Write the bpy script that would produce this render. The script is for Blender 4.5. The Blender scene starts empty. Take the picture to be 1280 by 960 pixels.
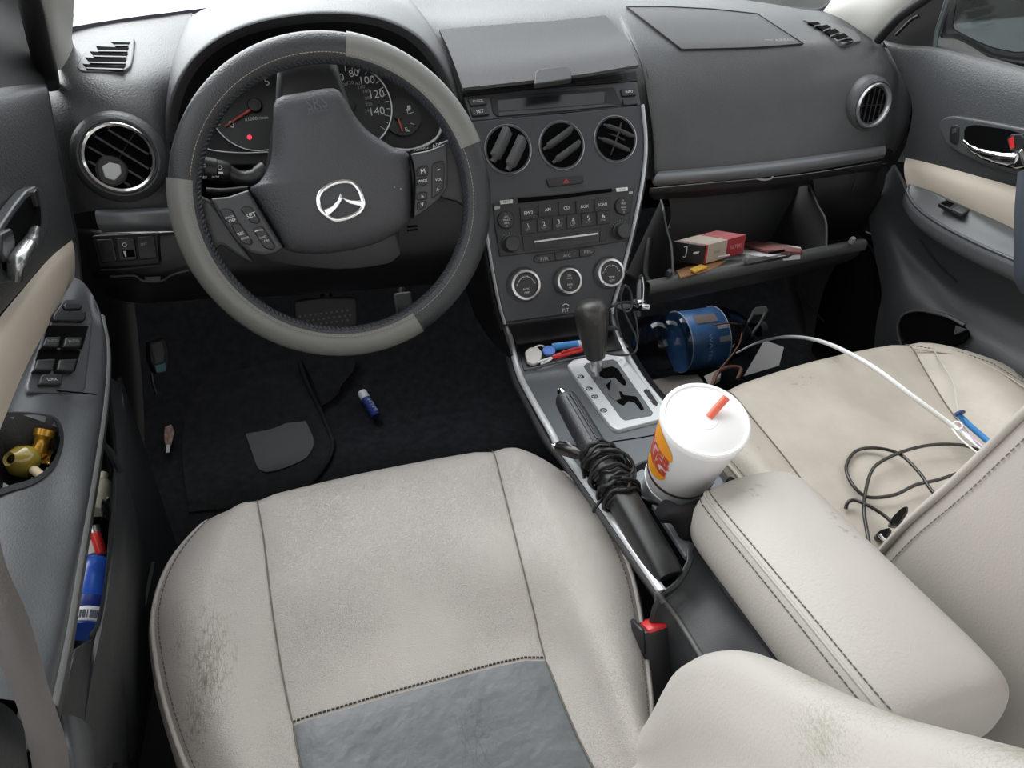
import bpy, bmesh, math, random
from mathutils import Vector, Matrix, noise
random.seed(7)
C = bpy.context.scene.collection
SC = bpy.context.scene
V = Vector
rad = math.radians

# ------------------------------------------------------------------ camera
CAM = V((-.394, -.919, .965)); PITCH = rad(29.39); YAW = rad(15.83); FPX = 900.0
FW = V((math.sin(YAW)*math.cos(PITCH), math.cos(YAW)*math.cos(PITCH), -math.sin(PITCH)))
RT = V((math.cos(YAW), -math.sin(YAW), 0)); UP = RT.cross(FW)
cd = bpy.data.cameras.new('camera'); cam = bpy.data.objects.new('camera', cd); C.objects.link(cam)
cam.location = CAM
cam.matrix_world = Matrix.Translation(CAM) @ Matrix((RT, UP, -FW)).transposed().to_4x4()
cd.sensor_width = 36; cd.lens = 36*FPX/1280; cd.clip_start = .02; cd.clip_end = 200
SC.camera = cam

# ------------------------------------------------------------------ world, light, exposure
SC.view_settings.view_transform = 'Standard'; SC.view_settings.look = 'None'
SC.view_settings.gamma = 1; SC.view_settings.use_curve_mapping = False
SC.view_settings.exposure = 0.68
w = bpy.data.worlds.new('overcast_sky'); SC.world = w; w.use_nodes = True
nt = w.node_tree; bg = nt.nodes['Background']
tc = nt.nodes.new('ShaderNodeTexCoord'); sp = nt.nodes.new('ShaderNodeSeparateXYZ')
mr = nt.nodes.new('ShaderNodeMapRange'); cr = nt.nodes.new('ShaderNodeValToRGB')
nt.links.new(tc.outputs['Generated'], sp.inputs[0]); nt.links.new(sp.outputs['Z'], mr.inputs[0])
mr.inputs[1].default_value = -.15; mr.inputs[2].default_value = .6
nt.links.new(mr.outputs[0], cr.inputs[0])
cr.color_ramp.elements[0].color = (1.0, 1.02, 1.05, 1); cr.color_ramp.elements[1].color = (.97, .985, 1.0, 1)
# sun glow added to the sky ahead, so the dash top reflects it
dp = nt.nodes.new('ShaderNodeVectorMath'); dp.operation = 'DOT_PRODUCT'; dp.inputs[1].default_value = V((-.28, .88, .38)).normalized()
nt.links.new(tc.outputs['Generated'], dp.inputs[0])
pw = nt.nodes.new('ShaderNodeMapRange'); pw.interpolation_type = 'SMOOTHSTEP'; pw.inputs[1].default_value = .45; pw.inputs[2].default_value = 1; pw.inputs[3].default_value = 1.0; pw.inputs[4].default_value = 3.2
nt.links.new(dp.outputs['Value'], pw.inputs[0]); nt.links.new(pw.outputs[0], bg.inputs[1])
nt.links.new(cr.outputs[0], bg.inputs[0])
sun_d = bpy.data.lights.new('sun', 'SUN'); sun_d.energy = 1.7; sun_d.angle = rad(50); sun_d.color = (1, .985, .975)
sun = bpy.data.objects.new('sun', sun_d); C.objects.link(sun)
sun.rotation_euler = V((.22, -.58, -.78)).to_track_quat('-Z', 'Y').to_euler()

# ------------------------------------------------------------------ helpers
def at(px, py, x=None, y=None, z=None, pl=None):
    d = FW + RT*((px-640)/FPX) - UP*((py-480)/FPX)
    if x is not None: t = (x-CAM.x)/d.x
    elif y is not None: t = (y-CAM.y)/d.y
    elif z is not None: t = (z-CAM.z)/d.z
    else: t = (pl[0]-CAM).dot(pl[1])/d.dot(pl[1])
    return CAM + d*t
def plane3(a, b, c):
    n = (b-a).cross(c-a).normalized()
    if n.dot(CAM-a) < 0: n = -n
    return (a, n)
def lin(c): return tuple((v/255/12.92 if v/255 <= .04045 else ((v/255+.055)/1.055)**2.4) for v in c)

def mat(name, col, rough=.5, metal=0, spec=.5, bump=None, var=None, emit=0, alpha=1, coat=0, trans=0, extra=None):
    m = bpy.data.materials.new(name); m.use_nodes = True
    t = m.node_tree; b = t.nodes['Principled BSDF']
    c = lin(col)+(1,)
    b.inputs['Base Color'].default_value = c
    b.inputs['Roughness'].default_value = rough; b.inputs['Metallic'].default_value = metal
    b.inputs['Specular IOR Level'].default_value = spec
    if coat: b.inputs['Coat Weight'].default_value = coat
    if trans: b.inputs['Transmission Weight'].default_value = trans
    if emit: b.inputs['Emission Color'].default_value = c; b.inputs['Emission Strength'].default_value = emit
    if alpha < 1: b.inputs['Alpha'].default_value = alpha
    tcn = t.nodes.new('ShaderNodeTexCoord'); co = tcn.outputs['Object']
    if var:
        n = t.nodes.new('ShaderNodeTexNoise'); n.inputs['Scale'].default_value = var[0]; n.inputs['Detail'].default_value = 5
        t.links.new(co, n.inputs['Vector'])
        r = t.nodes.new('ShaderNodeValToRGB'); k = var[1]
        r.color_ramp.elements[0].position = .3; r.color_ramp.elements[1].position = .7
        r.color_ramp.elements[0].color = tuple(v*(1-k) for v in c[:3])+(1,); r.color_ramp.elements[1].color = tuple(min(1, v*(1+k)) for v in c[:3])+(1,)
        t.links.new(n.outputs[0], r.inputs[0]); t.links.new(r.outputs[0], b.inputs['Base Color'])
    if bump:
        kind, sc, st = bump
        bn = t.nodes.new('ShaderNodeBump'); bn.inputs['Strength'].default_value = st; bn.inputs['Distance'].default_value = .0022
        if kind == 'crackle':
            n = t.nodes.new('ShaderNodeTexVoronoi'); n.feature = 'DISTANCE_TO_EDGE'; n.inputs['Scale'].default_value = sc
            ns = t.nodes.new('ShaderNodeTexNoise'); ns.inputs['Scale'].default_value = sc*.35; ns.inputs['Detail'].default_value = 3
            mx = t.nodes.new('ShaderNodeMixRGB'); mx.inputs[0].default_value = .04
            t.links.new(co, ns.inputs['Vector']); t.links.new(co, mx.inputs[1]); t.links.new(ns.outputs['Color'], mx.inputs[2])
            t.links.new(mx.outputs[0], n.inputs['Vector'])
            rr = t.nodes.new('ShaderNodeValToRGB'); rr.color_ramp.elements[1].position = .16
            t.links.new(n.outputs['Distance'], rr.inputs[0]); h = rr.outputs[0]
            # fine dark crazing lines, stronger in some worn regions than in others
            lw = t.nodes.new('ShaderNodeTexNoise'); lw.inputs['Scale'].default_value = 9; t.links.new(co, lw.inputs['Vector'])
            lr = t.nodes.new('ShaderNodeMapRange'); lr.inputs[1].default_value = .42; lr.inputs[2].default_value = .68; lr.inputs[3].default_value = .08; lr.inputs[4].default_value = .5
            t.links.new(lw.outputs[0], lr.inputs[0])
            iv = t.nodes.new('ShaderNodeMath'); iv.operation = 'SUBTRACT'; iv.inputs[0].default_value = 1; t.links.new(h, iv.inputs[1])
            ml = t.nodes.new('ShaderNodeMath'); ml.operation = 'MULTIPLY'; t.links.new(iv.outputs[0], ml.inputs[0]); t.links.new(lr.outputs[0], ml.inputs[1])
            cm = t.nodes.new('ShaderNodeMixRGB'); cm.inputs[2].default_value = tuple(q*.35 for q in c[:3])+(1,); cm.inputs[1].default_value = c
            if b.inputs['Base Color'].links: t.links.new(b.inputs['Base Color'].links[0].from_socket, cm.inputs[1])
            t.links.new(ml.outputs[0], cm.inputs[0]); t.links.new(cm.outputs[0], b.inputs['Base Color'])
        elif kind == 'voro':
            n = t.nodes.new('ShaderNodeTexVoronoi'); n.inputs['Scale'].default_value = sc; t.links.new(co, n.inputs['Vector']); h = n.outputs['Distance']
        else:
            n = t.nodes.new('ShaderNodeTexNoise'); n.inputs['Scale'].default_value = sc; n.inputs['Detail'].default_value = 4
            t.links.new(co, n.inputs['Vector']); h = n.outputs[0]
        t.links.new(h, bn.inputs['Height']); t.links.new(bn.outputs[0], b.inputs['Normal'])
    if extra: extra(t, b, co)
    return m

def wear(spots, col, cracks=True):
    """worn, scratched-through patches: noise streaks inside soft spheres (centre, radius, amount, stretch)"""
    def f(t, b, co):
        src = b.inputs['Base Color']
        prev = src.links[0].from_socket if src.links else None
        base = tuple(src.default_value)
        tot = None
        for (c, r, a, st) in spots:
            mp = t.nodes.new('ShaderNodeVectorMath'); mp.operation = 'SUBTRACT'; mp.inputs[1].default_value = c; t.links.new(co, mp.inputs[0])
            sc = t.nodes.new('ShaderNodeVectorMath'); sc.operation = 'DIVIDE'; sc.inputs[1].default_value = r; t.links.new(mp.outputs[0], sc.inputs[0])
            ln = t.nodes.new('ShaderNodeVectorMath'); ln.operation = 'LENGTH'; t.links.new(sc.outputs[0], ln.inputs[0])
            m1 = t.nodes.new('ShaderNodeMapRange'); m1.inputs[1].default_value = 1; m1.inputs[2].default_value = .2; m1.inputs[3].default_value = 0; m1.inputs[4].default_value = a
            t.links.new(ln.outputs['Value'], m1.inputs[0])
            vm = t.nodes.new('ShaderNodeVectorMath'); vm.operation = 'MULTIPLY'; vm.inputs[1].default_value = st; t.links.new(co, vm.inputs[0])
            n = t.nodes.new('ShaderNodeTexNoise'); n.inputs['Scale'].default_value = 1; n.inputs['Detail'].default_value = 6; n.inputs['Roughness'].default_value = .7
            t.links.new(vm.outputs[0], n.inputs['Vector'])
            ad = t.nodes.new('ShaderNodeMath'); ad.operation = 'ADD'; t.links.new(n.outputs[0], ad.inputs[0]); t.links.new(m1.outputs[0], ad.inputs[1])
            m2 = t.nodes.new('ShaderNodeMapRange'); m2.inputs[1].default_value = .93; m2.inputs[2].default_value = 1.1; t.links.new(ad.outputs[0], m2.inputs[0])
            # hairline cracks spreading round the patch
            dn = t.nodes.new('ShaderNodeTexNoise'); dn.inputs['Scale'].default_value = .6; dn.inputs['Detail'].default_value = 3; t.links.new(vm.outputs[0], dn.inputs['Vector'])
            dm = t.nodes.new('ShaderNodeMixRGB'); dm.blend_type = 'ADD'; dm.inputs[0].default_value = 1.2; t.links.new(vm.outputs[0], dm.inputs[1]); t.links.new(dn.outputs['Color'], dm.inputs[2])
            vo = t.nodes.new('ShaderNodeTexVoronoi'); vo.feature = 'DISTANCE_TO_EDGE'; vo.inputs['Scale'].default_value = 1.1; t.links.new(dm.outputs[0], vo.inputs['Vector'])
            l1 = t.nodes.new('ShaderNodeMapRange'); l1.inputs[1].default_value = .10; l1.inputs[2].default_value = .0; t.links.new(vo.outputs['Distance'], l1.inputs[0])
            l2 = t.nodes.new('ShaderNodeMapRange'); l2.inputs[1].default_value = .62; l2.inputs[2].default_value = .95; l2.inputs[4].default_value = .8 if cracks else 0; t.links.new(ad.outputs[0], l2.inputs[0])
            l3 = t.nodes.new('ShaderNodeMath'); l3.operation = 'MULTIPLY'; t.links.new(l1.outputs[0], l3.inputs[0]); t.links.new(l2.outputs[0], l3.inputs[1])
            l4 = t.nodes.new('ShaderNodeMath'); l4.operation = 'MAXIMUM'; t.links.new(l3.outputs[0], l4.inputs[0]); t.links.new(m2.outputs[0], l4.inputs[1]); m2 = l4
            if tot is None: tot = m2.outputs[0]
            else:
                mxx = t.nodes.new('ShaderNodeMath'); mxx.operation = 'MAXIMUM'; t.links.new(tot, mxx.inputs[0]); t.links.new(m2.outputs[0], mxx.inputs[1]); tot = mxx.outputs[0]
        mix = t.nodes.new('ShaderNodeMixRGB'); mix.inputs[1].default_value = base; mix.inputs[2].default_value = lin(col)+(1,)
        if prev: t.links.new(prev, mix.inputs[1])
        t.links.new(tot, mix.inputs[0]); t.links.new(mix.outputs[0], src)
    return f

def link(name, me, m, parent=None, smooth=True, ang=40):
    if m is not None and not me.materials: me.materials.append(m)
    if smooth:
        me.shade_smooth()
        try: me.set_sharp_from_angle(angle=rad(ang))
        except Exception: pass
    o = bpy.data.objects.new(name, me); C.objects.link(o)
    if parent is not None:
        o.parent = parent
        if parent.type == 'EMPTY': o.matrix_parent_inverse = Matrix.Translation(-V(parent.location))
    return o
def mesh(name, vs, fs, m, parent=None, smooth=True, ang=40, fix=True, merge=0):
    me = bpy.data.meshes.new(name); me.from_pydata([tuple(v) for v in vs], [], fs)
    bm = bmesh.new(); bm.from_mesh(me)
    if merge: bmesh.ops.remove_doubles(bm, verts=bm.verts, dist=merge)
    if fix: bmesh.ops.recalc_face_normals(bm, faces=bm.faces)
    bm.to_mesh(me); bm.free()
    return link(name, me, m, parent, smooth, ang)
def thing(name, label, cat, loc, group=None):
    o = bpy.data.objects.new(name, None); C.objects.link(o); o.location = loc; o.empty_display_size = .02
    o['label'] = label; o['category'] = cat
    if group: o['group'] = group
    return o
def tag(o, label, cat, group=None):
    o['label'] = label; o['category'] = cat
    if group: o['group'] = group
    return o
def struct(o): o['kind'] = 'structure'; return o

def cr1(p0, p1, p2, p3, t):
    return .5*((2*p1)+(p2-p0)*t+(2*p0-5*p1+4*p2-p3)*t*t+(3*p1-p0-3*p2+p3)*t*t*t)
def spline(pts, k=6, closed=False):
    n = len(pts); out = []
    pts = [V(p) for p in pts]
    for i in range(n if closed else n-1):
        if closed: a, b, c, d = pts[(i-1) % n], pts[i], pts[(i+1) % n], pts[(i+2) % n]
        else:
            b, c = pts[i], pts[i+1]
            a = pts[i-1] if i > 0 else b*2-c
            d = pts[i+2] if i+2 < n else c*2-b
        for j in range(k): out.append(cr1(a, b, c, d, j/k))
    if not closed: out.append(pts[-1])
    return out
def grid(rows, ku=4, kv=4):
    """smooth a control net of points: rows x columns"""
    rr = [spline(r, kv) for r in rows]
    cols = [spline([rr[i][j] for i in range(len(rr))], ku) for j in range(len(rr[0]))]
    return [[cols[j][i] for j in range(len(cols))] for i in range(len(cols[0]))]
def gmesh(G, off=0):
    vs = [p for r in G for p in r]; n = len(G[0]); fs = []
    for i in range(len(G)-1):
        for j in range(n-1): fs.append((off+i*n+j, off+i*n+j+1, off+(i+1)*n+j+1, off+(i+1)*n+j))
    return vs, fs
def surf(name, rows, m, parent=None, ku=4, kv=4, thick=0, ang=60, inward=None):
    G = grid(rows, ku, kv)
    return gsurf(name, G, m, parent, thick, ang, inward)
def gsurf(name, G, m, parent=None, thick=0, ang=60, inward=None):
    vs, fs = gmesh(G)
    if thick:
        # give the sheet a real thickness, away from `inward` side
        nr, nc = len(G), len(G[0]); N = []
        for i in range(nr):
            for j in range(nc):
                a = G[min(i+1, nr-1)][j]-G[max(i-1, 0)][j]; b = G[i][min(j+1, nc-1)]-G[i][max(j-1, 0)]
                n = a.cross(b)
                n = n.normalized() if n.length > 1e-9 else V((0, 0, 1))
                N.append(n)
        s = 1
        ref = inward if inward is not None else CAM
        mid = (nr//2)*nc+nc//2
        if N[mid].dot(ref-vs[mid]) > 0: s = -1
        o = len(vs); vs2 = [v+n*s*thick for v, n in zip(vs, N)]
        fs2 = [tuple(reversed([q+o for q in f])) for f in fs]
        ed = []
        loop = [j for j in range(nc)]+[i*nc+nc-1 for i in range(1, nr)]+[(nr-1)*nc+j for j in range(nc-2, -1, -1)]+[i*nc for i in range(nr-2, 0, -1)]
        for a, b in zip(loop, loop[1:]+loop[:1]): ed.append((a, b, b+o, a+o))
        vs = vs+vs2; fs = fs+fs2+ed
    return mesh(name, vs, fs, m, parent, True, ang)
from mathutils.bvhtree import BVHTree
def bvh(o):
    me = o.data; return BVHTree.FromPolygons([v.co.copy() for v in me.vertices], [tuple(p.vertices) for p in me.polygons])
def hit(tree, px, py, lift=0):
    d = (FW + RT*((px-640)/FPX) - UP*((py-480)/FPX)).normalized()
    loc, n, i, t = tree.ray_cast(CAM, d)
    if loc is None: return None
    if n.dot(d) > 0: n = -n
    return loc+n*lift
def onsurf(name, tree, px4, m, parent, nu=10, nv=14, lift=.002, curve=None):
    """a panel lying on a curved surface: px4 = top-left, top-right, bottom-right, bottom-left edges as point lists"""
    top, bot = px4
    G = []
    for i in range(nu+1):
        r = []
        for j in range(nv+1):
            def pick(L):
                f = j/nv*(len(L)-1); k = min(int(f), len(L)-2); f -= k
                return (L[k][0]*(1-f)+L[k+1][0]*f, L[k][1]*(1-f)+L[k+1][1]*f)
            a, b = pick(top), pick(bot); t = i/nu
            r.append(hit(tree, a[0]*(1-t)+b[0]*t, a[1]*(1-t)+b[1]*t, lift))
        G.append(r)
    return gsurf(name, G, m, parent, .003), G
def basis(n, up=V((0, 0, 1))):
    n = n.normalized(); u = up.cross(n)
    if u.length < 1e-4: u = V((1, 0, 0))
    u.normalize(); return u, n.cross(u), n
def rpoly(P2, r, k=5):
    if not r: return P2
    out = []; n = len(P2)
    for i in range(n):
        a, b, c = V(P2[i-1]), V(P2[i]), V(P2[(i+1) % n])
        d1 = (a-b); d2 = (c-b); l1, l2 = d1.length, d2.length
        if l1 < 1e-6 or l2 < 1e-6: continue
        rr = min(r, l1*.45, l2*.45)
        p, q = b+d1*(rr/l1), b+d2*(rr/l2)
        for j in range(k+1):
            t = j/k; out.append((1-t)**2*p+2*t*(1-t)*b+t*t*q)
    return out
def inset2(P, d):
    n = len(P); out = []
    ar = sum(P[i].x*P[(i+1) % n].y-P[(i+1) % n].x*P[i].y for i in range(n))
    s = 1 if ar > 0 else -1
    for i in range(n):
        e1 = (P[i]-P[i-1]); e2 = (P[(i+1) % n]-P[i])
        if e1.length < 1e-9: e1 = e2
        if e2.length < 1e-9: e2 = e1
        e1 = e1.normalized(); e2 = e2.normalized()
        n1 = V((-e1.y, e1.x))*s; n2 = V((-e2.y, e2.x))*s
        b = (n1+n2)
        if b.length < 1e-6: b = n1
        b.normalize(); c = max(.35, b.dot(n1))
        out.append(P[i]+b*(d/c))
    return out
def plate3(name, pts3, n, t, m, parent=None, r=0, bev=.0006, out=0, dome=0, ang=11):
    o = pts3[0]; u, v, n = basis(n)
    P = [V(((p-o).dot(u), (p-o).dot(v))) for p in pts3]
    raw = P; P = rpoly(raw, r); k = len(P)
    def ins(d):
        Q = rpoly(inset2(raw, d), max(r-d*.5, r*.4))
        return Q if len(Q) == k else inset2(P, d)
    rings = [(P, out-t), (P, out-bev)]
    if bev: rings.append((ins(bev*.5), out-bev*.3)); rings.append((ins(bev*1.4), out))
    else: rings[1] = (P, out)
    vs = []; fs = []
    for (Q, h) in rings: vs += [o+u*q.x+v*q.y+n*h for q in Q]
    for i in range(len(rings)-1):
        for j in range(k): fs.append((i*k+j, i*k+(j+1) % k, (i+1)*k+(j+1) % k, (i+1)*k+j))
    if dome:
        Q = rings[-1][0]; c = sum(Q, V((0, 0)))/k
        for (s, h) in ((.75, .5), (.4, .88)):
            b0 = len(vs); vs += [o+u*(c.x+(q.x-c.x)*s)+v*(c.y+(q.y-c.y)*s)+n*(out+dome*h) for q in Q]
            for j in range(k): fs.append((b0-k+j, b0-k+(j+1) % k, b0+(j+1) % k, b0+j))
        vs.append(o+u*c.x+v*c.y+n*(out+dome)); top = len(vs)-1
        for j in range(k): fs.append((top-k+j, top-k+(j+1) % k, top))
    else: fs.append(tuple(range((len(rings)-1)*k, len(rings)*k)))
    fs.append(tuple(range(k-1, -1, -1)))
    return mesh(name, vs, fs, m, parent, True, ang)
def plate(name, px, pl, t, m, parent=None, r=0, bev=.0006, out=0, dome=0):
    return plate3(name, [at(a, b, pl=pl) for a, b in px], pl[1], t, m, parent, r, bev, out, dome)
def lathe(name, prof, o, axis, m, parent=None, seg=32, up=V((0, 0, 1)), closed=False, squash=None, ang=40):
    u, v, n = basis(axis, up); vs = []; fs = []
    for (r, h) in prof:
        for j in range(seg):
            a = 2*math.pi*j/seg; vs.append(o+u*(r*math.cos(a)*(squash or 1))+v*(r*math.sin(a))+n*h)
    k = len(prof)
    for i in range(k if closed else k-1):
        i2 = (i+1) % k
        for j in range(seg): fs.append((i*seg+j, i*seg+(j+1) % seg, i2*seg+(j+1) % seg, i2*seg+j))
    if not closed:
        if prof[0][0] > 1e-6: fs.append(tuple(range(seg-1, -1, -1)))
        if prof[-1][0] > 1e-6: fs.append(tuple(range((k-1)*seg, k*seg)))
    return mesh(name, vs, fs, m, parent, True, ang, merge=1e-6)
def tubedata(pts, r, closed=False, seg=8, flat=1, flatdir=None, off=0):
    n = len(pts); vs = []; fs = []
    prev = None
    for i, p in enumerate(pts):
        if closed: t = pts[(i+1) % n]-pts[i-1]
        else: t = pts[min(i+1, n-1)]-pts[max(i-1, 0)]
        t = t.normalized() if t.length > 1e-9 else V((0, 0, 1))
        if flatdir is not None: b = flatdir - t*flatdir.dot(t)
        elif prev is None: b = t.orthogonal()
        else: b = prev-t*prev.dot(t)
        if b.length < 1e-6: b = t.orthogonal()
        b.normalize(); prev = b; c = t.cross(b)
        rr = r[min(len(r)-1, int(i*len(r)/n))] if isinstance(r, list) else r
        for j in range(seg):
            a = 2*math.pi*j/seg; vs.append(p+b*(rr*flat*math.cos(a))+c*(rr*math.sin(a)))
    for i in range(n if closed else n-1):
        i2 = (i+1) % n
        for j in range(seg): fs.append((off+i*seg+j, off+i*seg+(j+1) % seg, off+i2*seg+(j+1) % seg, off+i2*seg+j))
    if not closed: fs.append(tuple(off+q for q in range(seg-1, -1, -1))); fs.append(tuple(off+(n-1)*seg+q for q in range(seg)))
    return vs, fs
def tube(name, pts, r, m, parent=None, closed=False, k=6, seg=8, flat=1, flatdir=None):
    P = spline(pts, k, closed) if k > 1 else [V(p) for p in pts]
    vs, fs = tubedata(P, r, closed, seg, flat, flatdir)
    return mesh(name, vs, fs, m, parent, True, 60)
def multi(name, parts, m, parent=None, ang=40):
    vs = []; fs = []
    for (a, b) in parts:
        o = len(vs); vs += list(a); fs += [tuple(q+o for q in f) for f in b]
    return mesh(name, vs, fs, m, parent, True, ang)
def stitches(name, pts, m, parent=None, step=.006, ln=.0038, r=.0006, lift=.0006, off=V((0, 0, 0))):
    P = [V(p)+off for p in pts]; L = [0]
    for a, b in zip(P, P[1:]): L.append(L[-1]+(b-a).length)
    def pos(s):
        for i in range(len(L)-1):
            if s <= L[i+1]:
                d = L[i+1]-L[i]; return P[i].lerp(P[i+1], (s-L[i])/d if d > 0 else 0)
        return P[-1]
    parts = []; s = 0
    while s+ln < L[-1]:
        parts.append(tubedata([pos(s), pos(s+ln*.5), pos(s+ln)], r, False, 5)); s += step
    return multi(name, parts, m, parent)
def boxd(o, ax, ay, az, bev=0):
    vs = []
    for sx in (-1, 1):
        for sy in (-1, 1):
            for sz in (-1, 1): vs.append(o+ax*sx+ay*sy+az*sz)
    return vs, [(0, 1, 3, 2), (4, 6, 7, 5), (0, 4, 5, 1), (2, 3, 7, 6), (0, 2, 6, 4), (1, 5, 7, 3)]
def bbox(name, o, ax, ay, az, m, parent=None, bev=.002, seg=2):
    vs, fs = boxd(o, ax, ay, az)
    me = bpy.data.meshes.new(name); me.from_pydata([tuple(v) for v in vs], [], fs)
    bm = bmesh.new(); bm.from_mesh(me)
    if bev: bmesh.ops.bevel(bm, geom=list(bm.edges)+list(bm.verts), offset=bev, segments=seg, affect='EDGES', profile=.5)
    bmesh.ops.recalc_face_normals(bm, faces=bm.faces); bm.to_mesh(me); bm.free()
    return link(name, me, m, parent, True, 35)
def text(name, s, a, b, n, m, parent=None, lift=.0004, hmul=1, bold=0):
    """flat lettering between world points a and b (baseline centre line), facing n"""
    cu = bpy.data.curves.new(name, 'FONT'); cu.body = s; cu.align_x = 'CENTER'; cu.align_y = 'CENTER'; cu.extrude = 0; cu.offset = bold
    cu.resolution_u = 2
    tmp = bpy.data.objects.new('tmp_'+name, cu); C.objects.link(tmp)
    dg = bpy.context.evaluated_depsgraph_get(); dg.update()
    me = bpy.data.meshes.new_from_object(tmp.evaluated_get(dg)); bpy.data.objects.remove(tmp); bpy.data.curves.remove(cu)
    xs = [v.co.x for v in me.vertices]; ys = [v.co.y for v in me.vertices]
    if not xs: return None
    wd = max(xs)-min(xs); L = (b-a).length; k = min(L/wd, 1.25*L/max(1e-6, max(ys)-min(ys))/max(1, min(2, len(s)))*(1 if len(s) < 2 else 2)); cx = (max(xs)+min(xs))/2; cy = (max(ys)+min(ys))/2
    u = (b-a).normalized(); n = (n-u*n.dot(u)).normalized(); v = n.cross(u); o = (a+b)/2+n*lift
    for q in me.vertices: q.co = o+u*((q.co.x-cx)*k)+v*((q.co.y-cy)*k*hmul)
    me.name = name
    return link(name, me, m, parent, False)
def tpx(name, s, p, q, pl, m, parent=None, lift=.0008, hmul=1):
    return text(name, s, at(*p, pl=pl), at(*q, pl=pl), pl[1], m, parent, lift, hmul)
def off(pl, h): return (pl[0]+pl[1]*h, pl[1])
def arcpts(c, u, v, r, a0, a1, k=24): return [c+u*(r*math.cos(rad(a0+(a1-a0)*i/k)))+v*(r*math.sin(rad(a0+(a1-a0)*i/k))) for i in range(k+1)]

# ------------------------------------------------------------------ materials
PAD = mat('dash_grained_plastic', (70, 71, 73), .40, spec=.6, bump=('noise', 420, .4), var=(30, .06))
PADTOP = PAD
TRIMG = mat('silver_grey_trim', (108, 111, 115), .38, metal=.3)
BLK = mat('black_plastic', (30, 30, 32), .42, bump=('noise', 700, .12))
BLKM = mat('matte_black_plastic', (22, 22, 24), .6)
VOID = mat('recess_black', (8, 8, 9), .9, spec=.05)  # near-black that paints the shade inside slots, wells and recesses
FACE = mat('centre_face_charcoal', (62, 64, 68), .42, metal=.25, bump=('noise', 1500, .06))
AUD = mat('audio_black_plastic', (34, 34, 36), .38)
SILV = mat('satin_silver', (205, 206, 208), .28, metal=.9)
SILV2 = mat('silver_plate', (214, 216, 219), .34, metal=.25)
CHR = mat('chrome', (225, 226, 228), .12, metal=1)
LEA = mat('light_grey_leather', (190, 183, 175), .42, bump=('crackle', 330, .45), var=(12, .05))
LEAS = mat('smooth_grey_vinyl', (188, 181, 174), .45, bump=('noise', 500, .15), var=(9, .04))
BEI = mat('beige_door_fabric', (196, 184, 170), .65, bump=('noise', 600, .15))
DRK = mat('dark_grey_patch_vinyl', (92, 96, 99), .36, bump=('noise', 60, .5), var=(25, .14),
          extra=wear([((-.40, -.53, .335), (.13, .035, .05), .36, (60, 160, 60)), ((-.31, -.50, .34), (.03, .06, .05), .34, (160, 60, 60))], (55, 57, 60)))
CARP = mat('charcoal_carpet', (40, 41, 45), .95, spec=.1, bump=('noise', 900, .9), var=(60, .25))
MATM = mat('floor_mat_carpet', (44, 45, 47), .95, spec=.1, bump=('noise', 1100, .9), var=(60, .2))
HEEL = mat('heel_pad_rubber', (48, 50, 52), .6, bump=('noise', 500, .2))
DOORP = mat('door_grained_plastic', (68, 70, 72), .45, bump=('noise', 420, .5))
DOORA = mat('armrest_grey_plastic', (62, 65, 69), .36, bump=('noise', 900, .15), var=(40, .08))
DOORD = mat('door_dark_plastic', (40, 42, 44), .45, bump=('noise', 700, .2), var=(30, .1))
PERF = mat('perforated_black_leather', (50, 52, 55), .32, bump=('voro', 600, .25))
WRAP = mat('grey_vinyl_wrap', (118, 119, 114), .33, bump=('noise', 500, .05))
AIRB = mat('airbag_pad_plastic', (66, 67, 71), .42, bump=('noise', 450, .5))
WHT = mat('white_print', (215, 216, 218), .5)
GRYT = mat('grey_print', (150, 152, 155), .5)
RED = mat('red_plastic', (205, 45, 48), .35)
REDW = mat('warning_red', (235, 40, 60), .4, emit=1.6)
NEED = mat('needle_red', (205, 90, 75), .5)
PAPW = mat('white_paper_cup', (240, 240, 240), .55)
LIDM = mat('white_cup_lid', (248, 248, 248), .3)
ORNG = mat('orange_print', (240, 160, 40), .5)
REDP = mat('red_print', (200, 70, 45), .5)
BRN = mat('brown_print', (70, 45, 42), .5)
STRAW = mat('orange_red_straw', (232, 110, 85), .4)
CORD = mat('black_cord', (22, 22, 23), .45)
CORDW = mat('white_cord', (235, 235, 235), .4)
BLU = mat('blue_plastic', (50, 110, 205), .35)
BLUC = mat('light_blue_plastic', (70, 150, 225), .3)
GLS = mat('dial_window', (30, 31, 34), .25)
THR = mat('grey_thread', (150, 145, 138), .7)
THRD = mat('dark_thread', (92, 88, 84), .8)
PIL = mat('pillar_light_trim', (205, 203, 196), .6, bump=('noise', 500, .1))
CLOTH = mat('black_cloth', (32, 30, 32), .9, spec=.2, bump=('noise', 900, .5))
WEB = mat('grey_belt_webbing', (98, 94, 92), .7, bump=('noise', 1200, .4))
BRASS = mat('amber_brass', (190, 145, 60), .25, metal=.7)
PAPER = mat('pale_paper', (190, 190, 192), .7)
# ================================================================== SETTING
FZ = .12
struct(surf('floor', [[V((x, y, z)) for x in (-.78, -.5, -.2, .0, .2, .5, .78)] for y, z in ((-1.25, .12), (-.6, .12), (-.1, .12), (.30, .12), (.46, .15), (.62, .30), (.72, .46))], CARP, None, 3, 3, thick=.02, inward=V((0, 0, 1))))
struct(mesh('wall_front', *boxd(V((0, .76, .58)), V((.78, 0, 0)), V((0, .03, 0)), V((0, 0, .22))), VOID))
struct(mesh('ceiling', *boxd(V((0, -.92, 1.30)), V((.62, 0, 0)), V((0, .75, 0)), V((0, 0, .012))), mat('headliner', (176, 173, 166), .9)))
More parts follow.
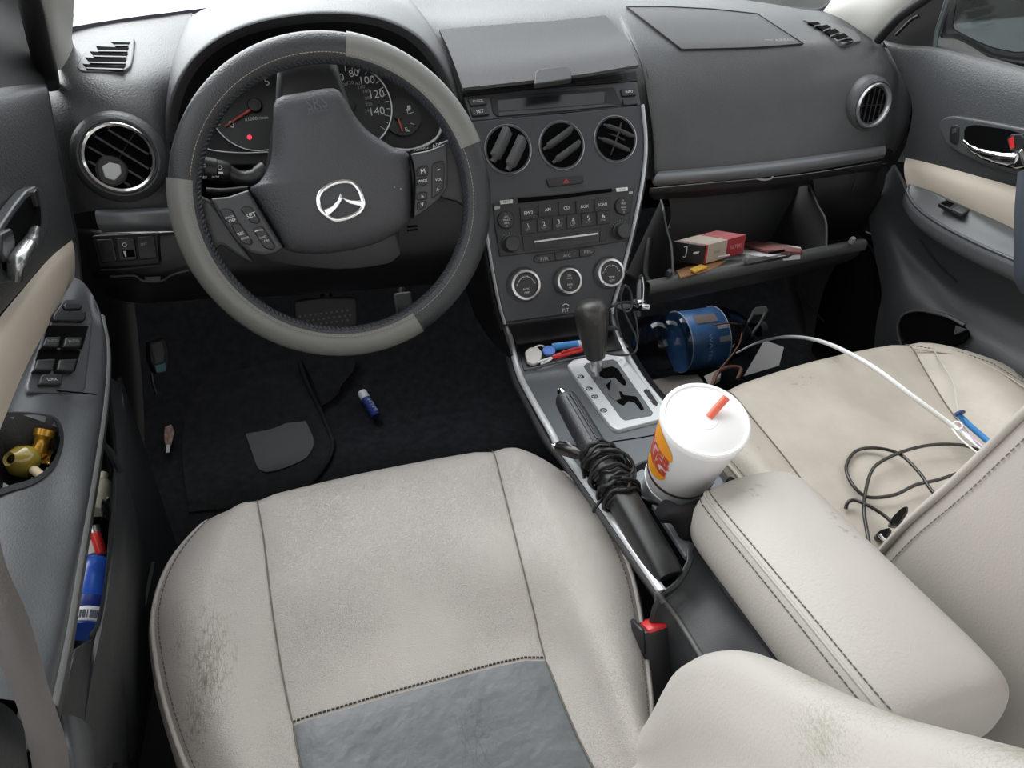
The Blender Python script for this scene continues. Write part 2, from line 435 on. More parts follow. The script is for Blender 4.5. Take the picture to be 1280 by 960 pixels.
# sills and lower body sides (dark)
SILL = mat('sill_trim', (13, 13, 14), .7, spec=.2, bump=('noise', 600, .15))
for s in (-1, 1):
    struct(surf('trim_1' if s < 0 else 'trim_2', [[V((s*x, y, z)) for x, z in ((.615, .12), (.62, .15), (.65, .165), (.72, .17), (.78, .16))] for y in (-1.2, -.8, -.4, .02)], SILL, None, 3, 3, thick=.01, inward=V((0, 0, 1))))
for s in (-1, 1):
    struct(multi('wall_left' if s < 0 else 'wall_right', [boxd(V((s*.80, .36, .47)), V((.008, 0, 0)), V((0, .40, 0)), V((0, 0, .37))), boxd(V((s*.80, -.62, .35)), V((.008, 0, 0)), V((0, .58, 0)), V((0, 0, .25)))], VOID))
# windscreen
GLASS = bpy.data.materials.new('clear_glass'); GLASS.use_nodes = True
_t = GLASS.node_tree; _t.nodes.remove(_t.nodes['Principled BSDF'])
_tr = _t.nodes.new('ShaderNodeBsdfTransparent'); _gl = _t.nodes.new('ShaderNodeBsdfGlossy'); _gl.inputs['Roughness'].default_value = .02
_fr = _t.nodes.new('ShaderNodeFresnel'); _fr.inputs[0].default_value = 1.3; _mx = _t.nodes.new('ShaderNodeMixShader')
_tr.inputs[0].default_value = (.93, .95, .95, 1)
_mx.inputs[0].default_value = .05; _t.links.new(_tr.outputs[0], _mx.inputs[1]); _t.links.new(_gl.outputs[0], _mx.inputs[2])
_t.links.new(_mx.outputs[0], _t.nodes['Material Output'].inputs[0])
wsb = [(60, 48, .345), (90, 37, .40), (200, 20, .47), (320, 6, .52), (480, -8, .555), (640, -16, .565), (800, -8, .555), (900, 2, .53), (1008, 15, .485), (1036, 8, .465), (1062, -8, .44)]
WB = [at(a, b, y=c) for a, b, c in wsb]
struct(surf('window_1', [[p+V((0, .0, .004)) for p in WB], [V((p.x*.93, p.y-.34, p.z+.20)) for p in WB], [V((p.x*.86, p.y-.64, p.z+.36)) for p in WB]], GLASS, None, 4, 3, thick=.004))
# black edge band of the windscreen, its blue reflection put into the colour
FRIT = mat('blue_sheen_glass_band', (22, 26, 44), .3)
struct(surf('trim_3', [[p+V((0, .002, -.003)) for p in WB], [p+V((0, .004, .0035)) for p in WB]], FRIT, None, 2, 4, thick=.002))
# pillar trims
def pillar(name, secs, m):
    return struct(surf(name, secs, m, None, 5, 4, thick=.008))
LP = [[at(40, -10, y=.10), at(62, -12, y=.12), at(78, -14, y=.155), at(93, -15, y=.20)],
      [at(50, 24, y=.14), at(66, 22, y=.16), at(79, 20, y=.20), at(92, 18, y=.25)],
      [at(56, 58, y=.19), at(70, 58, y=.20), at(82, 55, y=.25), at(90, 46, y=.31)],
      [at(62, 87, y=.235), at(72, 88, y=.25), at(84, 80, y=.29), at(93, 60, y=.35)]]
LP.insert(0, [p+(p-q)*2.2 for p, q in zip(LP[0], LP[1])])
pillar('trim_4', LP, PIL)
RP = [[at(1052, -22, y=.47), at(1085, -24, y=.36), at(1130, -24, y=.27), at(1172, -24, y=.22)],
      [at(1038, 2, y=.465), at(1068, 6, y=.38), at(1105, 10, y=.30), at(1150, 0, y=.245)],
      [at(1028, 18, y=.47), at(1060, 28, y=.40), at(1092, 30, y=.325), at(1120, 22, y=.28)],
      [at(1040, 34, y=.45), at(1065, 45, y=.39), at(1088, 50, y=.345), at(1103, 42, y=.31)]]
RP.insert(0, [p+(p-q)*3 for p, q in zip(RP[0], RP[1])])
pillar('trim_5', RP, PIL)
# black rubber seals beside the pillars
RUB = mat('black_rubber_seal', (20, 20, 22), .6)
struct(tube('trim_6', [at(28, -30, y=.06), at(40, 10, y=.11), at(50, 55, y=.17), at(58, 88, y=.215), at(61, 108, y=.225)], .013, RUB))
struct(tube('trim_7', [at(1195, -30, y=.19), at(1160, -4, y=.225), at(1128, 18, y=.26), at(1108, 38, y=.29), at(1098, 50, y=.31)], .009, RUB))
# outside: ground and bonnet
struct(mesh('ground', *boxd(V((0, 0, -.45)), V((40, 0, 0)), V((0, 40, 0)), V((0, 0, .01))), mat('pale_concrete', (170, 168, 162), .9, var=(2, .1))))
HOODM = mat('silver_blue_paint', (175, 180, 188), .3, metal=.3, var=(14, .12))
hd = surf('car_bonnet', [[V((x*k, y, z-.10*(abs(x)/.75)**2.5)) for x in (-.75, -.5, -.25, 0, .25, .5, .75)] for y, z, k in ((.80, .87, 1), (.95, .885, 1), (1.25, .84, .98), (1.6, .72, .93))], HOODM, None, 4, 3, thick=.01, inward=V((0, 1, 3)))
tag(hd, 'pale silver car bonnet beyond the windscreen glass', 'bonnet')

# ================================================================== DASHBOARD
dash = thing('dashboard', 'charcoal grained dashboard running from door to door under the windscreen', 'dashboard', (0, .25, .7))
# --- right-hand and centre pad
R = [
 [(500, -20, .55), (505, 5, .44), (512, 28, .345), (540, 115, .26), (560, 150, .27), (585, 190, .27), (600, 230, .27)],
 [(560, -20, .56), (556, 10, .43), (552, 40, .325), (575, 114, .243), (588, 150, .25), (600, 190, .26), (620, 230, .26)],
 [(650, -22, .565), (655, 5, .43), (660, 36, .32), (690, 100, .243), (695, 140, .255), (700, 180, .26), (705, 230, .26)],
 [(740, -18, .56), (757, 8, .40), (768, 36, .32), (792, 84, .240), (799, 125, .232), (803, 170, .226), (806, 225, .215)],
 [(765, -17, .56), (778, 10, .39), (790, 40, .30), (806, 80, .238), (814, 125, .212), (820, 170, .199), (822, 219, .188)],
 [(815, -12, .55), (825, 12, .38), (845, 52, .275), (856, 77, .243), (861, 112, .222), (863, 160, .208), (863, 214, .192)],
 [(900, -4, .53), (910, 14, .38), (925, 50, .275), (933, 70, .247), (937, 107, .228), (939, 155, .213), (938, 206, .196)],
 [(965, 5, .51), (975, 20, .38), (992, 48, .285), (1000, 65, .255), (1005, 103, .236), (1008, 150, .221), (1008, 198, .203)],
 [(1005, 12, .485), (1020, 24, .40), (1036, 45, .315), (1046, 60, .28), (1050, 90, .245), (1052, 140, .228), (1056, 192, .21)],
 [(1030, 14, .47), (1052, 25, .41), (1075, 45, .335), (1090, 58, .295), (1100, 85, .255), (1104, 140, .237), (1100, 187, .222)],
 [(1045, 15, .46), (1068, 30, .41), (1092, 48, .36), (1110, 68, .325), (1126, 100, .285), (1128, 148, .27), (1112, 186, .25)],
 [(1050, 18, .47), (1078, 36, .42), (1103, 54, .385), (1122, 78, .36), (1138, 112, .34), (1137, 155, .33), (1118, 192, .31)]]
Rw = [[at(a, b, y=c) for a, b, c in col] for col in R]
padR = surf('dash_pad', Rw, PAD, dash, 5, 6, thick=.006)
# --- left-hand pad
L = [
 [(66, 56, .37), (62, 72, .33), (58, 92, .285), (57, 120, .25), (61, 160, .225), (73, 215, .21), (90, 268, .20)],
 [(78, 46, .39), (74, 64, .335), (70, 86, .27), (70, 115, .222), (74, 155, .198), (84, 212, .185), (100, 266, .178)],
 [(92, 38, .41), (93, 60, .33), (93, 86, .25), (96, 112, .205), (100, 150, .18), (106, 210, .168), (120, 263, .165)],
 [(140, 29, .44), (140, 52, .345), (140, 88, .24), (144, 118, .195), (148, 152, .172), (152, 210, .162), (160, 262, .16)],
 [(190, 22, .47), (188, 47, .37), (184, 88, .25), (188, 122, .205), (192, 160, .183), (198, 215, .172), (204, 262, .17)],
 [(240, 16, .49), (232, 45, .40), (220, 92, .27), (212, 135, .225), (212, 165, .205), (216, 215, .19), (224, 262, .185)]]
Lw = [[at(a, b, y=c) for a, b, c in col] for col in L]
surf('corner_pad', Lw, PAD, dash, 5, 5, thick=.006)
# --- hood over the instruments
A = [(206, 178, .20), (208, 140, .19), (220, 100, .185), (243, 66, .19), (282, 38, .195), (335, 20, .20), (405, 12, .20), (470, 18, .20), (520, 40, .20), (552, 76, .205), (572, 118, .215), (582, 160, .23)]
B0 = [(225, 60, .34), (228, 40, .40), (240, 20, .46), (270, 6, .50), (310, 0, .53), (350, -6, .545), (405, -14, .55), (455, -18, .55), (495, -14, .50), (530, 20, .40), (552, 60, .33), (566, 100, .30)]
hood = []
for k in (0, .35, .7): hood.append([at(b[0], b[1], y=b[2]).lerp(at(a[0], a[1], y=a[2]), k)+V((0, 0, .012*math.sin(k*2.2))) for a, b in zip(A, B0)])
lipo = [at(*a[:2], y=a[2]) for a in A]; cen = at(395, 150, y=.2)
hood.append(lipo)
hood.append([p+(cen-p).normalized()*.008+V((0, -.004, 0)) for p in lipo])
hood.append([p+(cen-p).normalized()*.014+V((0, .01, -.002)) for p in lipo])
surf('instrument_hood', hood, PAD, dash, 4, 5, ang=80)
fun = [hood[-1], [p+(cen-p)*.10+V((0, .06, 0)) for p in hood[-1]], [p+(cen-p)*.2+V((0, .13, -.004)) for p in hood[-1]]]
surf('hood_lining', fun, BLKM, dash, 3, 5, ang=80)
# --- passenger airbag cover
def sw(px): return [at(a, b, y=c) for a, b, c in px]
ab = [(782, 11, .383), (850, 10, .382), (945, 19, .383), (1003, 56, .272), (930, 62, .262), (851, 64, .258), (822, 40, .305)]
padtree = bvh(padR)
acov, AG = onsurf('airbag_cover', padtree, ([(783, 10), (830, 10), (890, 13), (946, 19)], [(851, 63), (900, 62), (952, 60), (1003, 56)]), mat('airbag_cover_plastic', (74, 74, 75), .5, bump=('noise', 800, .3)), dash, lift=.0022)
loop = AG[0]+[r[-1] for r in AG[1:]]+AG[-1][::-1][1:]+[r[0] for r in AG[::-1][1:-1]]
tube('airbag_seam', [p+V((0, -.0004, .0002)) for p in loop], .0011, BLKM, dash, closed=True, k=1)
pa = (hit(padtree, 985, 52, .003), V((0, -.62, .78)))
tpx('airbag_lettering', 'SRS AIRBAG', (956, 51.5), (992, 50), pa, GRYT, acov, .001, .8)
# --- silver-grey strips
def strip(px, nm='trim_strip'):
    return surf(nm, [[at(a, b, y=c) for a, b, c in r] for r in px], TRIMG, dash, 3, 4, thick=.006)
strip([[(120, 262, .152), (165, 261, .150), (222, 259, .165)], [(119, 268, .142), (165, 267, .140), (222, 266, .158)], [(122, 282, .139), (165, 282, .137), (224, 282, .155)], [(128, 291, .150), (165, 290, .148), (226, 289, .165)]])
strip([[(824, 214, .180), (900, 208, .184), (1000, 197, .196), (1106, 182, .218)], [(820, 219, .165), (900, 213, .170), (1000, 202, .184), (1108, 186, .205)], [(816, 228, .163), (900, 221, .168), (1000, 211, .182), (1107, 193, .203)], [(818, 233, .176), (900, 226, .18), (1000, 216, .192), (1104, 198, .215)]])
# --- lower panel on the driver's side
surf('knee_panel', [[at(a, b, y=c) for a, b, c in r] for r in (
  [(92, 285, .185), (150, 288, .172), (230, 286, .178), (400, 262, .205), (560, 240, .21), (625, 232, .20)],
  [(104, 300, .178), (150, 296, .160), (230, 294, .165), (400, 275, .195), (560, 252, .2), (625, 243, .19)],
  [(112, 335, .172), (158, 332, .154), (240, 330, .160), (400, 320, .19), (560, 300, .195), (628, 290, .185)],
  [(120, 352, .19), (170, 358, .168), (250, 352, .172), (400, 345, .20), (570, 325, .205), (632, 318, .19)],
  [(135, 372, .25), (180, 378, .235), (260, 372, .24), (400, 366, .26), (580, 350, .25), (640, 345, .22)],
  [(140, 372, .40), (190, 376, .40), (270, 372, .42), (400, 366, .43), (585, 350, .40), (650, 345, .38)])], BLK, dash, 4, 4, ang=70)
# switch panel
spl = plane3(at(118, 297, y=.166), at(196, 293, y=.154), at(197, 327, y=.149))
fr = plate('switch_panel', [(114, 295), (196, 291), (199, 330), (124, 335)], off(spl, .004), .012, BLKM, dash, .004, .0012)
for i, q in enumerate(([(119, 300), (141, 299), (146, 327), (126, 329)], [(144, 299), (167, 297), (171, 325), (149, 327)], [(170, 297), (192, 295), (196, 323), (174, 325)])):
    sb = plate('switch_button', q, off(spl, .007), .006, BLK, fr, .003, .001)
    if i == 1:
        plate('dimmer_slot', [(152, 313), (167, 312), (169, 321), (154, 322)], off(spl, .0076), .002, VOID, sb, .001, .0003)
        plate('dimmer_mark', [(154, 314), (157, 314), (158, 321), (156.5, 321)], off(spl, .0082), .0008, WHT, sb, 0, 0)
        lathe('lamp_icon', [(.0024, 0), (.003, .0003), (.003, .0005), (.0022, .0005)], at(156, 306, pl=off(spl, .0072)), spl[1], WHT, sb, 16, closed=True)
    if i == 2: tpx('switch_lettering', 'OFF', (176, 305.5), (184, 305), off(spl, .007), GRYT, sb)
tube('panel_lip', [at(126, 338, pl=off(spl, .005)), at(160, 336, pl=off(spl, .006)), at(200, 332, pl=off(spl, .005))], .0015, BLK, dash)
# coin tray latch below
tube('tray_edge', [at(138, 346, y=.150), at(168, 345, y=.148), at(178, 351, y=.146), at(200, 352, y=.146), at(215, 344, y=.147), at(236, 338, y=.15)], .0022, BLK, dash)
plate('tray_latch', [(180, 346), (201, 345), (201, 353), (181, 354)], (at(190, 350, y=.145), V((0, -.9, .4)).normalized()), .006, BLK, dash, .001, .001)
for q in ((150, 371, 185, 368), (231, 377, 246, 375)): tube('panel_slot', [at(q[0], q[1], y=.232), at((q[0]+q[2])/2, (q[1]+q[3])/2, y=.232), at(q[2], q[3], y=.232)], .0015, BLK, dash)
for k in (0, 1): tube('panel_slot', [at(509, 284+4.5*k, y=.193), at(522, 282.5+4.5*k, y=.193)], .0012, VOID, dash, k=2)
# --- lower panel, passenger's side: opening frame and end piece
surf('opening_frame', [[at(a, b, y=c) for a, b, c in r] for r in (
  [(812, 236, .186), (900, 228, .19), (1000, 219, .2), (1104, 202, .222)],
  [(812, 243, .192), (900, 236, .197), (1000, 226, .207), (1100, 212, .226)],
  [(818, 250, .235), (900, 244, .24), (1000, 233, .25), (1098, 220, .26)])], BLK, dash, 3, 3, thick=.003)
surf('corner_panel', [[at(a, b, y=c) for a, b, c in r] for r in (
  [(1016, 222, .212), (1050, 214, .217), (1085, 208, .226), (1110, 204, .25)],
  [(1020, 250, .215), (1056, 246, .215), (1088, 240, .226), (1104, 236, .25)],
  [(1024, 285, .27), (1050, 285, .27), (1076, 280, .275), (1090, 275, .29)],
  [(1030, 300, .37), (1050, 300, .37), (1070, 296, .37), (1080, 292, .38)])], BLK, dash, 4, 4, thick=.003)
tube('panel_edge', [at(1050, 213, y=.211), at(1069, 213, y=.213), at(1071, 222, y=.211), at(1067, 236, y=.209)], .0012, BLKM, dash)
# round speaker-like kick panel
surf('kick_panel', [[at(a, b, y=c) for a, b, c in r] for r in (
  [(1000, 300, .46), (1040, 285, .42), (1080, 290, .36), (1098, 300, .33)],
  [(995, 350, .47), (1040, 345, .45), (1085, 345, .38), (1103, 350, .33)],
  [(1005, 390, .47), (1040, 400, .45), (1075, 395, .38), (1092, 395, .33)],
  [(1010, 440, .46), (1045, 440, .43), (1080, 435, .37), (1100, 430, .33)])], BLKM, dash, 4, 4, thick=.004)
tube('panel_rim', [at(1070, 292, y=.325), at(1090, 312, y=.32), at(1099, 345, y=.315), at(1094, 375, y=.315), at(1078, 398, y=.32)], .0022, BLK, dash)
tube('panel_rim', [at(1002, 330, y=.44), at(1000, 350, y=.44), at(1010, 378, y=.44), at(1030, 402, y=.43)], .002, BLK, dash)
# --- demister grilles
def demister(corners, slots, pl, nm='demister_grille'):
    g = plate(nm, corners, off(pl, .003), .006, mat(nm+'_plastic', (92, 92, 94), .42, bump=('noise', 900, .2)), dash, .007, .0012)
    for (a, b, c, d) in slots:
        sl = plate('slot', [a, b, c, d], off(pl, .0036), .003, VOID, g, .0008, .0002)
    for (a, b, c, d) in slots:
        plate('louvre', [d, c, (c[0]-.5, c[1]+1.6), (d[0]+1, d[1]+1.6)], off(pl, .005), .003, BLK, g, 0, .0003)
    return g
glp = plane3(at(104, 86, y=.252), at(154, 87, y=.243), at(165, 48, y=.352))
demister([(95, 84), (101, 72), (110, 57), (122, 50), (140, 46), (168, 46), (166, 70), (163, 82), (155, 88), (135, 89), (102, 89)],
         [((138, 52), (163, 53), (160, 55.5), (143, 55.5)), ((120, 57.5), (161, 59.5), (159, 63), (122, 62.5)), ((112, 64), (160, 67), (158, 70), (116, 69)), ((106, 71.5), (158, 74), (157, 78), (111, 77)), ((103, 79.5), (157, 82.5), (154, 85.5), (107, 84))], glp)
grp = plane3(hit(padtree, 1012, 28, .001), hit(padtree, 1055, 53, .001), hit(padtree, 1073, 47, .0015))
demister([(1003, 23), (1015, 24), (1050, 31), (1068, 38), (1076, 46), (1077, 51), (1054, 55), (1043, 48), (1025, 35)],
         [((1010, 28), (1022, 27), (1026, 30), (1018, 31.5)), ((1021, 33), (1034, 30.5), (1039, 34), (1029, 37.5)), ((1031, 39), (1044, 35.5), (1050, 40), (1038, 44)), ((1041, 46), (1055, 41), (1061, 46), (1048, 49.5)), ((1051, 51), (1063, 47.5), (1067, 50), (1057, 52.5))], grp)
# --- round side vents
VANE = mat('vane_plastic', (78, 79, 82), .32)
def round_vent(o, n, r, ring, vanes, knob=None, nm='side_vent', parent=None, ringr=.0045):
    n = n.normalized()
    rg = lathe(nm, [(r-.006, -.03), (r-.006, -.002), (r-.003, .003), (r, .004), (r+ringr*.5, .0015), (r+ringr, -.004), (r+ringr, -.012)], o, n, ring, parent, 48)
    lathe('vent_bowl', [(0, -.045), (r*.75, -.043), (r-.006, -.03), (r-.0055, -.004)], o, n, VOID, rg, 40)
    u, v, n = basis(n)
    for (ang, offs, ln, wd, tilt) in vanes:
        d = u*math.cos(rad(ang))+v*math.sin(rad(ang)); e = n.cross(d)
        bl = n*math.cos(rad(tilt))+e*math.sin(rad(tilt))
        h = math.sqrt(max(0, (r-.007)**2-offs**2)) if ln is None else ln
        pts = [o+e*offs-n*.006+d*(h*t) for t in (-1, -.6, 0, .6, 1)]
        vs, fs = tubedata(spline(pts, 3), wd, False, 8, .22, e*math.cos(rad(tilt))-n*math.sin(rad(tilt)))
        mesh('vane', vs, fs, VANE, rg)
    return rg, u, v, n
sv, u_, v_, n_ = round_vent(at(149, 197, y=.152), V((.12, -1, .18)), .0425, CHR, [(-40, .024, None, .0065, -12), (-40, .008, None, .0065, -12), (-40, -.008, None, .0065, -12), (-40, -.024, None, .0065, -12), (50, .0, None, .003, 0)], nm='side_vent', parent=dash, ringr=.004)
lathe('vent_surround', [(.046, -.001), (.0485, .0005), (.053, -.003), (.058, -.012), (.058, -.022), (.046, -.022)], at(149, 197, y=.152), n_, PAD, sv, 48, closed=True)
kp = (at(138, 213, y=.150), n_)
kb = plate('vent_knob', [(117, 207), (128, 193), (147, 196), (161, 209), (158, 226), (140, 235), (124, 228)], off(kp, .006), .012, BLK, sv, .009, .002)
plate('knob_badge', [(127, 208), (137, 203), (150, 206), (152, 217), (143, 226), (131, 222)], off(kp, .0075), .004, mat('frosted_white_badge', (196, 198, 198), .3), kb, .0025, .001)
plate('blue_mark', [(120, 228), (124, 226), (130, 232), (127, 234)], off(kp, .003), .002, BLUC, sv, .001, .0003)['label'] = 'small light blue mark on the vent ring'
rv, u_, v_, n_ = round_vent(at(1092, 132, y=.220), V((.10, -1, .0)), .0365, SILV, [(90, -.022, None, .006, 30), (90, -.011, None, .006, 30), (90, .0, None, .006, 30), (90, .011, None, .006, 30), (90, .022, None, .006, 30), (0, .0, None, .003, 0)], nm='side_vent', parent=dash, ringr=.003)
lathe('vent_surround', [(.040, -.001), (.041, .0), (.044, -.003), (.048, -.010), (.050, -.03), (.040, -.03)], at(1092, 132, y=.220), n_, PAD, rv, 48, closed=True)
# --- open storage lid in the centre
LIDP = mat('storage_lid_plastic', (84, 84, 86), .5, bump=('noise', 700, .4))
G = grid([sw([(549, 42, .318), (620, 36, .318), (690, 31, .318), (756, 24, .322)]), sw([(560, 66, .275), (635, 60, .275), (705, 54, .275), (775, 46, .278)]),
          sw([(570, 92, .232), (645, 84, .232), (715, 76, .232), (788, 66, .235)]), sw([(578, 115, .2), (650, 107, .2), (725, 98, .2), (797, 86, .204)])], 4, 5)
ld = gsurf('storage_lid', G, LIDP, dash, thick=.006, ang=30)
for v in ld.data.vertices: v.co += V((0, -.003, .006))
lpn = plane3(at(650, 107, y=.196), at(725, 98, y=.196), at(705, 80, y=.228))
lt = plate('lid_latch', [(668, 105), (669, 90), (674, 86), (708, 82), (713, 85), (715, 98)], off(lpn, .012), .008, mat('latch_plastic', (50, 50, 53), .5), ld, .003, .0012)
# ================================================================== CENTRE STACK
SN = V((0, -1, .368)).normalized(); S = (V((0, .149, .678)), SN)
st = thing('centre_stack', 'dark grey centre panel holding round vents and climate dials', 'control panel', (0, .15, .5))
plate('faceplate', [(588, 152), (640, 147), (700, 142), (760, 136), (802, 131), (805, 170), (804, 205), (796, 255), (784, 310), (773, 350), (762, 387), (700, 394), (632, 403), (622, 360), (612, 310), (603, 240)], S, .02, FACE, st, .004, .0012)
tube('edge_strip', [at(a, b, pl=off(S, -.004)) for a, b in ((632, 405), (700, 396), (764, 389))], .0035, BLK, st)
def strip_tube(nm, px, pl, r, m, par, fl=.5, h=.002): return tube(nm, [at(a, b, pl=off(pl, h)) for a, b in px], r, m, par, flat=fl, flatdir=V((1, 0, 0)))
strip_tube('side_trim', [(803, 131), (807, 170), (806, 205), (799, 250), (788, 300), (777, 345), (767, 380), (765, 392)], S, .0055, SILV2, st, .42)
strip_tube('side_trim', [(586, 152), (592, 190), (600, 240), (608, 290), (616, 340), (624, 380), (631, 405)], S, .0055, SILV2, st, .42)
strip_tube('dark_edge', [(584, 160), (590, 200), (597, 250), (604, 300), (611, 345), (619, 385), (626, 412)], S, .008, BLK, st, .5, -.006)
surf('side_wall', [[at(a, b, pl=off(S, -.003)), at(a+2, b, pl=off(S, -.003))+V((.012, .07, 0)), at(a+2, b, pl=off(S, -.003))+V((.012, .2, .0))] for a, b in ((807, 170), (808, 205), (801, 250), (790, 300), (779, 345), (769, 385), (776, 425))], BLK, st, 3, 3, thick=.003)
surf('side_wall', [[at(a, b, pl=off(S, -.008)), at(a-2, b, pl=off(S, -.008))+V((-.014, .09, 0)), at(a-2, b, pl=off(S, -.008))+V((-.016, .2, 0))] for a, b in ((592, 200), (600, 250), (608, 300), (616, 350), (626, 400), (642, 452))], BLK, st, 3, 3, thick=.003, inward=V((-.6, -.3, .6)))
# round vents
def stack_vent(c, r, vanes):
    o = at(*c, pl=S)
    rg = lathe('air_vent', [(r-.002, -.012), (r-.0015, .001), (r, .0022), (r+.0016, .0022), (r+.0028, .0005), (r+.0028, -.012)], o, SN, FACE, st, 48, closed=True)
    lathe('vent_edge', [(r+.001, .0018), (r+.002, .0026), (r+.003, .0012), (r+.002, .0006)], o, SN, SILV, rg, 48, closed=True)
    lathe('vent_cavity', [(0, .0008), (r-.001, .0008), (r-.001, .0016), (0, .0016)], o, SN, VOID, rg, 40)
    u, v, n = basis(SN)
    for (ang, offs, wd, tilt, hf) in vanes:
        d = u*math.cos(rad(ang))+v*math.sin(rad(ang)); e = n.cross(d)
        h = math.sqrt(max(0, (r-.004)**2-offs**2))*hf
        pts = [o+e*offs+d*(h*t)+n*(.006-.004*t*t) for t in (-1, -.7, -.3, .1, .5, .8, 1)]
        vs, fs = tubedata(spline(pts, 3), [wd*.5, wd, wd, wd, wd, wd, wd*.5], False, 8, .34, e*math.cos(rad(tilt))-n*math.sin(rad(tilt)))
        mesh('vane', vs, fs, VANE, rg)
stack_vent((635, 187), .0345, [(58, .013, .0115, 62, 1), (58, -.013, .0115, 62, 1)])
stack_vent((702, 182), .0345, [(30, .011, .0085, 42, 1), (30, -.013, .0085, 42, 1)])
stack_vent((769, 174), .0335, [(-24, .013, .0055, 25, 1), (-24, -.009, .0055, 25, 1), (66, .0, .003, 0, .9), (-24, .003, .003, 0, .5)])
# hazard switch
hz = plate('hazard_button', [(683, 224), (729, 219), (730, 227), (728, 229), (687, 234)], off(S, .005), .008, AUD, st, .002, .0012)
plate('hazard_triangle', [(703.5, 229.5), (708, 223.5), (712, 228.5)], off(S, .0056), .001, mat('hazard_red', (170, 50, 50), .5), hz, 0, 0)
plate('triangle_core', [(706, 228.3), (708, 225.5), (710, 227.8)], off(S, .0058), .0008, AUD, hz, 0, 0)
# climate dials
def dial(c, r, texts, arc):
    o = at(*c, pl=S); u, v, n = basis(SN)
    k = lathe('climate_dial', [(r*1.22, -.002), (r*1.2, .001), (r*1.12, .0012), (r*1.1, -.001)], o, SN, BLK, st, 48, closed=True)
    lathe('dial_ring', [(r*1.05, 0), (r*1.04, .011), (r*.98, .0135), (r*.84, .014), (r*.80, .011), (r*.8, 0)], o, SN, SILV, k, 48, closed=True)
    lathe('dial_cap', [(0, .0), (r*.81, .0), (r*.81, .0105), (r*.77, .0115), (0, .0120)], o, SN, AUD, k, 40)
    lp = off(S, .0118)
    if arc:
        parts = [tubedata(arcpts(o+n*.0125, u, v, r*.55, 158, 100, 8), .0004, False, 5), tubedata(arcpts(o+n*.0125, u, v, r*.55, 80, 20, 8), .0004, False, 5)]
        multi('dial_scale', parts, WHT, k)
    for s, dx, dy, wd in texts:
        p = o+u*(dx*r)+v*(dy*r)+n*.0122
        text('dial_lettering', s, p-u*(wd*r*.5), p+u*(wd*r*.5), SN, WHT, k, .0004, 1.1)
    tube('dial_pointer', [o+n*.0145+u*(-.62*r)+v*(-.66*r), o+n*.0145+u*(-.68*r)+v*(-.72*r)], .0006, BLK, k, k=2)
dial((655, 356), .0235, [('AUTO', 0, -.28, .5), ('OFF', 0, -.52, .34), ('0', -.6, .05, .12), ('4', .6, .1, .12), ('LO HI', 0, .55, .36)], True)
dial((709, 351), .0205, [('ON', 0, .42, .3), ('MODE', 0, .2, .4), ('REAR', 0, -.28, .44), ('O', 0, -.5, .16)], False)
dial((760.5, 341), .0225, [('TEMP', 0, -.30, .45), ('AUTO', 0, -.54, .42), ('C', -.6, .05, .12), ('H', .6, .1, .12), ('I', 0, .55, .05)], True)
cb = plate('climate_buttons', [(667, 327), (669, 320), (676, 318), (738, 309), (744, 310), (744, 316), (739, 320), (675, 329)], off(S, .004), .006, AUD, st, .003, .001)
for x0, x1, s, y in ((673, 688, 'F/R', 323.5), (697, 720, 'A/C', 319.5), (731, 739, 'REC', 314.5)):
    tpx('button_lettering', s, ((x0+x1)/2-5, y+.6), ((x0+x1)/2+5, y-.6), off(S, .004), GRYT, cb, .0008, .8)
for x, y in ((693.5, 316), (724, 311.5)): tube('button_gap', [at(x, y, pl=off(S, .0042)), at(x+1, y+9.5, pl=off(S, .0042))], .0006, VOID, cb, k=2)
multi('socket_symbol', [tubedata(arcpts(at(707, 385, pl=off(S, .0012)), *basis(SN)[:2], .0065, 20, 160, 10), .0007, False, 5)], WHT, st)
tpx('socket_lettering', 'P/T', (703, 388), (711, 387), off(S, .0008), WHT, st)

# ------------------------------------------------------------------ clock and display unit above the vents
DS = plane3(at(585, 140, y=.199), at(797, 120, y=.203), at(690, 112, y=.214))
du = thing('display_unit', 'black display unit with hooded screen above the round vents', 'display', at(690, 128, y=.21))
plate('bezel', [(580, 121), (650, 113), (720, 107), (796, 102), (801, 131), (760, 136), (700, 141), (640, 147), (589, 151)], DS, .03, FACE, du, .002, .001)
sc = plate('screen_frame', [(613, 122), (640, 119), (700, 114), (768, 109), (778, 132), (700, 139.5), (622, 146), (616, 140)], off(DS, .0018), .012, BLKM, du, .003, .0008)
plate('screen', [(622, 125), (700, 118.5), (756, 114), (755, 129.5), (700, 134), (623, 139.5)], off(DS, .0022), .002, GLS, sc, .001, .0003)
plate('screen_shelf', [(623, 140), (700, 134.5), (756, 130), (772, 131.5), (700, 138.5), (624, 145)], off(DS, .0028), .002, FACE, sc, .0008, .0003)
for q, s in (([(585, 122.5), (607, 120.5), (609, 130), (588, 132)], 'CLOCK'), ([(588, 135.5), (609, 133.5), (612, 143), (591, 145)], 'SET'), ([(776, 111), (795, 109.5), (796, 118.5), (778, 120)], 'INFO'), ([(778, 123), (796, 121.5), (798, 130), (780, 131.5)], '')):
    b = plate('display_button', q, off(DS, .004), .006, AUD, du, .002, .001)
    if s:
        cx = sum(p[0] for p in q)/4; cy = sum(p[1] for p in q)/4; h = 6.5 if s == 'CLOCK' else 4.5
        tpx('button_lettering', s, (cx-h, cy+.6), (cx+h, cy-.5), off(DS, .004), WHT, b)
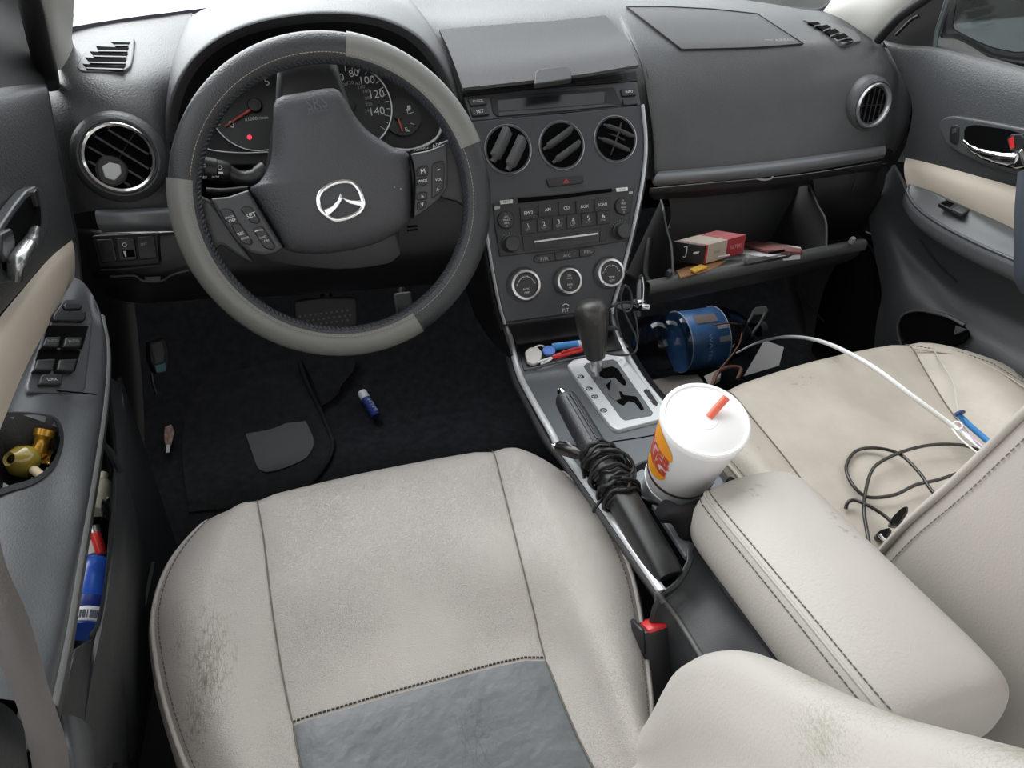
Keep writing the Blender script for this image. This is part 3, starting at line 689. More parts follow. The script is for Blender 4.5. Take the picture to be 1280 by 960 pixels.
# pocket mouth under the open lid, its shadow line a black plate
pk = plate('pocket_mouth', [(580, 116), (650, 108), (725, 100), (795, 89), (797, 101), (720, 106.5), (650, 112.5), (582, 120)], off(DS, -.004), .012, BLKM, du, 0, .0004)
plate('pocket_strip', [(716, 100.5), (778, 93), (779, 98), (720, 104)], off(DS, -.001), .003, BLK, pk, .001, .0004)

# ------------------------------------------------------------------ radio
au = thing('car_radio', 'black car radio with disc slot, two knobs and preset buttons', 'radio', at(710, 280, pl=S))
AP = off(S, .004)
plate('fascia', [(616, 254), (640, 251.5), (640, 247), (700, 242), (766, 235), (766, 238), (793, 235), (789, 262), (784, 301), (740, 308), (700, 312.5), (660, 317), (625, 321), (619, 285)], AP, .012, AUD, au, .002, .0012)
plate('disc_slot', [(647, 247.5), (700, 243.5), (765, 235.5), (765, 240), (700, 248.5), (648, 254)], off(AP, .0008), .003, VOID, au, .0004, .0002)
for q, s in (([(625, 250.5), (641, 249), (641.5, 254), (625.5, 255.5)], 'EJECT'), ([(770, 235), (785, 233.5), (785.5, 238.5), (770.5, 240)], 'LOAD')):
    b = plate('eject_button', q, off(AP, .003), .004, SILV, au, .001, .0008); b['label'] = 'silver eject key'
    cx = sum(p[0] for p in q)/4; cy = sum(p[1] for p in q)/4
    tpx('button_lettering', s, (cx-4, cy+.4), (cx+4, cy-.4), off(AP, .003), BLK, b)
for q in (([618, 258.5], [625, 257.5], [625, 261], [618, 262]), ([786, 239.5], [791, 239], [791, 242], [786, 242.5])): plate('logo_mark', [tuple(p) for p in q], off(AP, .0012), .001, GRYT, au, 0, .0002)
def rocker(c, lines, r=.0135):
    o = at(*c, pl=off(AP, .002)); u, v, n = basis(SN)
    k = lathe('rocker_button', [(0, -.003), (r, -.003), (r, .001), (r*.93, .0022), (0, .003)], o, SN, BLK, au, 32)
    for s, dy, wd in lines:
        p = o+v*(dy*r)+n*.003; text('button_lettering', s, p-u*(wd*r*.5), p+u*(wd*r*.5), SN, WHT, k, .0004)
rocker((632.5, 275), [('\u25b2' if 0 else 'A', .68, .16), ('APC', .34, .5), ('TRACK', .0, .85), ('SEEK', -.34, .6), ('V', -.7, .16)])
rocker((778.5, 258), [('A', .68, .16), ('FILE', .34, .5), ('AUDIO', -.12, .7), ('TEXT', -.4, .5), ('V', -.7, .16)])
def rknob(c, r, cap):
    o = at(*c, pl=AP); u, v, n = basis(SN)
    k = lathe('volume_knob', [(r*1.12, 0), (r*1.1, .003), (r, .004), (r*.95, .014), (r*.86, .0165), (0, .017)], o, SN, mat('knob_black', (44, 45, 47), .35), au, 36)
    tk = [tubedata([o+u*(r*1.25*math.cos(a))+v*(r*1.25*math.sin(a))+n*.001, o+u*(r*1.38*math.cos(a))+v*(r*1.38*math.sin(a))+n*.001], .0004, False, 4) for a in [rad(d) for d in range(60, 150, 15)]]
    multi('knob_scale', tk, GRYT, k)
rknob((637.5, 305), .0125, 'PUSH')
rknob((775.5, 289), .0125, 'PUSH')
btn = [('FM/2', 650, 671, 266), ('AM', 673, 696, 262), ('CD', 698, 718, 260), ('AUX', 720, 741, 258), ('SCAN', 743, 763, 255.5)]
def key(x0, x1, yc, h, s, sub=None):
    sl = -.115; xc = (x0+x1)/2
    q = [(x0, yc-h+sl*(x0-xc)), (x1, yc-h+sl*(x1-xc)), (x1+.6, yc+h+sl*(x1-xc)), (x0+.6, yc+h+sl*(x0-xc))]
    k = plate('preset_button', q, off(AP, .0022), .004, BLK, au, .0008, .0007)
    if s: wdt = min(5.5, 1.6*len(s)+.4); tpx('button_lettering', s, (xc-wdt, yc-(2 if sub else 0)+.6), (xc+wdt, yc-(2 if sub else 0)-.6), off(AP, .0022), WHT, k)
    if sub: tpx('button_lettering', sub, (xc-3, yc+3.4), (xc+3, yc+2.7), off(AP, .0022), GRYT, k)
for s, x0, x1, y in btn: key(x0, x1, y, 8.2, s)
for s, sub, x0, x1, y in (('1', 'RPT', 651, 669, 284), ('2', 'RDM', 671.5, 688, 281.5), ('3', 'DN', 690.5, 706, 279), ('4', 'UP', 708.5, 724, 277), ('5', 'BWD', 727, 744, 274.5), ('6', 'FWD', 746, 762, 272)): key(x0, x1, y, 8.4, s, sub)
plate('display_window', [(666, 297), (700, 292.5), (751, 285), (749, 302), (700, 308.5), (668, 312.5)], off(AP, .001), .002, GLS, au, .001, .0003)
plate('silver_bar', [(668, 301.2), (700, 296.8), (747, 290.8), (747, 293), (700, 299), (668, 303.4)], off(AP, .0022), .002, SILV, au, .0003, .0003)
for q in ([(653, 296), (664, 294.5), (665, 312.5), (655, 313.8)], [(750.5, 284), (759, 283), (758, 300.5), (750, 302)]): plate('side_key', q, off(AP, .0016), .003, BLK, au, .0006, .0005)

# ================================================================== INSTRUMENTS
ins = thing('instrument_cluster', 'instrument cluster with dark dials behind the steering wheel', 'instrument cluster', at(400, 150, y=.28))
IP = plane3(at(270, 150, y=.262), at(540, 130, y=.262), at(400, 80, y=.292))
IU, IV, IN = basis(IP[1])
GF = mat('gauge_face', (34, 35, 38), .45)
plate('face_panel', [(212, 182), (222, 120), (260, 70), (330, 40), (405, 30), (480, 38), (540, 80), (570, 140), (575, 190), (540, 205), (400, 205), (250, 206)], off(IP, -.004), .006, BLKM, ins, .01, .001)
def cpx(c, rpx):   # a circle on the dial plane through a point rpx pixels to the right of c
    o = at(*c, pl=IP); return o, (at(c[0]+rpx, c[1], pl=IP)-o).length
o, r = cpx((319, 133), 58)
tach = lathe('tachometer', [(0, -.001), (r, -.001), (r, .0012), (r*.98, .0015), (0, .0015)], o, IN, GF, ins, 56)
tube('dial_rim', arcpts(o+IN*.002, IU, IV, r*.98, 205, 300, 24), .0011, SILV, tach, k=1)
tube('needle', [at(322, 131.5, pl=off(IP, .006)), at(281, 158, pl=off(IP, .006))], [.0022, .0016, .0012], NEED, tach, k=6)
lathe('needle_hub', [(.0105, .001), (.0105, .007), (.009, .009), (0, .0095)], at(319, 133, pl=IP), IN, BLK, tach, 28)
tpx('dial_numeral', '0', (286, 157), (293, 154), off(IP, .002), WHT, tach)
tpx('dial_numeral', '5', (330, 103.5), (337, 101), off(IP, .002), WHT, tach)
for k, (s, a) in enumerate((('1', 180), ('2', 155), ('3', 130), ('4', 105))):
    p = o+IU*(r*.74*math.cos(rad(a)))+IV*(r*.74*math.sin(rad(a)))+IN*.002
    text('dial_numeral', s, p-IU*.0035, p+IU*.0035, IN, WHT, tach)
multi('dial_ticks', [tubedata([o+IU*(r*f0*math.cos(rad(a)))+IV*(r*f0*math.sin(rad(a)))+IN*.002, o+IU*(r*.97*math.cos(rad(a)))+IV*(r*.97*math.sin(rad(a)))+IN*.002], .0006, False, 4) for a, f0 in [(205-12.5*i, .86 if i % 2 == 0 else .91) for i in range(14)]], WHT, tach)
tpx('dial_lettering', 'x1000r/min', (306, 149.5), (335, 146.5), off(IP, .002), WHT, tach)
lathe('warning_lamp', [(0, .001), (.0032, .001), (.0032, .0022), (0, .0024)], at(312, 172, pl=IP), IN, REDW, tach, 16)
o, r = cpx((437, 134), 53)
spd = lathe('speedometer', [(0, -.001), (r, -.001), (r, .0012), (r*.98, .0015), (0, .0015)], o, IN, GF, ins, 56)
tube('dial_rim', arcpts(o+IN*.003, IU, IV, r*.99, 62, -52, 30), .0017, SILV, spd, k=1)
for s, x, y in (('60', 424, 97), ('80', 442, 91.5), ('100', 459.5, 100), ('120', 471.5, 117.5), ('140', 472, 139)):
    wd = 2.9*len(s); tpx('dial_numeral', s, (x-wd, y+.9), (x+wd, y-.9), off(IP, .002), WHT, spd)
for s, x, y in (('100', 430, 106), ('120', 438, 103.5), ('140', 446, 104.5), ('160', 452, 109), ('180', 458, 114), ('200', 460, 122.5), ('220', 461, 130.5), ('240', 460, 138.5)):
    tpx('dial_numeral', s, (x-4, y+.5), (x+4, y-.5), off(IP, .002), GRYT, spd)
multi('dial_ticks', [tubedata([o+IU*(r*f0*math.cos(rad(a)))+IV*(r*f0*math.sin(rad(a)))+IN*.002, o+IU*(r*.95*math.cos(rad(a)))+IV*(r*.95*math.sin(rad(a)))+IN*.002], .0006, False, 4) for a, f0 in [(100-10.5*i, .82 if i % 2 else .87) for i in range(14)]], WHT, spd)
lathe('needle_hub', [(.009, .001), (.009, .007), (.008, .009), (0, .0095)], o, IN, BLK, spd, 28)
o, r = cpx((503, 146), 22)
fu = lathe('fuel_gauge', [(0, -.002), (r*1.05, -.002), (r*1.05, .0006), (0, .0008)], o, IN, GF, ins, 40)
tube('needle', [at(497, 146, pl=off(IP, .005)), at(503, 164, pl=off(IP, .005))], .0014, NEED, fu, k=4)
lathe('needle_hub', [(.006, .001), (.006, .006), (0, .007)], at(497, 146, pl=IP), IN, BLK, fu, 20)
for s, x, y in (('F', 510, 139), ('E', 508, 162)): tpx('dial_numeral', s, (x-2, y+.3), (x+2, y-.3), off(IP, .002), WHT, fu)
multi('dial_ticks', [tubedata([at(a, b, pl=off(IP, .002)), at(c, d, pl=off(IP, .002))], .0006, False, 4) for a, b, c, d in ((510, 142.5, 517, 140), (513, 154, 518, 155.5), (508, 162, 512, 164.5))], WHT, fu)
plate('pump_symbol', [(509, 132), (513, 131.5), (513.5, 136.5), (509.5, 137)], off(IP, .0018), .001, WHT, fu, .0005, .0001)
tube('rim_strip', [at(a, b, pl=off(IP, .003)) for a, b in ((256, 178), (262, 187), (300, 191), (340, 190))], .0012, SILV, ins)
tube('rim_strip', [at(a, b, pl=off(IP, .003)) for a, b in ((552, 150), (550, 165), (540, 177), (515, 187), (490, 186))], .0022, SILV2, ins)
lp_ = off(IP, .006)
ol = plate('indicator_strip', [(513, 187), (535, 182.5), (554, 177.5), (556, 181), (536, 187), (514, 191)], lp_, .003, BLKM, ins, .001, .0004)
tpx('indicator_lettering', 'AIRBAG', (517, 187.5), (535, 184), off(IP, .006), WHT, ol)
tpx('indicator_lettering', 'ABS', (540, 183.5), (552, 180), off(IP, .006), WHT, ol)
# ================================================================== STEERING WHEEL
WC = V((-.358, 0, .724)); WT = rad(16)
WN = V((0, -math.cos(WT), math.sin(WT))); WU = V((1, 0, 0)); WV = V((0, math.sin(WT), math.cos(WT)))
wh = thing('steering_wheel', 'black leather steering wheel with two grey wrapped rim sections', 'steering wheel', WC)
WPL = (WC, WN)
def wpl(h): return (WC+WN*h, WN)
def wang(px, py):
    p = at(px, py, pl=wpl(0))-WC; return math.degrees(math.atan2(p.dot(WV), p.dot(WU)))
RC = .1765; RM = .0185
def rim(name, a0, a1, r, m, parent, cap=True, prof=None, k=72):
    vs = []; fs = []; sg = 20
    prof = prof or [(r*math.cos(2*math.pi*j/sg), r*math.sin(2*math.pi*j/sg)*.88) for j in range(sg)]
    sg = len(prof); full = abs(a1-a0) >= 359.9; n = k if full else k+1
    for i in range(n):
        a = rad(a0+(a1-a0)*i/k); d = WU*math.cos(a)+WV*math.sin(a)
        for (p, q) in prof: vs.append(WC+d*(RC+p)+WN*q)
    for i in range(k):
        i2 = (i+1) % n
        for j in range(sg): fs.append((i*sg+j, i*sg+(j+1) % sg, i2*sg+(j+1) % sg, i2*sg+j))
    if not full: fs.append(tuple(range(sg))); fs.append(tuple((n-1)*sg+q for q in range(sg-1, -1, -1)))
    return mesh(name, vs, fs, m, parent, True, 60)
rimo = rim('rim', 0, 360, RM, PERF, wh, k=120)
# grey wraps: C-shaped sleeves open on the inner side
def sleeve(a0, a1):
    sg = 22; out = []; inn = []
    for j in range(sg+1):
        t = rad(-122+244*j/sg); out.append(((RM+.0016)*math.cos(t), (RM+.0016)*math.sin(t)*.88)); inn.append(((RM+.0001)*math.cos(t), (RM+.0001)*math.sin(t)*.88))
    return rim('grey_wrap', a0, a1, 0, WRAP, wh, prof=out+inn[::-1], k=60)
a_ur = (wang(601, 176), wang(433, 36)); a_ll = (wang(209, 222), wang(526, 408)+360)
for a0, a1 in (a_ur, a_ll):
    s = sleeve(a0, a1)
    for hh in (112, ):
        pr = (RM+.002)*math.cos(rad(hh)), (RM+.002)*math.sin(rad(hh))*.88
        pts = [WC+(WU*math.cos(rad(a))+WV*math.sin(rad(a)))*(RC+pr[0])+WN*pr[1] for a in [a0+(a1-a0)*i/160 for i in range(161)]]
        stitches('stitching', pts, THR, s, .0042, .003, .0006)
# bare black leather between the wraps: inner zig-zag lacing
lace = []
for a in range(0, 360, 2):
    if 60 < a < 120 and False: continue
    ra = rad(a); rb = rad(a+1.3)
    d1 = WU*math.cos(ra)+WV*math.sin(ra); d2 = WU*math.cos(rb)+WV*math.sin(rb)
    lace.append(tubedata([WC+d1*(RC-RM*.96)+WN*(RM*.30), WC+d2*(RC-RM*.80)+WN*(RM*.56)], .0011, False, 5))
multi('lacing', lace, mat('lacing_cord', (62, 66, 72), .5), rimo)
for a0, a1 in ((a_ll[1]-360, a_ur[0]), (a_ur[1], a_ll[0])):
    pts = [WC+(WU*math.cos(rad(a))+WV*math.sin(rad(a)))*(RC-RM*.42)+WN*(RM*.83) for a in [a0+(a1-a0)*i/140 for i in range(141)]]
    stitches('stitching', pts, THR, rimo, .0042, .003, .0005)
# spokes
def spoke(name, px, h, t, m, r=.006, dome=0): return plate(name, px, wpl(h), t, m, wh, r, .003, 0, dome)
SPK = mat('spoke_leather', (46, 47, 50), .42, bump=('noise', 500, .15))
spoke('spoke', [(232, 236), (266, 252), (318, 330), (300, 322), (276, 306), (262, 318), (246, 300)], -.006, .014, SPK)
spoke('spoke', [(546, 180), (566, 172), (590, 165), (602, 205), (602, 240), (588, 262), (572, 252), (548, 246)], -.006, .014, SPK)
# airbag pad
pad_px = [(345, 122), (380, 113), (417, 108), (430, 119), (438, 132), (448, 148), (462, 163), (478, 174), (495, 184), (512, 191), (516, 212), (517, 235), (515, 273), (500, 289), (486, 298), (464, 307), (440, 313), (413, 317), (387, 318), (357, 313), (346, 297), (330, 270), (311, 238), (322, 228), (332, 214), (338, 198), (340, 180), (341, 152)]
P3 = [at(a, b, pl=wpl(-.004)) for a, b in pad_px]
c2 = sum(P3, V((0, 0, 0)))/len(P3)
rings = [(1.0, -.035), (1.0, -.012), (.985, -.006), (.95, -.001), (.86, .0055), (.70, .0105), (.4, .0135), (.15, .014)]
vs = []; fs = []; n = len(P3)
PS = spline(P3, 3, True); n = len(PS)
for s, h in rings: vs += [c2+(p-c2)*s+WN*(h) for p in PS]
vs.append(c2+WN*.014)
for i in range(len(rings)-1):
    for j in range(n): fs.append((i*n+j, i*n+(j+1) % n, (i+1)*n+(j+1) % n, (i+1)*n+j))
for j in range(n): fs.append(((len(rings)-1)*n+j, (len(rings)-1)*n+(j+1) % n, len(vs)-1))
padob = mesh('airbag_pad', vs, fs, AIRB, wh, True, 60)
# emblem: oval ring with a winged V
EP = wpl(.0105)
eo = at(426.5, 250, pl=EP); EU = (at(456, 243.5, pl=EP)-at(397, 257, pl=EP)).normalized(); EV = WN.cross(EU)
hw = (at(456.5, 250, pl=EP)-at(396.5, 250, pl=EP)).length/2; hh = hw*.82
def ez(x, y): return at(380+x/12, 210+y/12, pl=EP)
ring = spline([ez(*q) for q in ((600, 200), (720, 218), (820, 318), (868, 440), (888, 555), (832, 648), (720, 718), (580, 765), (450, 770), (335, 705), (240, 600), (212, 470), (250, 360), (350, 280), (470, 222))], 5, True)
vs, fs = tubedata(ring, .0031, True, 8, .8, WN)
emb = mesh('emblem', vs, fs, CHR, wh)
for q in ([(540, 375), (520, 440), (490, 500), (430, 560), (370, 592), (300, 620), (340, 740), (400, 690), (460, 635), (520, 570), (560, 510), (580, 465)], [(540, 375), (580, 425), (625, 455), (700, 475), (860, 488), (890, 590), (780, 560), (680, 538), (620, 505), (580, 465)]):
    plate3('emblem_wing', [ez(*p) for p in q], WN, .003, CHR, emb, .0004, .0009, .0026)
EMB = mat('embossed_plastic', (82, 83, 88), .45)
tpx('airbag_lettering', 'SRS', (383, 131), (408, 126), wpl(.009), EMB, padob, .001, 1.2)
tpx('airbag_lettering', 'AIRBAG', (384, 141), (409, 136), wpl(.010), EMB, padob, .001, 1.2)
for p in ((493, 234), (501, 236)): lathe('pad_dot', [(0, 0), (.0009, 0), (.0009, .0006), (0, .0007)], at(*p, pl=wpl(.006)), WN, GRYT, padob, 10)
# button pods
POD = mat('pod_plastic', (58, 59, 62), .4)
pl_ = plate('button_pod', [(262, 248), (285, 246), (311, 237), (333, 274), (355, 309), (346, 316), (330, 320), (312, 316), (296, 303), (279, 279)], wpl(.003), .022, POD, wh, .003, .003)
pr_ = plate('button_pod', [(513, 192), (535, 188), (558, 179), (560, 205), (560, 234), (548, 250), (534, 262), (517, 273), (518, 235)], wpl(.003), .022, POD, wh, .003, .003)
def wkey(pod, px, lines, r=.003):
    k = plate('wheel_button', px, wpl(.006), .005, AUD, pod, r, .0012)
    for s, a, b in lines: tpx('button_lettering', s, a, b, wpl(.006), WHT, k)
wkey(pl_, [(274, 263), (281, 260), (290, 262), (298, 277), (287, 280), (280, 275)], [('CANCEL', (281, 273), (293, 269.5)), ('OFF', (286, 277), (295, 274))])
wkey(pl_, [(288, 281), (299, 278), (316, 302), (313, 307), (303, 304), (295, 294)], [('RES', (297, 293), (305, 291)), ('ACCEL', (301, 299), (312, 296))])
wkey(pl_, [(300, 262), (304, 258), (314, 258), (325, 275), (323, 280), (314, 279)], [('SET', (308, 271), (320, 267))])
wkey(pl_, [(315, 286), (328, 282), (345, 309), (340, 313), (330, 310)], [('COAST', (324, 298), (333, 295)), ('ON', (330, 302), (336, 300))])
tube('white_mark', [at(318.5, 289.5, pl=wpl(.0068)), at(324, 287.6, pl=wpl(.0068)), at(329, 287.5, pl=wpl(.0068))], .0006, WHT, pl_, k=3)
wkey(pr_, [(521, 212), (526, 207), (535, 206.5), (535.5, 219), (521, 221)], [('M', (526, 214.5), (531, 213.5))])
wkey(pr_, [(521, 223), (535.5, 221), (534, 230), (529, 233), (521, 233)], [('MODE', (522.5, 227), (534, 225))])
wkey(pr_, [(521, 243), (526, 239.5), (534.5, 239.5), (534, 249), (521, 251)], [('A', (526, 246), (529.5, 245))])
wkey(pr_, [(521, 253), (534, 251), (533, 258), (522, 264)], [('V', (526, 256), (529.5, 255))])
wkey(pr_, [(540, 206), (545, 202), (555, 200.5), (556, 215), (554, 238), (540, 249)], [('-', (546.5, 212.6), (549.5, 211.8)), ('VOL', (544, 225), (552, 224)), ('+', (545, 238), (549, 237))])
tube('pod_seam', [at(512, 192, pl=wpl(.0045)), at(517, 212, pl=wpl(.0045)), at(518, 235, pl=wpl(.0045)), at(516, 273, pl=wpl(.0045))], .0012, VOID, wh)
tube('pod_seam', [at(311, 237, pl=wpl(.0045)), at(332, 272, pl=wpl(.0045)), at(355, 309, pl=wpl(.0045))], .0012, VOID, wh)

# ------------------------------------------------------------------ steering column and stalk
col_ = thing('steering_column', 'black steering column shroud behind the wheel pad', 'steering column', WC+V((0, .1, -.03)))
def cring(px, h): return [at(a, b, pl=wpl(h)) for a, b in px]
q1 = [(346, 96), (350, 80), (380, 72), (412, 72), (422, 84), (440, 140), (470, 200), (492, 262), (500, 318), (470, 332), (420, 336), (360, 330), (325, 318), (320, 280), (332, 210), (343, 140)]
cr_ = [cring(q1, -.030), cring(q1, -.06)]
sh = [[p for p in spline(r, 2, True)] for r in cr_]
cc = sum(sh[0], V((0, 0, 0)))/len(sh[0])
sh.insert(0, [cc+(p-cc)*.85+WN*.008 for p in sh[0]])
sh.append([p-WN*.12 for p in sh[-1]])
vs = [p for r in sh for p in r]; n = len(sh[0]); fs = []
for i in range(len(sh)-1):
    for j in range(n): fs.append((i*n+j, i*n+(j+1) % n, (i+1)*n+(j+1) % n, (i+1)*n+j))
fs.append(tuple(range(n))); fs.append(tuple(range((len(sh)-1)*n, len(sh)*n)))
mesh('column_shroud', vs, fs, BLK, col_, True, 50)
sk = thing('turn_signal_stalk', 'black light and indicator stalk left of the steering column', 'stalk', at(290, 216, y=.06))
SH = [at(333, 212, y=.06), at(318, 222, y=.055), at(300, 222, y=.055), at(285, 215, y=.055)]
tube('stalk_arm', SH, [.0115, .0105, .009, .009], BLK, sk, k=5, seg=14)
ax = (at(253, 208, y=.05)-at(287, 214, y=.055)).normalized(); o = at(287, 215, y=.055)
LL = (at(253, 208, y=.05)-o).length
kn = lathe('stalk_knob', [(0, 0), (.0105, 0), (.0125, .004), (.0125, LL*.45), (.0115, LL*.48), (.0135, LL*.52), (.0135, LL*.95), (.011, LL), (0, LL+.001)], o, ax, BLK, sk, 28)
kp_ = (at(262, 210, y=.036), V((-.1, -.9, .35)).normalized())
for s, a, b in (('OFF', (250, 222), (259, 222)), ('AUTO', (265, 221), (274, 221)), ('D', (254, 207), (258, 207.5)), ('O', (272, 209), (278, 210)), ('-', (273, 216), (279, 216))): tpx('stalk_lettering', s, a, b, kp_, WHT, kn)
tube('stalk_lever', [at(258, 238, y=.07), at(280, 239, y=.07), at(310, 236, y=.075)], .004, BLK, col_, k=4)
# ------------------------------------------------------------------ pedals
PED = mat('pedal_rubber', (38, 39, 41), .5)
bp = thing('brake_pedal', 'black rubber brake pedal with ribbed pad under the wheel', 'pedal', at(408, 388, y=.34))
PP = plane3(at(370, 380, y=.345), at(445, 372, y=.345), at(410, 410, y=.325))
bpad = plate('pedal_pad', [(366, 376), (400, 371), (446, 371), (447, 408), (410, 414), (370, 412)], PP, .012, PED, bp, .008, .003)
dots = []
for i in range(10):
    for j in range(3):
        x = 375+i*6.6+(j % 2)*3.3; y = 398.5-i*.85+j*6.2-3
        dots.append(boxd(at(x, y, pl=off(PP, .001)), V((.0018, 0, 0)), PP[1].cross(V((1, 0, 0)))*.0018, PP[1]*.0008))
multi('pedal_grip', dots, mat('pedal_grip_worn', (112, 113, 112), .6), bpad)
tube('pedal_arm', [at(408, 385, y=.352), at(408, 350, y=.38), at(410, 320, y=.43)], .011, BLK, bp)
ap = thing('accelerator_pedal', 'black accelerator pedal right of the brake pedal', 'pedal', at(500, 385, y=.40))
PP2 = plane3(at(495, 370, y=.42), at(515, 368, y=.42), at(505, 410, y=.37))
gp_ = plate('pedal_pad', [(492, 366), (514, 363), (518, 405), (497, 408)], PP2, .010, PED, ap, .006, .003)
for k in range(2): tube('pedal_rib', [at(497+9*k, 382, pl=off(PP2, .001)), at(499+9*k, 404, pl=off(PP2, .001))], .001, HEEL, gp_, k=2)
tube('pedal_arm', [at(503, 372, y=.43), at(503, 345, y=.46)], .009, BLK, ap)
# ================================================================== SEATS
SEAM = mat('seam_grey', (112, 106, 99), .8)
def cushion(root, rows, mats, patch=None, kv=5, ku=5):
    """rows: front to rear; each 7 (px,py,z): piping L, bolster L, seam L, middle, seam R, bolster R, piping R"""
    W = [[at(a, b, z=c) for a, b, c in r] for r in rows]
    f = W[0]; under = [[p+V((0, -.012, -.19)) for p in f], [p+V((0, .012, -.10)) for p in f], [p+V((0, .014, -.035)) for p in f]]
    W = under+W
    def side(p, s): return [p+V((s*-.03, 0, -.17)), p+V((s*.004, 0, -.09)), p+V((s*.007, 0, -.03))]
    W = [side(r[0], -1)+r+side(r[-1], 1)[::-1] for r in W]
    G = grid(W, ku, kv)
    jL = (3+2)*kv; jR = (3+4)*kv
    # sink the seams
    for i, r in enumerate(G):
        for j, dz in ((jL, -.0045), (jR, -.0045)): r[j] = r[j]+V((0, .001, dz))
    i0 = patch[0]*ku+3*ku if patch else None
    col = lambda a, b, r0=0, r1=None: [r[a:b+1] for r in (G[r0:r1] if r1 else G[r0:])]
    gsurf('side_bolster', col(0, jL), mats[0], root); gsurf('side_bolster', col(jR, len(G[0])-1), mats[0], root)
    if patch:
        for j in range(jL, jR+1): G[i0][j] = G[i0][j]+V((0, 0, -.002))
        gsurf('seat_insert', col(jL, jR, 0, i0+1), mats[0], root)
        gsurf('repair_patch', col(jL, jR, i0), mats[1], root)['label'] = 'dark grey vinyl patch on the rear of the cushion'
    else: gsurf('seat_insert', col(jL, jR), mats[0], root)
    for j in (jL, jR): tube('seam', [r[j]+V((0, 0, .0012)) for r in G[8:]], .0009, SEAM, root, k=1, seg=6)
    pj = (3*kv, (3+6)*kv)
    for j, s in zip(pj, (1, -1)):
        tube('piping', [r[j]+V((0, 0, .0005)) for r in G[10:]], .0028, mats[0], root, k=1, seg=8)
        for d in (1, ):
            stitches('stitching', [r[j+s*d]+V((0, 0, .0006)) for r in G[12:]], THRD, root, .0055, .0036, .0006)
    return G, jL, jR, i0
ds = thing('driver_seat', 'light grey leather driver seat with dark grey patch, before the steering wheel', 'car seat', (-.37, -.4, FZ))
WEARD = (107, 108, 84)
LEA_D = mat('driver_leather', (184, 178, 173), .33, bump=('crackle', 300, .35), var=(12, .05),
  extra=wear([(at(262, 830, z=.38), (.035, .10, .06), .50, (320, 70, 100)), (at(232, 800, z=.37), (.018, .06, .05), .48, (420, 70, 100)), (at(405, 782, z=.39), (.012, .012, .02), .42, (200, 200, 200)), (at(250, 900, z=.35), (.03, .06, .06), .46, (300, 90, 90))], (118, 116, 100)))
DR = [
 [(258, 653, .405), (285, 638, .424), (321, 624, .432), (470, 589, .437), (617, 563, .442), (660, 565, .438), (705, 592, .415)],
 [(214, 702, .395), (262, 690, .418), (329, 672, .417), (480, 645, .424), (631, 616, .428), (692, 632, .433), (751, 640, .41)],
 [(192, 765, .382), (248, 755, .405), (338, 748, .395), (498, 718, .40), (650, 692, .41), (725, 705, .417), (785, 706, .395)],
 [(196, 832, .362), (262, 828, .385), (350, 828, .365), (514, 788, .372), (668, 764, .375), (748, 783, .397), (801, 775, .377)],
 [(212, 900, .343), (282, 905, .365), (365, 903, .344), (525, 858, .35), (683, 822, .352), (775, 860, .378), (812, 862, .357)],
 [(240, 975, .325), (312, 982, .345), (383, 985, .33), (562, 965, .332), (738, 950, .334), (806, 955, .357), (822, 960, .34)],
 [(285, 1070, .305), (365, 1080, .325), (430, 1085, .315), (640, 1080, .315), (820, 1070, .32), (872, 1065, .338), (885, 1065, .32)]]
G, jL, jR, i0 = cushion(ds, DR, (LEA_D, DRK), patch=(4,))
stitches('patch_stitching', [p+V((0, .003, .0018)) for p in G[i0][jL:jR+1]], mat('patch_thread', (58, 54, 50), .8), ds, .0042, .003, .0011)
# backrest
LEA_B = mat('backrest_leather', (184, 178, 173), .45, bump=('noise', 400, .2), var=(9, .04),
  extra=wear([(V((-.125, -.640, .558)), (.030, .035, .035), .50, (280, 190, 480)), (V((-.126, -.690, .594)), (.040, .045, .045), .60, (280, 190, 480)), (V((-.128, -.745, .636)), (.042, .05, .05), .60, (280, 190, 480)), (V((-.160, -.73, .605)), (.045, .045, .045), .50, (280, 190, 480)), (V((-.135, -.80, .69)), (.045, .05, .05), .56, (280, 190, 480))], (150, 150, 134)))
CY = [(-.535, .335), (-.553, .40), (-.574, .473), (-.619, .543), (-.675, .585), (-.732, .625), (-.798, .686), (-.925, .805), (-1.035, .905)]
rows = []
for k, (y, z) in enumerate(CY):
    fv = V((0, .72, .69)) if k > 3 else V((0, [.98, .95, .88, .78][k], [.1, .25, .45, .62][k]))
    bulge = [.25, .7, 1, 1, 1, 1, 1, 1, .8][k]; C0 = V((0, y, z))
    row = []
    for s in (1, -1):
        h = [C0-fv*.16+V((.105, 0, 0)), C0-fv*.10+V((.128, 0, 0)), C0-fv*.035+V((.132, 0, 0)), C0-fv*.006+V((.118, 0, 0)), C0+V((.088, 0, 0)), C0-fv*(.032*bulge)+V((.070, 0, 0)), C0-fv*(.095*bulge)+V((.045, 0, 0))]
        if s == 1: row += [V((-.245+p.x, p.y, p.z)) for p in h]; row.append(V((-.37, C0.y-.105*fv.y*bulge, C0.z-.105*fv.z*bulge)))
        else: row += [V((-.495-p.x, p.y, p.z)) for p in h][::-1]
    rows.append(row)
bk = surf('backrest', rows, LEA_B, ds, 5, 4)
nb = len(rows[0])
# backrest rear shell
surf('backrest_shell', [[r[0], V((-.2, r[0].y-.02, r[0].z-.01)), V((-.37, r[0].y-.03, r[0].z-.015)), V((-.54, r[0].y-.02, r[0].z-.01)), r[-1]] for r in rows], LEAS, ds, 3, 3)
surf('seat_base', [[V((x, y, z)) for x in (-.56, -.37, -.16)] for y, z in ((-.12, .24), (-.14, .15), (-.5, .15), (-.7, .2))], BLKM, ds, 3, 3, thick=.02, inward=V((-.37, -.3, 1)))

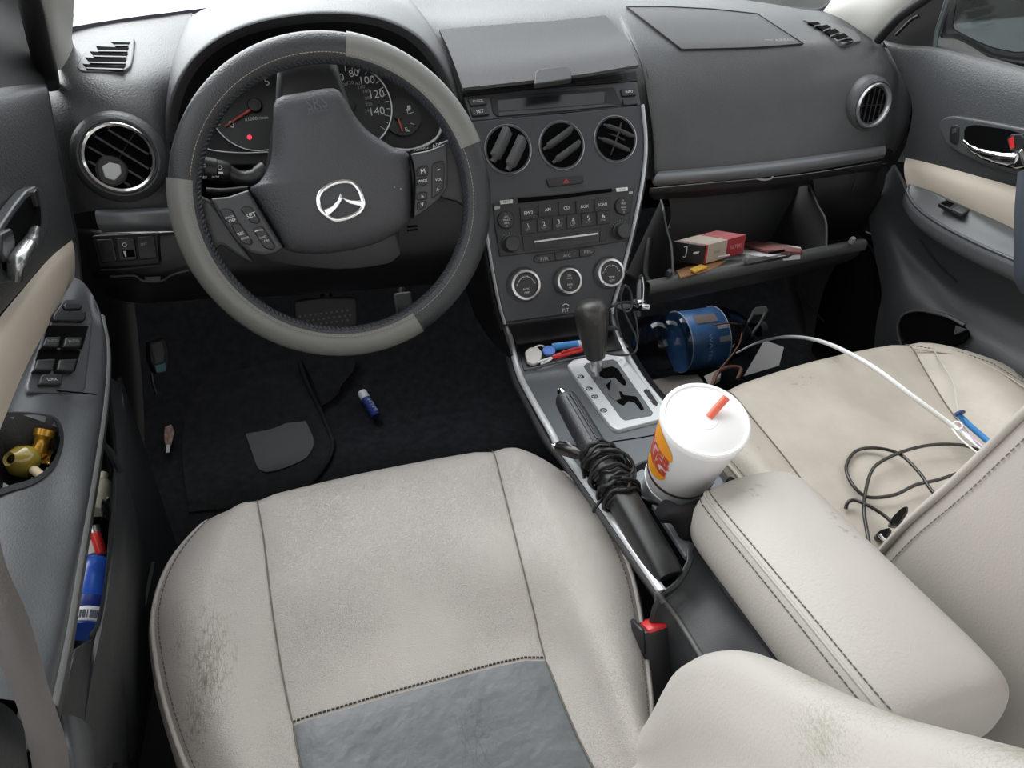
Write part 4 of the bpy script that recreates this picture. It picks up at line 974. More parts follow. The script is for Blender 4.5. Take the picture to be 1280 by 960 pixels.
ps = thing('passenger_seat', 'light grey leather passenger seat with cords lying on its cushion', 'car seat', (.37, -.4, FZ))
LEA_P = mat('passenger_leather', (176, 167, 156), .5, bump=('noise', 200, .3), var=(14, .1),
  extra=wear([(at(1000, 480, z=.43), (.10, .05, .05), .42, (90, 160, 90)), (at(1000, 620, z=.40), (.06, .04, .05), .38, (60, 60, 60)), (at(940, 560, z=.42), (.04, .06, .05), 0.38, (90, 90, 90)), (at(1040, 455, z=.435), (.08, .02, .04), .44, (200, 60, 90))], (140, 131, 120), False))
PR = [
 [(868, 520, .40), (888, 502, .425), (912, 487, .435), (1020, 452, .440), (1137, 429, .440), (1200, 436, .440), (1270, 462, .42)],
 [(893, 560, .405), (922, 545, .425), (948, 528, .425), (1062, 490, .424), (1160, 465, .426), (1235, 472, .437), (1310, 512, .415)],
 [(925, 598, .395), (958, 588, .415), (988, 577, .407), (1095, 545, .404), (1190, 512, .408), (1270, 515, .425), (1350, 555, .40)],
 [(962, 645, .382), (1000, 640, .40), (1030, 632, .388), (1140, 602, .385), (1235, 566, .388), (1325, 572, .405), (1405, 615, .385)],
 [(1010, 705, .365), (1050, 700, .382), (1082, 690, .37), (1195, 668, .367), (1295, 632, .37), (1390, 640, .386), (1475, 690, .365)],
 [(1070, 780, .345), (1110, 775, .36), (1145, 765, .35), (1265, 745, .347), (1375, 712, .35), (1475, 725, .366), (1570, 785, .345)],
 [(1150, 880, .325), (1195, 875, .34), (1230, 865, .33), (1360, 850, .327), (1490, 820, .33), (1600, 840, .346), (1720, 905, .325)]]
cushion(ps, PR, (LEA_P, LEA_P))
stitches('stitching', [at(a, b, z=c)+V((0, 0, .003)) for a, b, c in ((1140, 434, .440), (1168, 438, .437), (1200, 442, .440), (1240, 456, .436), (1285, 484, .43))], THRD, ps, .006, .004, .0007)
tube('seam', [at(a, b, z=c)+V((0, 0, .002)) for a, b, c in ((1140, 437, .438), (1200, 446, .439), (1240, 461, .435), (1290, 492, .428))], .0014, LEA_P, ps)
# backrest of the passenger seat: seen from its side
PB = [(-.412, .33), (-.447, .402), (-.476, .48), (-.512, .562), (-.545, .655), (-.59, .775), (-.64, .92)]
rows = []
for k, (y, z) in enumerate(PB):
    x = .142+.012*abs(k-3)/3
    r = [V((x+.03, y-.26, z-.03)), V((x-.002, y-.20, z-.03)), V((x-.012, y-.12, z-.02)), V((x-.006, y-.045, z-.008)), V((x+.004, y-.006, z)), V((x+.016, y+.004, z)), V((x+.07, y-.012, z)), V((x+.12, y-.03, z)), V((x+.24, y-.04, z)), V((x+.36, y-.03, z)), V((x+.44, y+.002, z)), V((x+.47, y-.03, z)), V((x+.47, y-.15, z-.02)), V((x+.42, y-.27, z-.03))]
    rows.append(r)
LEA_S = mat('seat_side_vinyl', (186, 179, 172), .48, bump=('noise', 450, .18), var=(8, .03))
surf('backrest', rows, LEA_S, ps, 4, 4)
surf('backrest_shell', [[r[0], (r[0]+r[-1])/2+V((0, -.04, 0)), r[-1]] for r in rows], LEA_S, ps, 3, 3)
G = grid(rows, 4, 4)
tube('piping', [r[4*4]+V((-.002, .001, .001)) for r in G], .0035, LEA_S, ps, k=1)
stitches('stitching', [r[4*4-2]+V((-.0012, 0, .0008)) for r in G], mat('seat_thread', (126, 119, 112), .8), ps, .0065, .0042, .0007)
surf('seat_base', [[V((x, y, z)) for x in (.18, .37, .56)] for y, z in ((-.06, .24), (-.08, .15), (-.45, .15), (-.65, .2))], BLKM, ps, 3, 3, thick=.02, inward=V((.37, -.3, 1)))
# ================================================================== CENTRE CONSOLE
CZ = .430
def cp(px, py, h=0): return at(px, py, z=CZ+h)
cn = thing('centre_console', 'grey centre console between the seats with silver side trims', 'console', (-.02, -.2, FZ))
CONT = mat('console_grey_plastic', (98, 102, 107), .4, metal=.15, bump=('noise', 1200, .08), var=(60, .05))
TP = (V((0, 0, CZ)), V((0, 0, 1)))
top = plate('cover_panel', [(640, 440), (700, 425), (776, 412), (785, 440), (830, 505), (880, 565), (905, 600), (868, 690), (850, 722), (828, 742), (790, 688), (700, 556), (690, 548), (664, 495), (650, 468)], TP, .012, CONT, cn, .004, .001, -.002)
# silver trims running along both edges
tl = [(634, 408, .03), (638, 425, .012), (648, 465, .002), (664, 497, .002), (683, 530, .002), (692, 546, .0), (697, 556, .001), (712, 575, .002), (750, 628, .002), (790, 685, .002), (828, 740, .002)]
tube('silver_trim', [cp(a, b, h) for a, b, h in tl], .0052, SILV2, cn, flat=.8, flatdir=V((0, 0, 1)))
tr = [(765, 390, .045), (768, 405, .03), (776, 428, .012), (800, 470, .003), (830, 508, .003), (862, 550, .003), (892, 590, .003)]
tube('silver_trim', [cp(a, b, h) for a, b, h in tr], .0045, SILV2, cn, flat=.8, flatdir=V((0, 0, 1)))
# flanks down to the floor
lf = [(634, 412), (646, 466), (662, 500), (688, 550), (712, 580), (790, 690), (834, 752)]
surf('side_wall', [[cp(a, b, -.004), cp(a, b, -.012)+V((-.008, 0, 0)), cp(a, b, -.06)+V((-.012, 0, 0)), cp(a, b, -.18)+V((-.006, 0, 0)), cp(a, b, -.306)] for a, b in lf], BLK, cn, 4, 4, thick=.004, inward=V((-.4, -.1, .6)))
surf('side_lip', [[cp(a-3, b+1, .0), cp(a-7, b+3, -.006), cp(a-9, b+4, -.02)] for a, b in lf], mat('console_lip', (78, 80, 82), .45), cn, 4, 3, thick=.002, inward=V((-.4, -.1, .6)))
rf = [(778, 430), (802, 470), (832, 508), (864, 552), (905, 605)]
surf('side_wall', [[cp(a, b, -.004), cp(a, b, -.03)+V((.012, 0, 0)), cp(a, b, -.15)+V((.014, 0, 0)), cp(a, b, -.306)+V((.012, 0, 0))] for a, b in rf], BLK, cn, 4, 4, thick=.004, inward=V((.4, -.1, .6)))
# open tray under the stack
surf('tray', [[cp(640, 412, .05)+V((0, .045, 0)), cp(700, 405, .05)+V((0, .045, 0)), cp(768, 395, .05)+V((0, .045, 0))], [cp(645, 428, .004), cp(700, 420, .004), cp(770, 410, .004)], [cp(648, 436, .0012), cp(700, 428, .0012), cp(774, 418, .0012)], [cp(655, 462, .0008), cp(710, 448, .0008), cp(786, 434, .0008)]], BLK, cn, 4, 4, thick=.003, inward=V((0, -.5, 1)))
tube('tray_lip', [cp(655, 462, .002), cp(672, 459, .002), cp(712, 449, .002), cp(745, 443, .002)], .0016, CONT, cn)
# gear selector plate
gp = plate('selector_plate', [(709, 459), (716, 452), (770, 444), (782, 446), (790, 455), (829, 508), (833, 520), (826, 526), (772, 540), (764, 536), (757, 527)], TP, .006, SILV2, cn, .004, .0012, .004)
gi = plate('selector_insert', [(729, 461), (733, 457), (766, 452), (771, 455), (816, 519), (814, 523), (781, 529), (776, 526)], TP, .004, CONT, gp, .002, .0004, .0046)
plate('selector_slot', [(737, 464), (745, 463), (752, 464), (765, 461), (772, 464), (783, 482), (781, 486), (776, 483), (768, 475), (757, 477), (748, 473)], TP, .003, VOID, gi, .002, .0003, .005)
plate('selector_slot', [(757, 485), (764, 478), (770, 492), (777, 493), (779, 497), (795, 499), (800, 506), (805, 515), (801, 517), (793, 507), (785, 505), (779, 511), (773, 508), (765, 499)], TP, .003, VOID, gi, .002, .0003, .005)
plate('selector_gate', [(764, 479), (771, 485), (776, 502), (768, 505), (760, 497)], TP, .002, mat('gate_grey', (88, 88, 90), .45), gi, .001, .0004, .0056)
for (x, y, s) in ((726, 471, 'P'), (736.5, 486, 'R'), (743.5, 496, 'N'), (754.5, 513, 'D')):
    lm = lathe('gear_marker', [(0, 0), (.0052, 0), (.0050, .0009), (0, .0011)], cp(x, y, .004), V((0, 0, 1)), BLK, gp, 24)
    text('marker_letter', s, cp(x-2, y+.6, .0052), cp(x+2, y-.6, .0052), V((0, 0, 1)), WHT, lm, .0002)
mm = plate('manual_marker', [(804, 492), (807, 489), (811, 491), (822, 507), (821, 511), (817, 510)], TP, .003, BLK, gp, .002, .0005, .005)
for s, x, y in (('+', 808.5, 494.5), ('M', 813, 501), ('-', 818, 507)): text('marker_letter', s, cp(x-1.2, y+.3, .0052), cp(x+1.2, y-.3, .0052), V((0, 0, 1)), WHT, mm, .0002)
tube('panel_joint', [cp(765, 552, -.0015), cp(800, 547, -.0015), cp(836, 540, -.0015)], .0008, VOID, cn)
# step and recess for the handbrake
plate('console_step', [(700, 552), (716, 549), (727, 560), (734, 580), (730, 590), (716, 578)], TP, .004, mat('console_step', (84, 88, 93), .4), cn, .002, .0006, -.0005)
plate('brake_recess', [(752, 556), (775, 560), (800, 596), (858, 690), (862, 712), (850, 720), (838, 735), (826, 728), (770, 640), (735, 585)], TP, .003, VOID, cn, .003, .0004, 0)
plate('divider_rail', [(790, 598), (803, 590), (812, 600), (848, 652), (872, 690), (866, 702), (856, 700)], TP, .012, mat('console_rail_grey', (128, 132, 136), .42), cn, .003, .0012, .006)
# cup well
WELL = cp(834, 616, -.01)
lathe('cup_holder', [(.0365, -.03), (.0425, .003), (.0445, .008), (.0475, .008), (.049, .003), (.049, -.006), (.044, -.03)], V((WELL.x-.002, WELL.y, CZ)), V((0, 0, 1)), BLK, cn, 48, closed=True)
plate3('holder_floor', arcpts(V((WELL.x-.002, WELL.y, CZ-.010)), V((1, 0, 0)), V((0, 1, 0)), .044, 0, 350, 36), V((0, 0, 1)), .004, BLKM, cn, 0, .0003)
plate('storage_well', [(868, 690), (905, 600), (930, 615), (930, 690), (890, 715)], TP, .004, CONT, cn, 0, .0004, -.002)
# rear box below the armrest
BX0 = [cp(826, 743, .002), cp(846, 728, .007), cp(861, 703, .011), cp(873, 676, .017), V((.07, -.385, CZ+.015))]
BX = [[p+V((.002, .006, -.018)) for p in BX0], [p+V((0, .003, -.004)) for p in BX0], BX0,
      [cp(848, 772, -.02), cp(872, 748, -.004), cp(892, 722, .002), cp(905, 702, .004), V((.07, -.43, CZ+.005))],
      [cp(890, 840, -.03), cp(915, 812, -.014), cp(940, 785, -.004), cp(955, 768, .0), V((.07, -.5, CZ))],
      [cp(940, 930, -.06), cp(968, 890, -.03), cp(1000, 862, -.01), cp(1022, 845, 0), V((.07, -.6, CZ))],
      [cp(985, 1010, -.08), cp(1015, 975, -.05), cp(1060, 940, -.02), cp(1080, 925, 0), V((.07, -.70, CZ))]]
BOX = mat('console_box_plastic', (44, 46, 48), .36, bump=('noise', 900, .12), var=(40, .12))
surf('armrest_box', BX, BOX, cn, 5, 4, thick=.006, inward=V((-.5, -.5, 2)))
surf('box_side', [[r[0], r[0]+V((-.008, -.002, -.03)), r[0]+V((-.004, 0, -.12)), V((r[0].x, r[0].y, FZ+.005))] for r in BX], BOX, cn, 4, 3, thick=.005, inward=V((-.5, -.3, .6)))
surf('box_side', [[r[4], r[4]+V((.01, 0, -.06)), V((r[4].x+.01, r[4].y, FZ+.005))] for r in BX], BOX, cn, 4, 3, thick=.005, inward=V((.6, -.3, .6)))
tube('box_edge', [r[0]+V((-.002, 0, .001)) for r in BX], .0025, mat('box_edge_worn', (92, 93, 93), .5), cn)
# armrest lid
secs = []
ARM = mat('armrest_leather', (175, 169, 163), .46, bump=('noise', 350, .22), var=(7, .04),
   extra=wear([(V((.0, -.43, .51)), (.07, .05, .04), .40, (90, 60, 60)), (V((.05, -.50, .51)), (.03, .10, .04), .42, (120, 120, 120)), (V((-.05, -.45, .48)), (.03, .08, .04), .36, (150, 90, 90))], (138, 130, 121), False))
ends = [(-.3918, .02, .02), (-.392, .30, .4), (-.396, .72, .75), (-.405, .94, .95), (-.430, 1, 1), (-.50, 1, 1), (-.58, 1, 1), (-.640, 1, .98), (-.667, .95, .9), (-.678, .78, .7), (-.682, .35, .35), (-.6822, .02, .02)]
for (y, sx, sz) in ends:
    tw = (y+.40)*.06
    prof = [(-.040, .004), (-.052, .010), (-.0575, .030), (-.055, .050), (-.047, .066), (-.035, .0735), (0, .082), (.045, .0815), (.068, .072), (.078, .055), (.080, .03), (.074, .010), (.060, .004), (.012, .003), (-.040, .004)]
    secs.append([V((.012+(px-.012)*sx+tw*0, y, CZ+.004+.04+(pz-.04)*sz)) for px, pz in prof])
arm = surf('armrest_lid', secs, ARM, cn, 5, 4)
surf('armrest_underside', [[V((.012+(px-.012)*.96, y, CZ+.006)) for px in (-.05, .012, .074)] for y in (-.395, -.5, -.67)], BOX, arm, 2, 2, thick=.004)
GA = grid(secs, 5, 4)
for jj, dl in ((4*4-1, 0), (4*4+3, 0)):
    stitches('stitching', [r[jj]+V((-.0004, 0, .0008)) for r in GA[11:-13]], THRD, arm, .0058, .0038, .0007)
tube('lid_seam', [r[4*4+1]+V((0, 0, .0002)) for r in GA[9:-9]], .0016, ARM, arm, k=1)

# ------------------------------------------------------------------ gear lever
gl = thing('gear_lever', 'dark leather gear lever knob on a chrome shaft in the selector plate', 'gear lever', cp(747, 470))
g0 = cp(747, 474, .002); g1 = at(738, 376, pl=(V((0, -.03, 0)), V((0, -1, 0))))
gd = (g1-g0).normalized(); GLn = (g1-g0).length
kt = lathe('gear_knob', [(0, GLn*1.0), (.012, GLn*.99), (.020, GLn*.955), (.0238, GLn*.89), (.0248, GLn*.80), (.0235, GLn*.68), (.0195, GLn*.52), (.0160, GLn*.38), (.0145, GLn*.30), (.0105, GLn*.285), (0, GLn*.285)][::-1], g0, gd, mat('knob_leather', (54, 53, 51), .33, bump=('noise', 400, .2)), gl, 32)
lathe('ferrule', [(0, GLn*.13), (.0082, GLn*.13), (.0092, GLn*.15), (.0092, GLn*.285), (0, GLn*.29)], g0, gd, SILV, gl, 28)
lathe('shaft', [(.0, -.012), (.0028, -.012), (.0036, GLn*.13), (0, GLn*.131)], g0, gd, SILV, gl, 20)
u, v, n = basis(gd)
sd = (u*.72-v*.69) if (u*.72-v*.69).y < 0 else -(u*.72-v*.69)
kp2 = [(GLn*.97, .0175), (GLn*.89, .0238), (GLn*.80, .0248), (GLn*.68, .0235), (GLn*.52, .0195), (GLn*.38, .016), (GLn*.31, .0147)]
sd2 = (V((.42, -.9, .1))-gd*V((.42, -.9, .1)).dot(gd)).normalized()
stitches('stitching', spline([g0+gd*h+sd2*(r+.0003) for h, r in kp2], 6), THRD, kt, .0042, .0028, .0005)
# ------------------------------------------------------------------ handbrake
hb = thing('handbrake', 'black handbrake lever with chrome release button, left of the cup', 'handbrake', cp(838, 728))
h0 = at(834, 722, z=.430); h1 = at(704, 494, z=.497); hd_ = (h1-h0).normalized(); HL = (h1-h0).length
hup = (V((0, 0, 1))-hd_*hd_.z).normalized(); hs = hd_.cross(hup)
def hsec(t, w, h, e=2.6):
    return [h0+hd_*(HL*t)+hs*(w*math.copysign(abs(math.cos(a))**(2/e), math.cos(a)))+hup*(h*math.copysign(abs(math.sin(a))**(2/e), math.sin(a))) for a in [2*math.pi*i/20 for i in range(21)]]
HBM = mat('handbrake_plastic', (34, 35, 36), .36, bump=('noise', 900, .06), var=(70, .25))
lo = [hsec(t, w, h) for t, w, h in ((-.012, .002, .002), (-.01, .010, .012), (.0, .0165, .018), (.2, .017, .019), (.45, .0165, .0175), (.52, .0155, .016))]
surf('lever_base', lo, HBM, hb, 4, 1)
gr = [hsec(t, w, h) for t, w, h in ((.50, .0145, .0145), (.52, .0155, .0157), (.62, .016, .016), (.75, .0155, .0155), (.88, .0147, .0147), (.965, .0135, .0135), (.985, .011, .0105), (.988, .004, .004))]
GRIP = mat('grip_leather', (50, 52, 55), .36, bump=('noise', 500, .3))
gg = surf('grip', gr, GRIP, hb, 4, 1)
tube('grip_seam', [h0+hd_*(HL*t)+hup*(.0161-.003*max(0, t-.7))+hs*.002 for t in (.66, .74, .82, .9, .95)], .0012, GRIP, gg)
for o_ in (-.004, .004): stitches('stitching', [h0+hd_*(HL*t)+hup*(.0158-.003*max(0, t-.7))+hs*o_ for t in (.66, .8, .95)], mat('grip_thread', (74, 77, 80), .6), gg, .0035, .0022, .0006)
lathe('release_button', [(0, .0), (.006, 0), (.006, .010), (.005, .0135), (0, .015)], h0+hd_*(HL*.985), hd_, CHR, hb, 24)
# ------------------------------------------------------------------ belt buckle
bu = thing('belt_buckle', 'black seat belt buckle with red release button beside the driver seat', 'seat belt buckle', at(820, 870, z=.30))
b0 = at(826, 880, z=.30); b1 = at(815, 778, z=.395); bd = (b1-b0).normalized()
bs = (V((.93, .1, .1))-bd*bd.dot(V((.93, .1, .1)))).normalized(); bf = bd.cross(bs)
BL = (b1-b0).length
bb = bbox('buckle_body', b0+bd*(BL*.48), bs*.0185, bf*.0115, bd*(BL*.5), BLK, bu, .004, 3)
bbox('release_button', b0+bd*(BL*.955)+bf*(.002 if bf.y < 0 else -.002)+bs*.002, bs*.0125, bf*.0085, bd*(BL*.055), RED, bu, .0025, 2)['label'] = 'red release button'
bbox('buckle_cheek', b0+bd*(BL*.9)-bs*.0165, bs*.0022, bf*.0115, bd*(BL*.14), BLK, bu, .0015)
tpx('button_lettering', 'PRESS', (806, 776), (822, 772), (b0+bd*(BL*1.012), bd), mat('dark_red_print', (150, 30, 34), .5), bb, .0004, .8)
tube('buckle_stalk', [b0+bd*.005, b0-bd*.05, V((b0.x+.005, b0.y-.02, .20)), V((b0.x+.005, b0.y-.03, FZ+.01))], .009, BLKM, bu)
# ================================================================== DRIVER'S DOOR
ld_ = thing('car_door', "driver's door with grey armrest, window switches and beige insert", 'car door', (-.72, -.2, FZ+.1))
def xs(rows): return [[at(a, b, x=c) for a, b, c in r] for r in rows]
surf('door_panel', xs([
 [(57, 104, -.70), (30, 106, -.70), (0, 110, -.70), (-50, 118, -.70), (-130, 132, -.70)],
 [(60, 118, -.69), (32, 122, -.686), (0, 127, -.685), (-52, 137, -.685), (-135, 152, -.685)],
 [(70, 175, -.688), (40, 185, -.682), (5, 195, -.68), (-50, 208, -.68), (-135, 225, -.68)],
 [(84, 245, -.688), (55, 262, -.682), (12, 280, -.68), (-45, 300, -.68), (-140, 325, -.68)],
 [(95, 296, -.69), (62, 322, -.686), (18, 372, -.685), (-45, 440, -.685), (-150, 520, -.685)]]), DOORP, ld_, 5, 5, thick=.01, inward=V((0, 0, .8)))
surf('edge_return', [[at(57, 104, x=-.70), at(70, 175, x=-.688), at(84, 245, x=-.688), at(95, 296, x=-.69), at(102, 360, x=-.69), at(112, 430, x=-.68)], [p+V((-.05, .02, 0)) for p in [at(57, 104, x=-.70), at(70, 175, x=-.688), at(84, 245, x=-.688), at(95, 296, x=-.69), at(102, 360, x=-.69), at(112, 430, x=-.68)]]], DOORD, ld_, 2, 4, thick=.004)
bi = surf('fabric_insert', xs([
 [(90, 300, -.686), (62, 323, -.681), (20, 372, -.68), (-12, 412, -.68), (-60, 480, -.68)],
 [(93, 312, -.680), (66, 338, -.673), (26, 392, -.670), (-4, 440, -.670), (-50, 520, -.670)],
 [(94, 330, -.680), (70, 362, -.672), (33, 422, -.668), (6, 480, -.668), (-35, 570, -.668)],
 [(93, 350, -.682), (74, 384, -.676), (38, 448, -.672), (10, 512, -.67), (-28, 610, -.67)]]), BEI, ld_, 5, 4, thick=.006)
# armrest with the pull cup hollowed out
AR = [
 [(93, 347, .657), (103, 352, .652), (114, 366, .642), (124, 386, .630), (127, 396, .614)],
 [(72, 383, .648), (90, 390, .640), (110, 402, .626), (131, 428, .606), (134, 438, .592)],
 [(37, 445, .638), (65, 452, .628), (96, 462, .612), (127, 488, .592), (131, 498, .578)],
 [(10, 506, .628), (44, 515, .617), (82, 530, .600), (117, 555, .582), (122, 563, .568)],
 [(-14, 560, .62), (26, 580, .607), (66, 598, .592), (105, 625, .576), (110, 635, .562)],
 [(-32, 650, .61), (10, 670, .598), (52, 684, .584), (91, 702, .568), (97, 712, .555)],
 [(-50, 750, .60), (-5, 770, .588), (36, 782, .575), (75, 792, .561), (82, 802, .547)],
 [(-70, 860, .59), (-20, 870, .58), (24, 876, .567), (57, 876, .554), (65, 884, .541)]]
ARw = [[at(a, b, z=c) for a, b, c in r] for r in AR]
GA_ = grid(ARw, 8, 8)
def pxof(p):
    d = p-CAM; z = d.dot(FW); return 640+FPX*d.dot(RT)/z, 480-FPX*d.dot(UP)/z
HOLE = [(-30, 520), (10, 520), (45, 521), (66, 526), (75, 540), (75, 560), (66, 582), (48, 598), (20, 608), (-30, 612)]
def inp(x, y, poly):
    c = False
    for i in range(len(poly)):
        (x1, y1), (x2, y2) = poly[i-1], poly[i]
        if (y1 > y) != (y2 > y) and x < (x2-x1)*(y-y1)/(y2-y1)+x1: c = not c
    return c
vs, fs = gmesh(GA_)
keep = []
for f in fs:
    c = sum((vs[i] for i in f), V((0, 0, 0)))/4
    if not inp(*pxof(c), HOLE): keep.append(f)
arm_l = mesh('armrest', vs, keep, DOORA, ld_)
hp3 = plane3(at(10, 506, z=.628), at(82, 530, z=.600), at(26, 600, z=.604))
hr = [at(a, b, pl=hp3) for a, b in HOLE]; hc = sum(hr, V((0, 0, 0)))/len(hr)
def rg_(s, dz): return spline([hc+(p-hc)*s+V((0, 0, dz)) for p in hr], 3, True)
rgs = [rg_(1.12, .0015), rg_(1.02, .0035), rg_(.95, -.004), rg_(.86, -.03), rg_(.80, -.05), rg_(.4, -.056), rg_(.05, -.057)]
n = len(rgs[0]); vs = [p for r in rgs for p in r]; fs = [(i*n+j, i*n+(j+1) % n, (i+1)*n+(j+1) % n, (i+1)*n+j) for i in range(len(rgs)-1) for j in range(n)]
mesh('pull_cup', vs, fs, DOORD, ld_)
surf('armrest_side', [[p, p+V((-.002, 0, -.012)), p+V((-.012, 0, -.03)), p+V((-.045, .01, -.05))] for p in [r[-1] for r in ARw]], DOORD, ld_, 5, 4, thick=.003)
tube('armrest_lip', [r[-1]+V((.0005, 0, .001)) for r in ARw], .0035, mat('lip_worn_grey', (112, 114, 114), .42), ld_, flat=.7)
tube('switch_panel_joint', [at(12, 489, z=.628)+V((0, 0, .001)), at(60, 490, z=.6165)+V((0, 0, .002)), at(105, 493, z=.605)+V((0, 0, .0015)), at(120, 494, z=.597)+V((0, 0, .001))], .0008, VOID, ld_)
# window switches
WP = plane3(at(74, 398, z=.643), at(112, 398, z=.627), at(50, 480, z=.622)); WP = off(WP, .008)
sp_ = plate('switch_plate', [(66, 395), (80, 374), (110, 374), (116, 398), (107, 486), (102, 492), (36, 490), (34, 480)], off(WP, -.001), .016, DOORA, ld_, .004, .001)
def lsw(nm, q, h=.003, m=BLK, r=.002, par=None): return plate(nm, q, off(WP, h), .006, m, par or sp_, r, .0012)
lsw('mirror_switch', [(79, 381), (82, 378), (101, 379), (104, 383), (101, 386), (82, 386)], .002)
mb_ = lsw('mirror_pad', [(66, 394), (70, 388), (108, 389), (108, 397), (104, 401), (67, 400)], .003)
lsw('pad_dot', [(86, 388), (89, 388), (89, 390), (86, 390)], .0034, VOID, .0003, mb_)
for q in ([(61, 406), (111, 407), (103, 436), (53, 433)], [(50, 435), (101, 438), (94, 464), (42, 462)]): plate('switch_well', q, off(WP, -.0004), .003, VOID, sp_, .002, .0004)
for q, s in (([(57, 421), (77, 420), (74, 433), (53, 432)], 'AUTO'), ([(82, 421), (104, 421), (101, 433), (79, 433)], 'AUTO'), ([(46, 449), (70, 448), (67, 462), (42, 462)], ''), ([(74, 449), (98, 448), (93, 463), (71, 462)], '')):
    k = lsw('window_switch', q, .0055)
    if s: cx = sum(p[0] for p in q)/4; cy = sum(p[1] for p in q)/4; tpx('switch_lettering', s, (cx-7, cy), (cx+7, cy-.5), off(WP, .0055), GRYT, k)
lk = lsw('lock_switch', [(50, 470), (55, 467), (80, 467), (78, 480), (49, 480)], .003)
tpx('switch_lettering', 'LOCK', (59, 475), (71, 474.5), off(WP, .003), WHT, lk)
# inner handle
LH = plane3(at(40, 240, x=-.679), at(58, 290, x=-.679), at(0, 300, x=-.677))
hz_ = plate('handle_bezel', [(-6, 296), (3, 280), (20, 255), (34, 238), (46, 232), (55, 240), (60, 258), (61, 278), (55, 300), (42, 322), (26, 342), (14, 352), (-6, 356)], off(LH, .010), .01, DOORA, ld_, .006, .002)
plate('handle_recess', [(0, 296), (18, 268), (34, 247), (45, 242), (51, 255), (52, 280), (44, 305), (30, 326), (14, 342), (4, 338)], off(LH, .0105), .003, VOID, hz_, .004, .0004)
tube('door_handle', [at(18, 345, pl=off(LH, .015)), at(20, 330, pl=off(LH, .021)), at(30, 314, pl=off(LH, .023)), at(38, 302, pl=off(LH, .021)), at(43, 288, pl=off(LH, .014))], [.0085, .010, .010, .008, .006], mat('satin_chrome', (170, 172, 174), .25, metal=.9), hz_, k=5, seg=12, flat=.7)['label'] = 'satin chrome pull lever'
plate('lock_tab', [(2, 292), (16, 285), (20, 300), (20, 325), (8, 328), (2, 315)], off(LH, .016), .008, BLK, hz_, .003, .002)
plate('lock_knob', [(43, 240), (46, 236), (50, 248), (52, 260), (48, 258)], off(LH, .015), .006, BLK, hz_, .001, .001)
# mirror triangle and window frame
surf('mirror_triangle', xs([[(57, 106, -.699), (20, 108, -.70), (-40, 116, -.70)], [(50, 60, -.70), (15, 58, -.71), (-40, 60, -.715)], [(42, 10, -.70), (8, 0, -.72), (-40, -10, -.725)], [(30, -40, -.70), (0, -50, -.72), (-40, -60, -.725)]]), BLKM, ld_, 4, 4, thick=.006)
# lower part with map pocket
LO = [
 [(104, 372, -.70), (112, 430, -.70), (112, 520, -.705), (112, 640, -.705), (95, 760, -.70), (75, 880, -.70), (50, 1000, -.70)],
 [(118, 430, -.70), (128, 520, -.71), (126, 600, -.71), (120, 690, -.71), (104, 780, -.70), (84, 880, -.69), (60, 1000, -.69)],
 [(135, 520, -.70), (140, 570, -.70), (139, 620, -.705), (136, 690, -.705), (120, 800, -.685), (100, 880, -.675), (80, 1000, -.675)],
]
surf('door_skin', xs(LO), BLKM, ld_, 4, 4, thick=.004)
pk_ = [(124, 555, -.640), (138, 572, -.636), (139, 605, -.634), (136, 660, -.632), (131, 720, -.630), (121, 775, -.630), (110, 795, -.635)]
wall = [[at(a, b, x=c) for a, b, c in pk_], [at(a+5, b+4, x=c+.006) for a, b, c in pk_], [at(a+5, b+4, x=c+.006)+V((.004, 0, -.06)) for a, b, c in pk_], [at(a+5, b+4, x=c+.006)+V((-.01, 0, -.17)) for a, b, c in pk_]]
# wall spans the whole door bottom
surf('map_pocket', wall, DOORD, ld_, 4, 5, thick=.004)
bt = [[V((-.70, y, .30+.02)) for y in (-.75, -.55, -.4, -.25, -.14)], [V((-.66, y, .305)) for y in (-.75, -.55, -.4, -.25, -.14)], [V((-.645, y, .325)) for y in (-.75, -.55, -.4, -.25, -.14)]]
surf('pocket_floor', bt, BLKM, ld_, 3, 3, thick=.004, inward=V((-.6, -.2, .9)))
lowp = [[at(136, 470, x=-.665), at(146, 560, x=-.632), at(144, 640, x=-.626), at(138, 720, x=-.622), at(126, 790, x=-.622), at(112, 860, x=-.622), at(98, 960, x=-.622)],
        [at(150, 480, x=-.66), at(158, 565, x=-.628), at(160, 640, x=-.622), at(158, 720, x=-.618), at(150, 800, x=-.618), at(140, 870, x=-.618), at(128, 960, x=-.618)],
        [at(158, 490, x=-.665), at(168, 570, x=-.64), at(172, 650, x=-.636), at(172, 730, x=-.632), at(168, 800, x=-.632), at(162, 870, x=-.632), at(155, 960, x=-.632)]]
lowp.append([V((-.66, p.y, .20)) for p in lowp[-1]])
surf('door_trim', lowp, DOORD, ld_, 4, 5, thick=.004, inward=V((0, -.3, .7)))
surf('panel_extension', xs([[(95, 812, -.632), (75, 890, -.63), (60, 960, -.63)], [(112, 800, -.630), (98, 870, -.626), (85, 960, -.626)], [(124, 790, -.626), (112, 870, -.622), (100, 960, -.622)]]), DOORD, ld_, 3, 3, thick=.004)

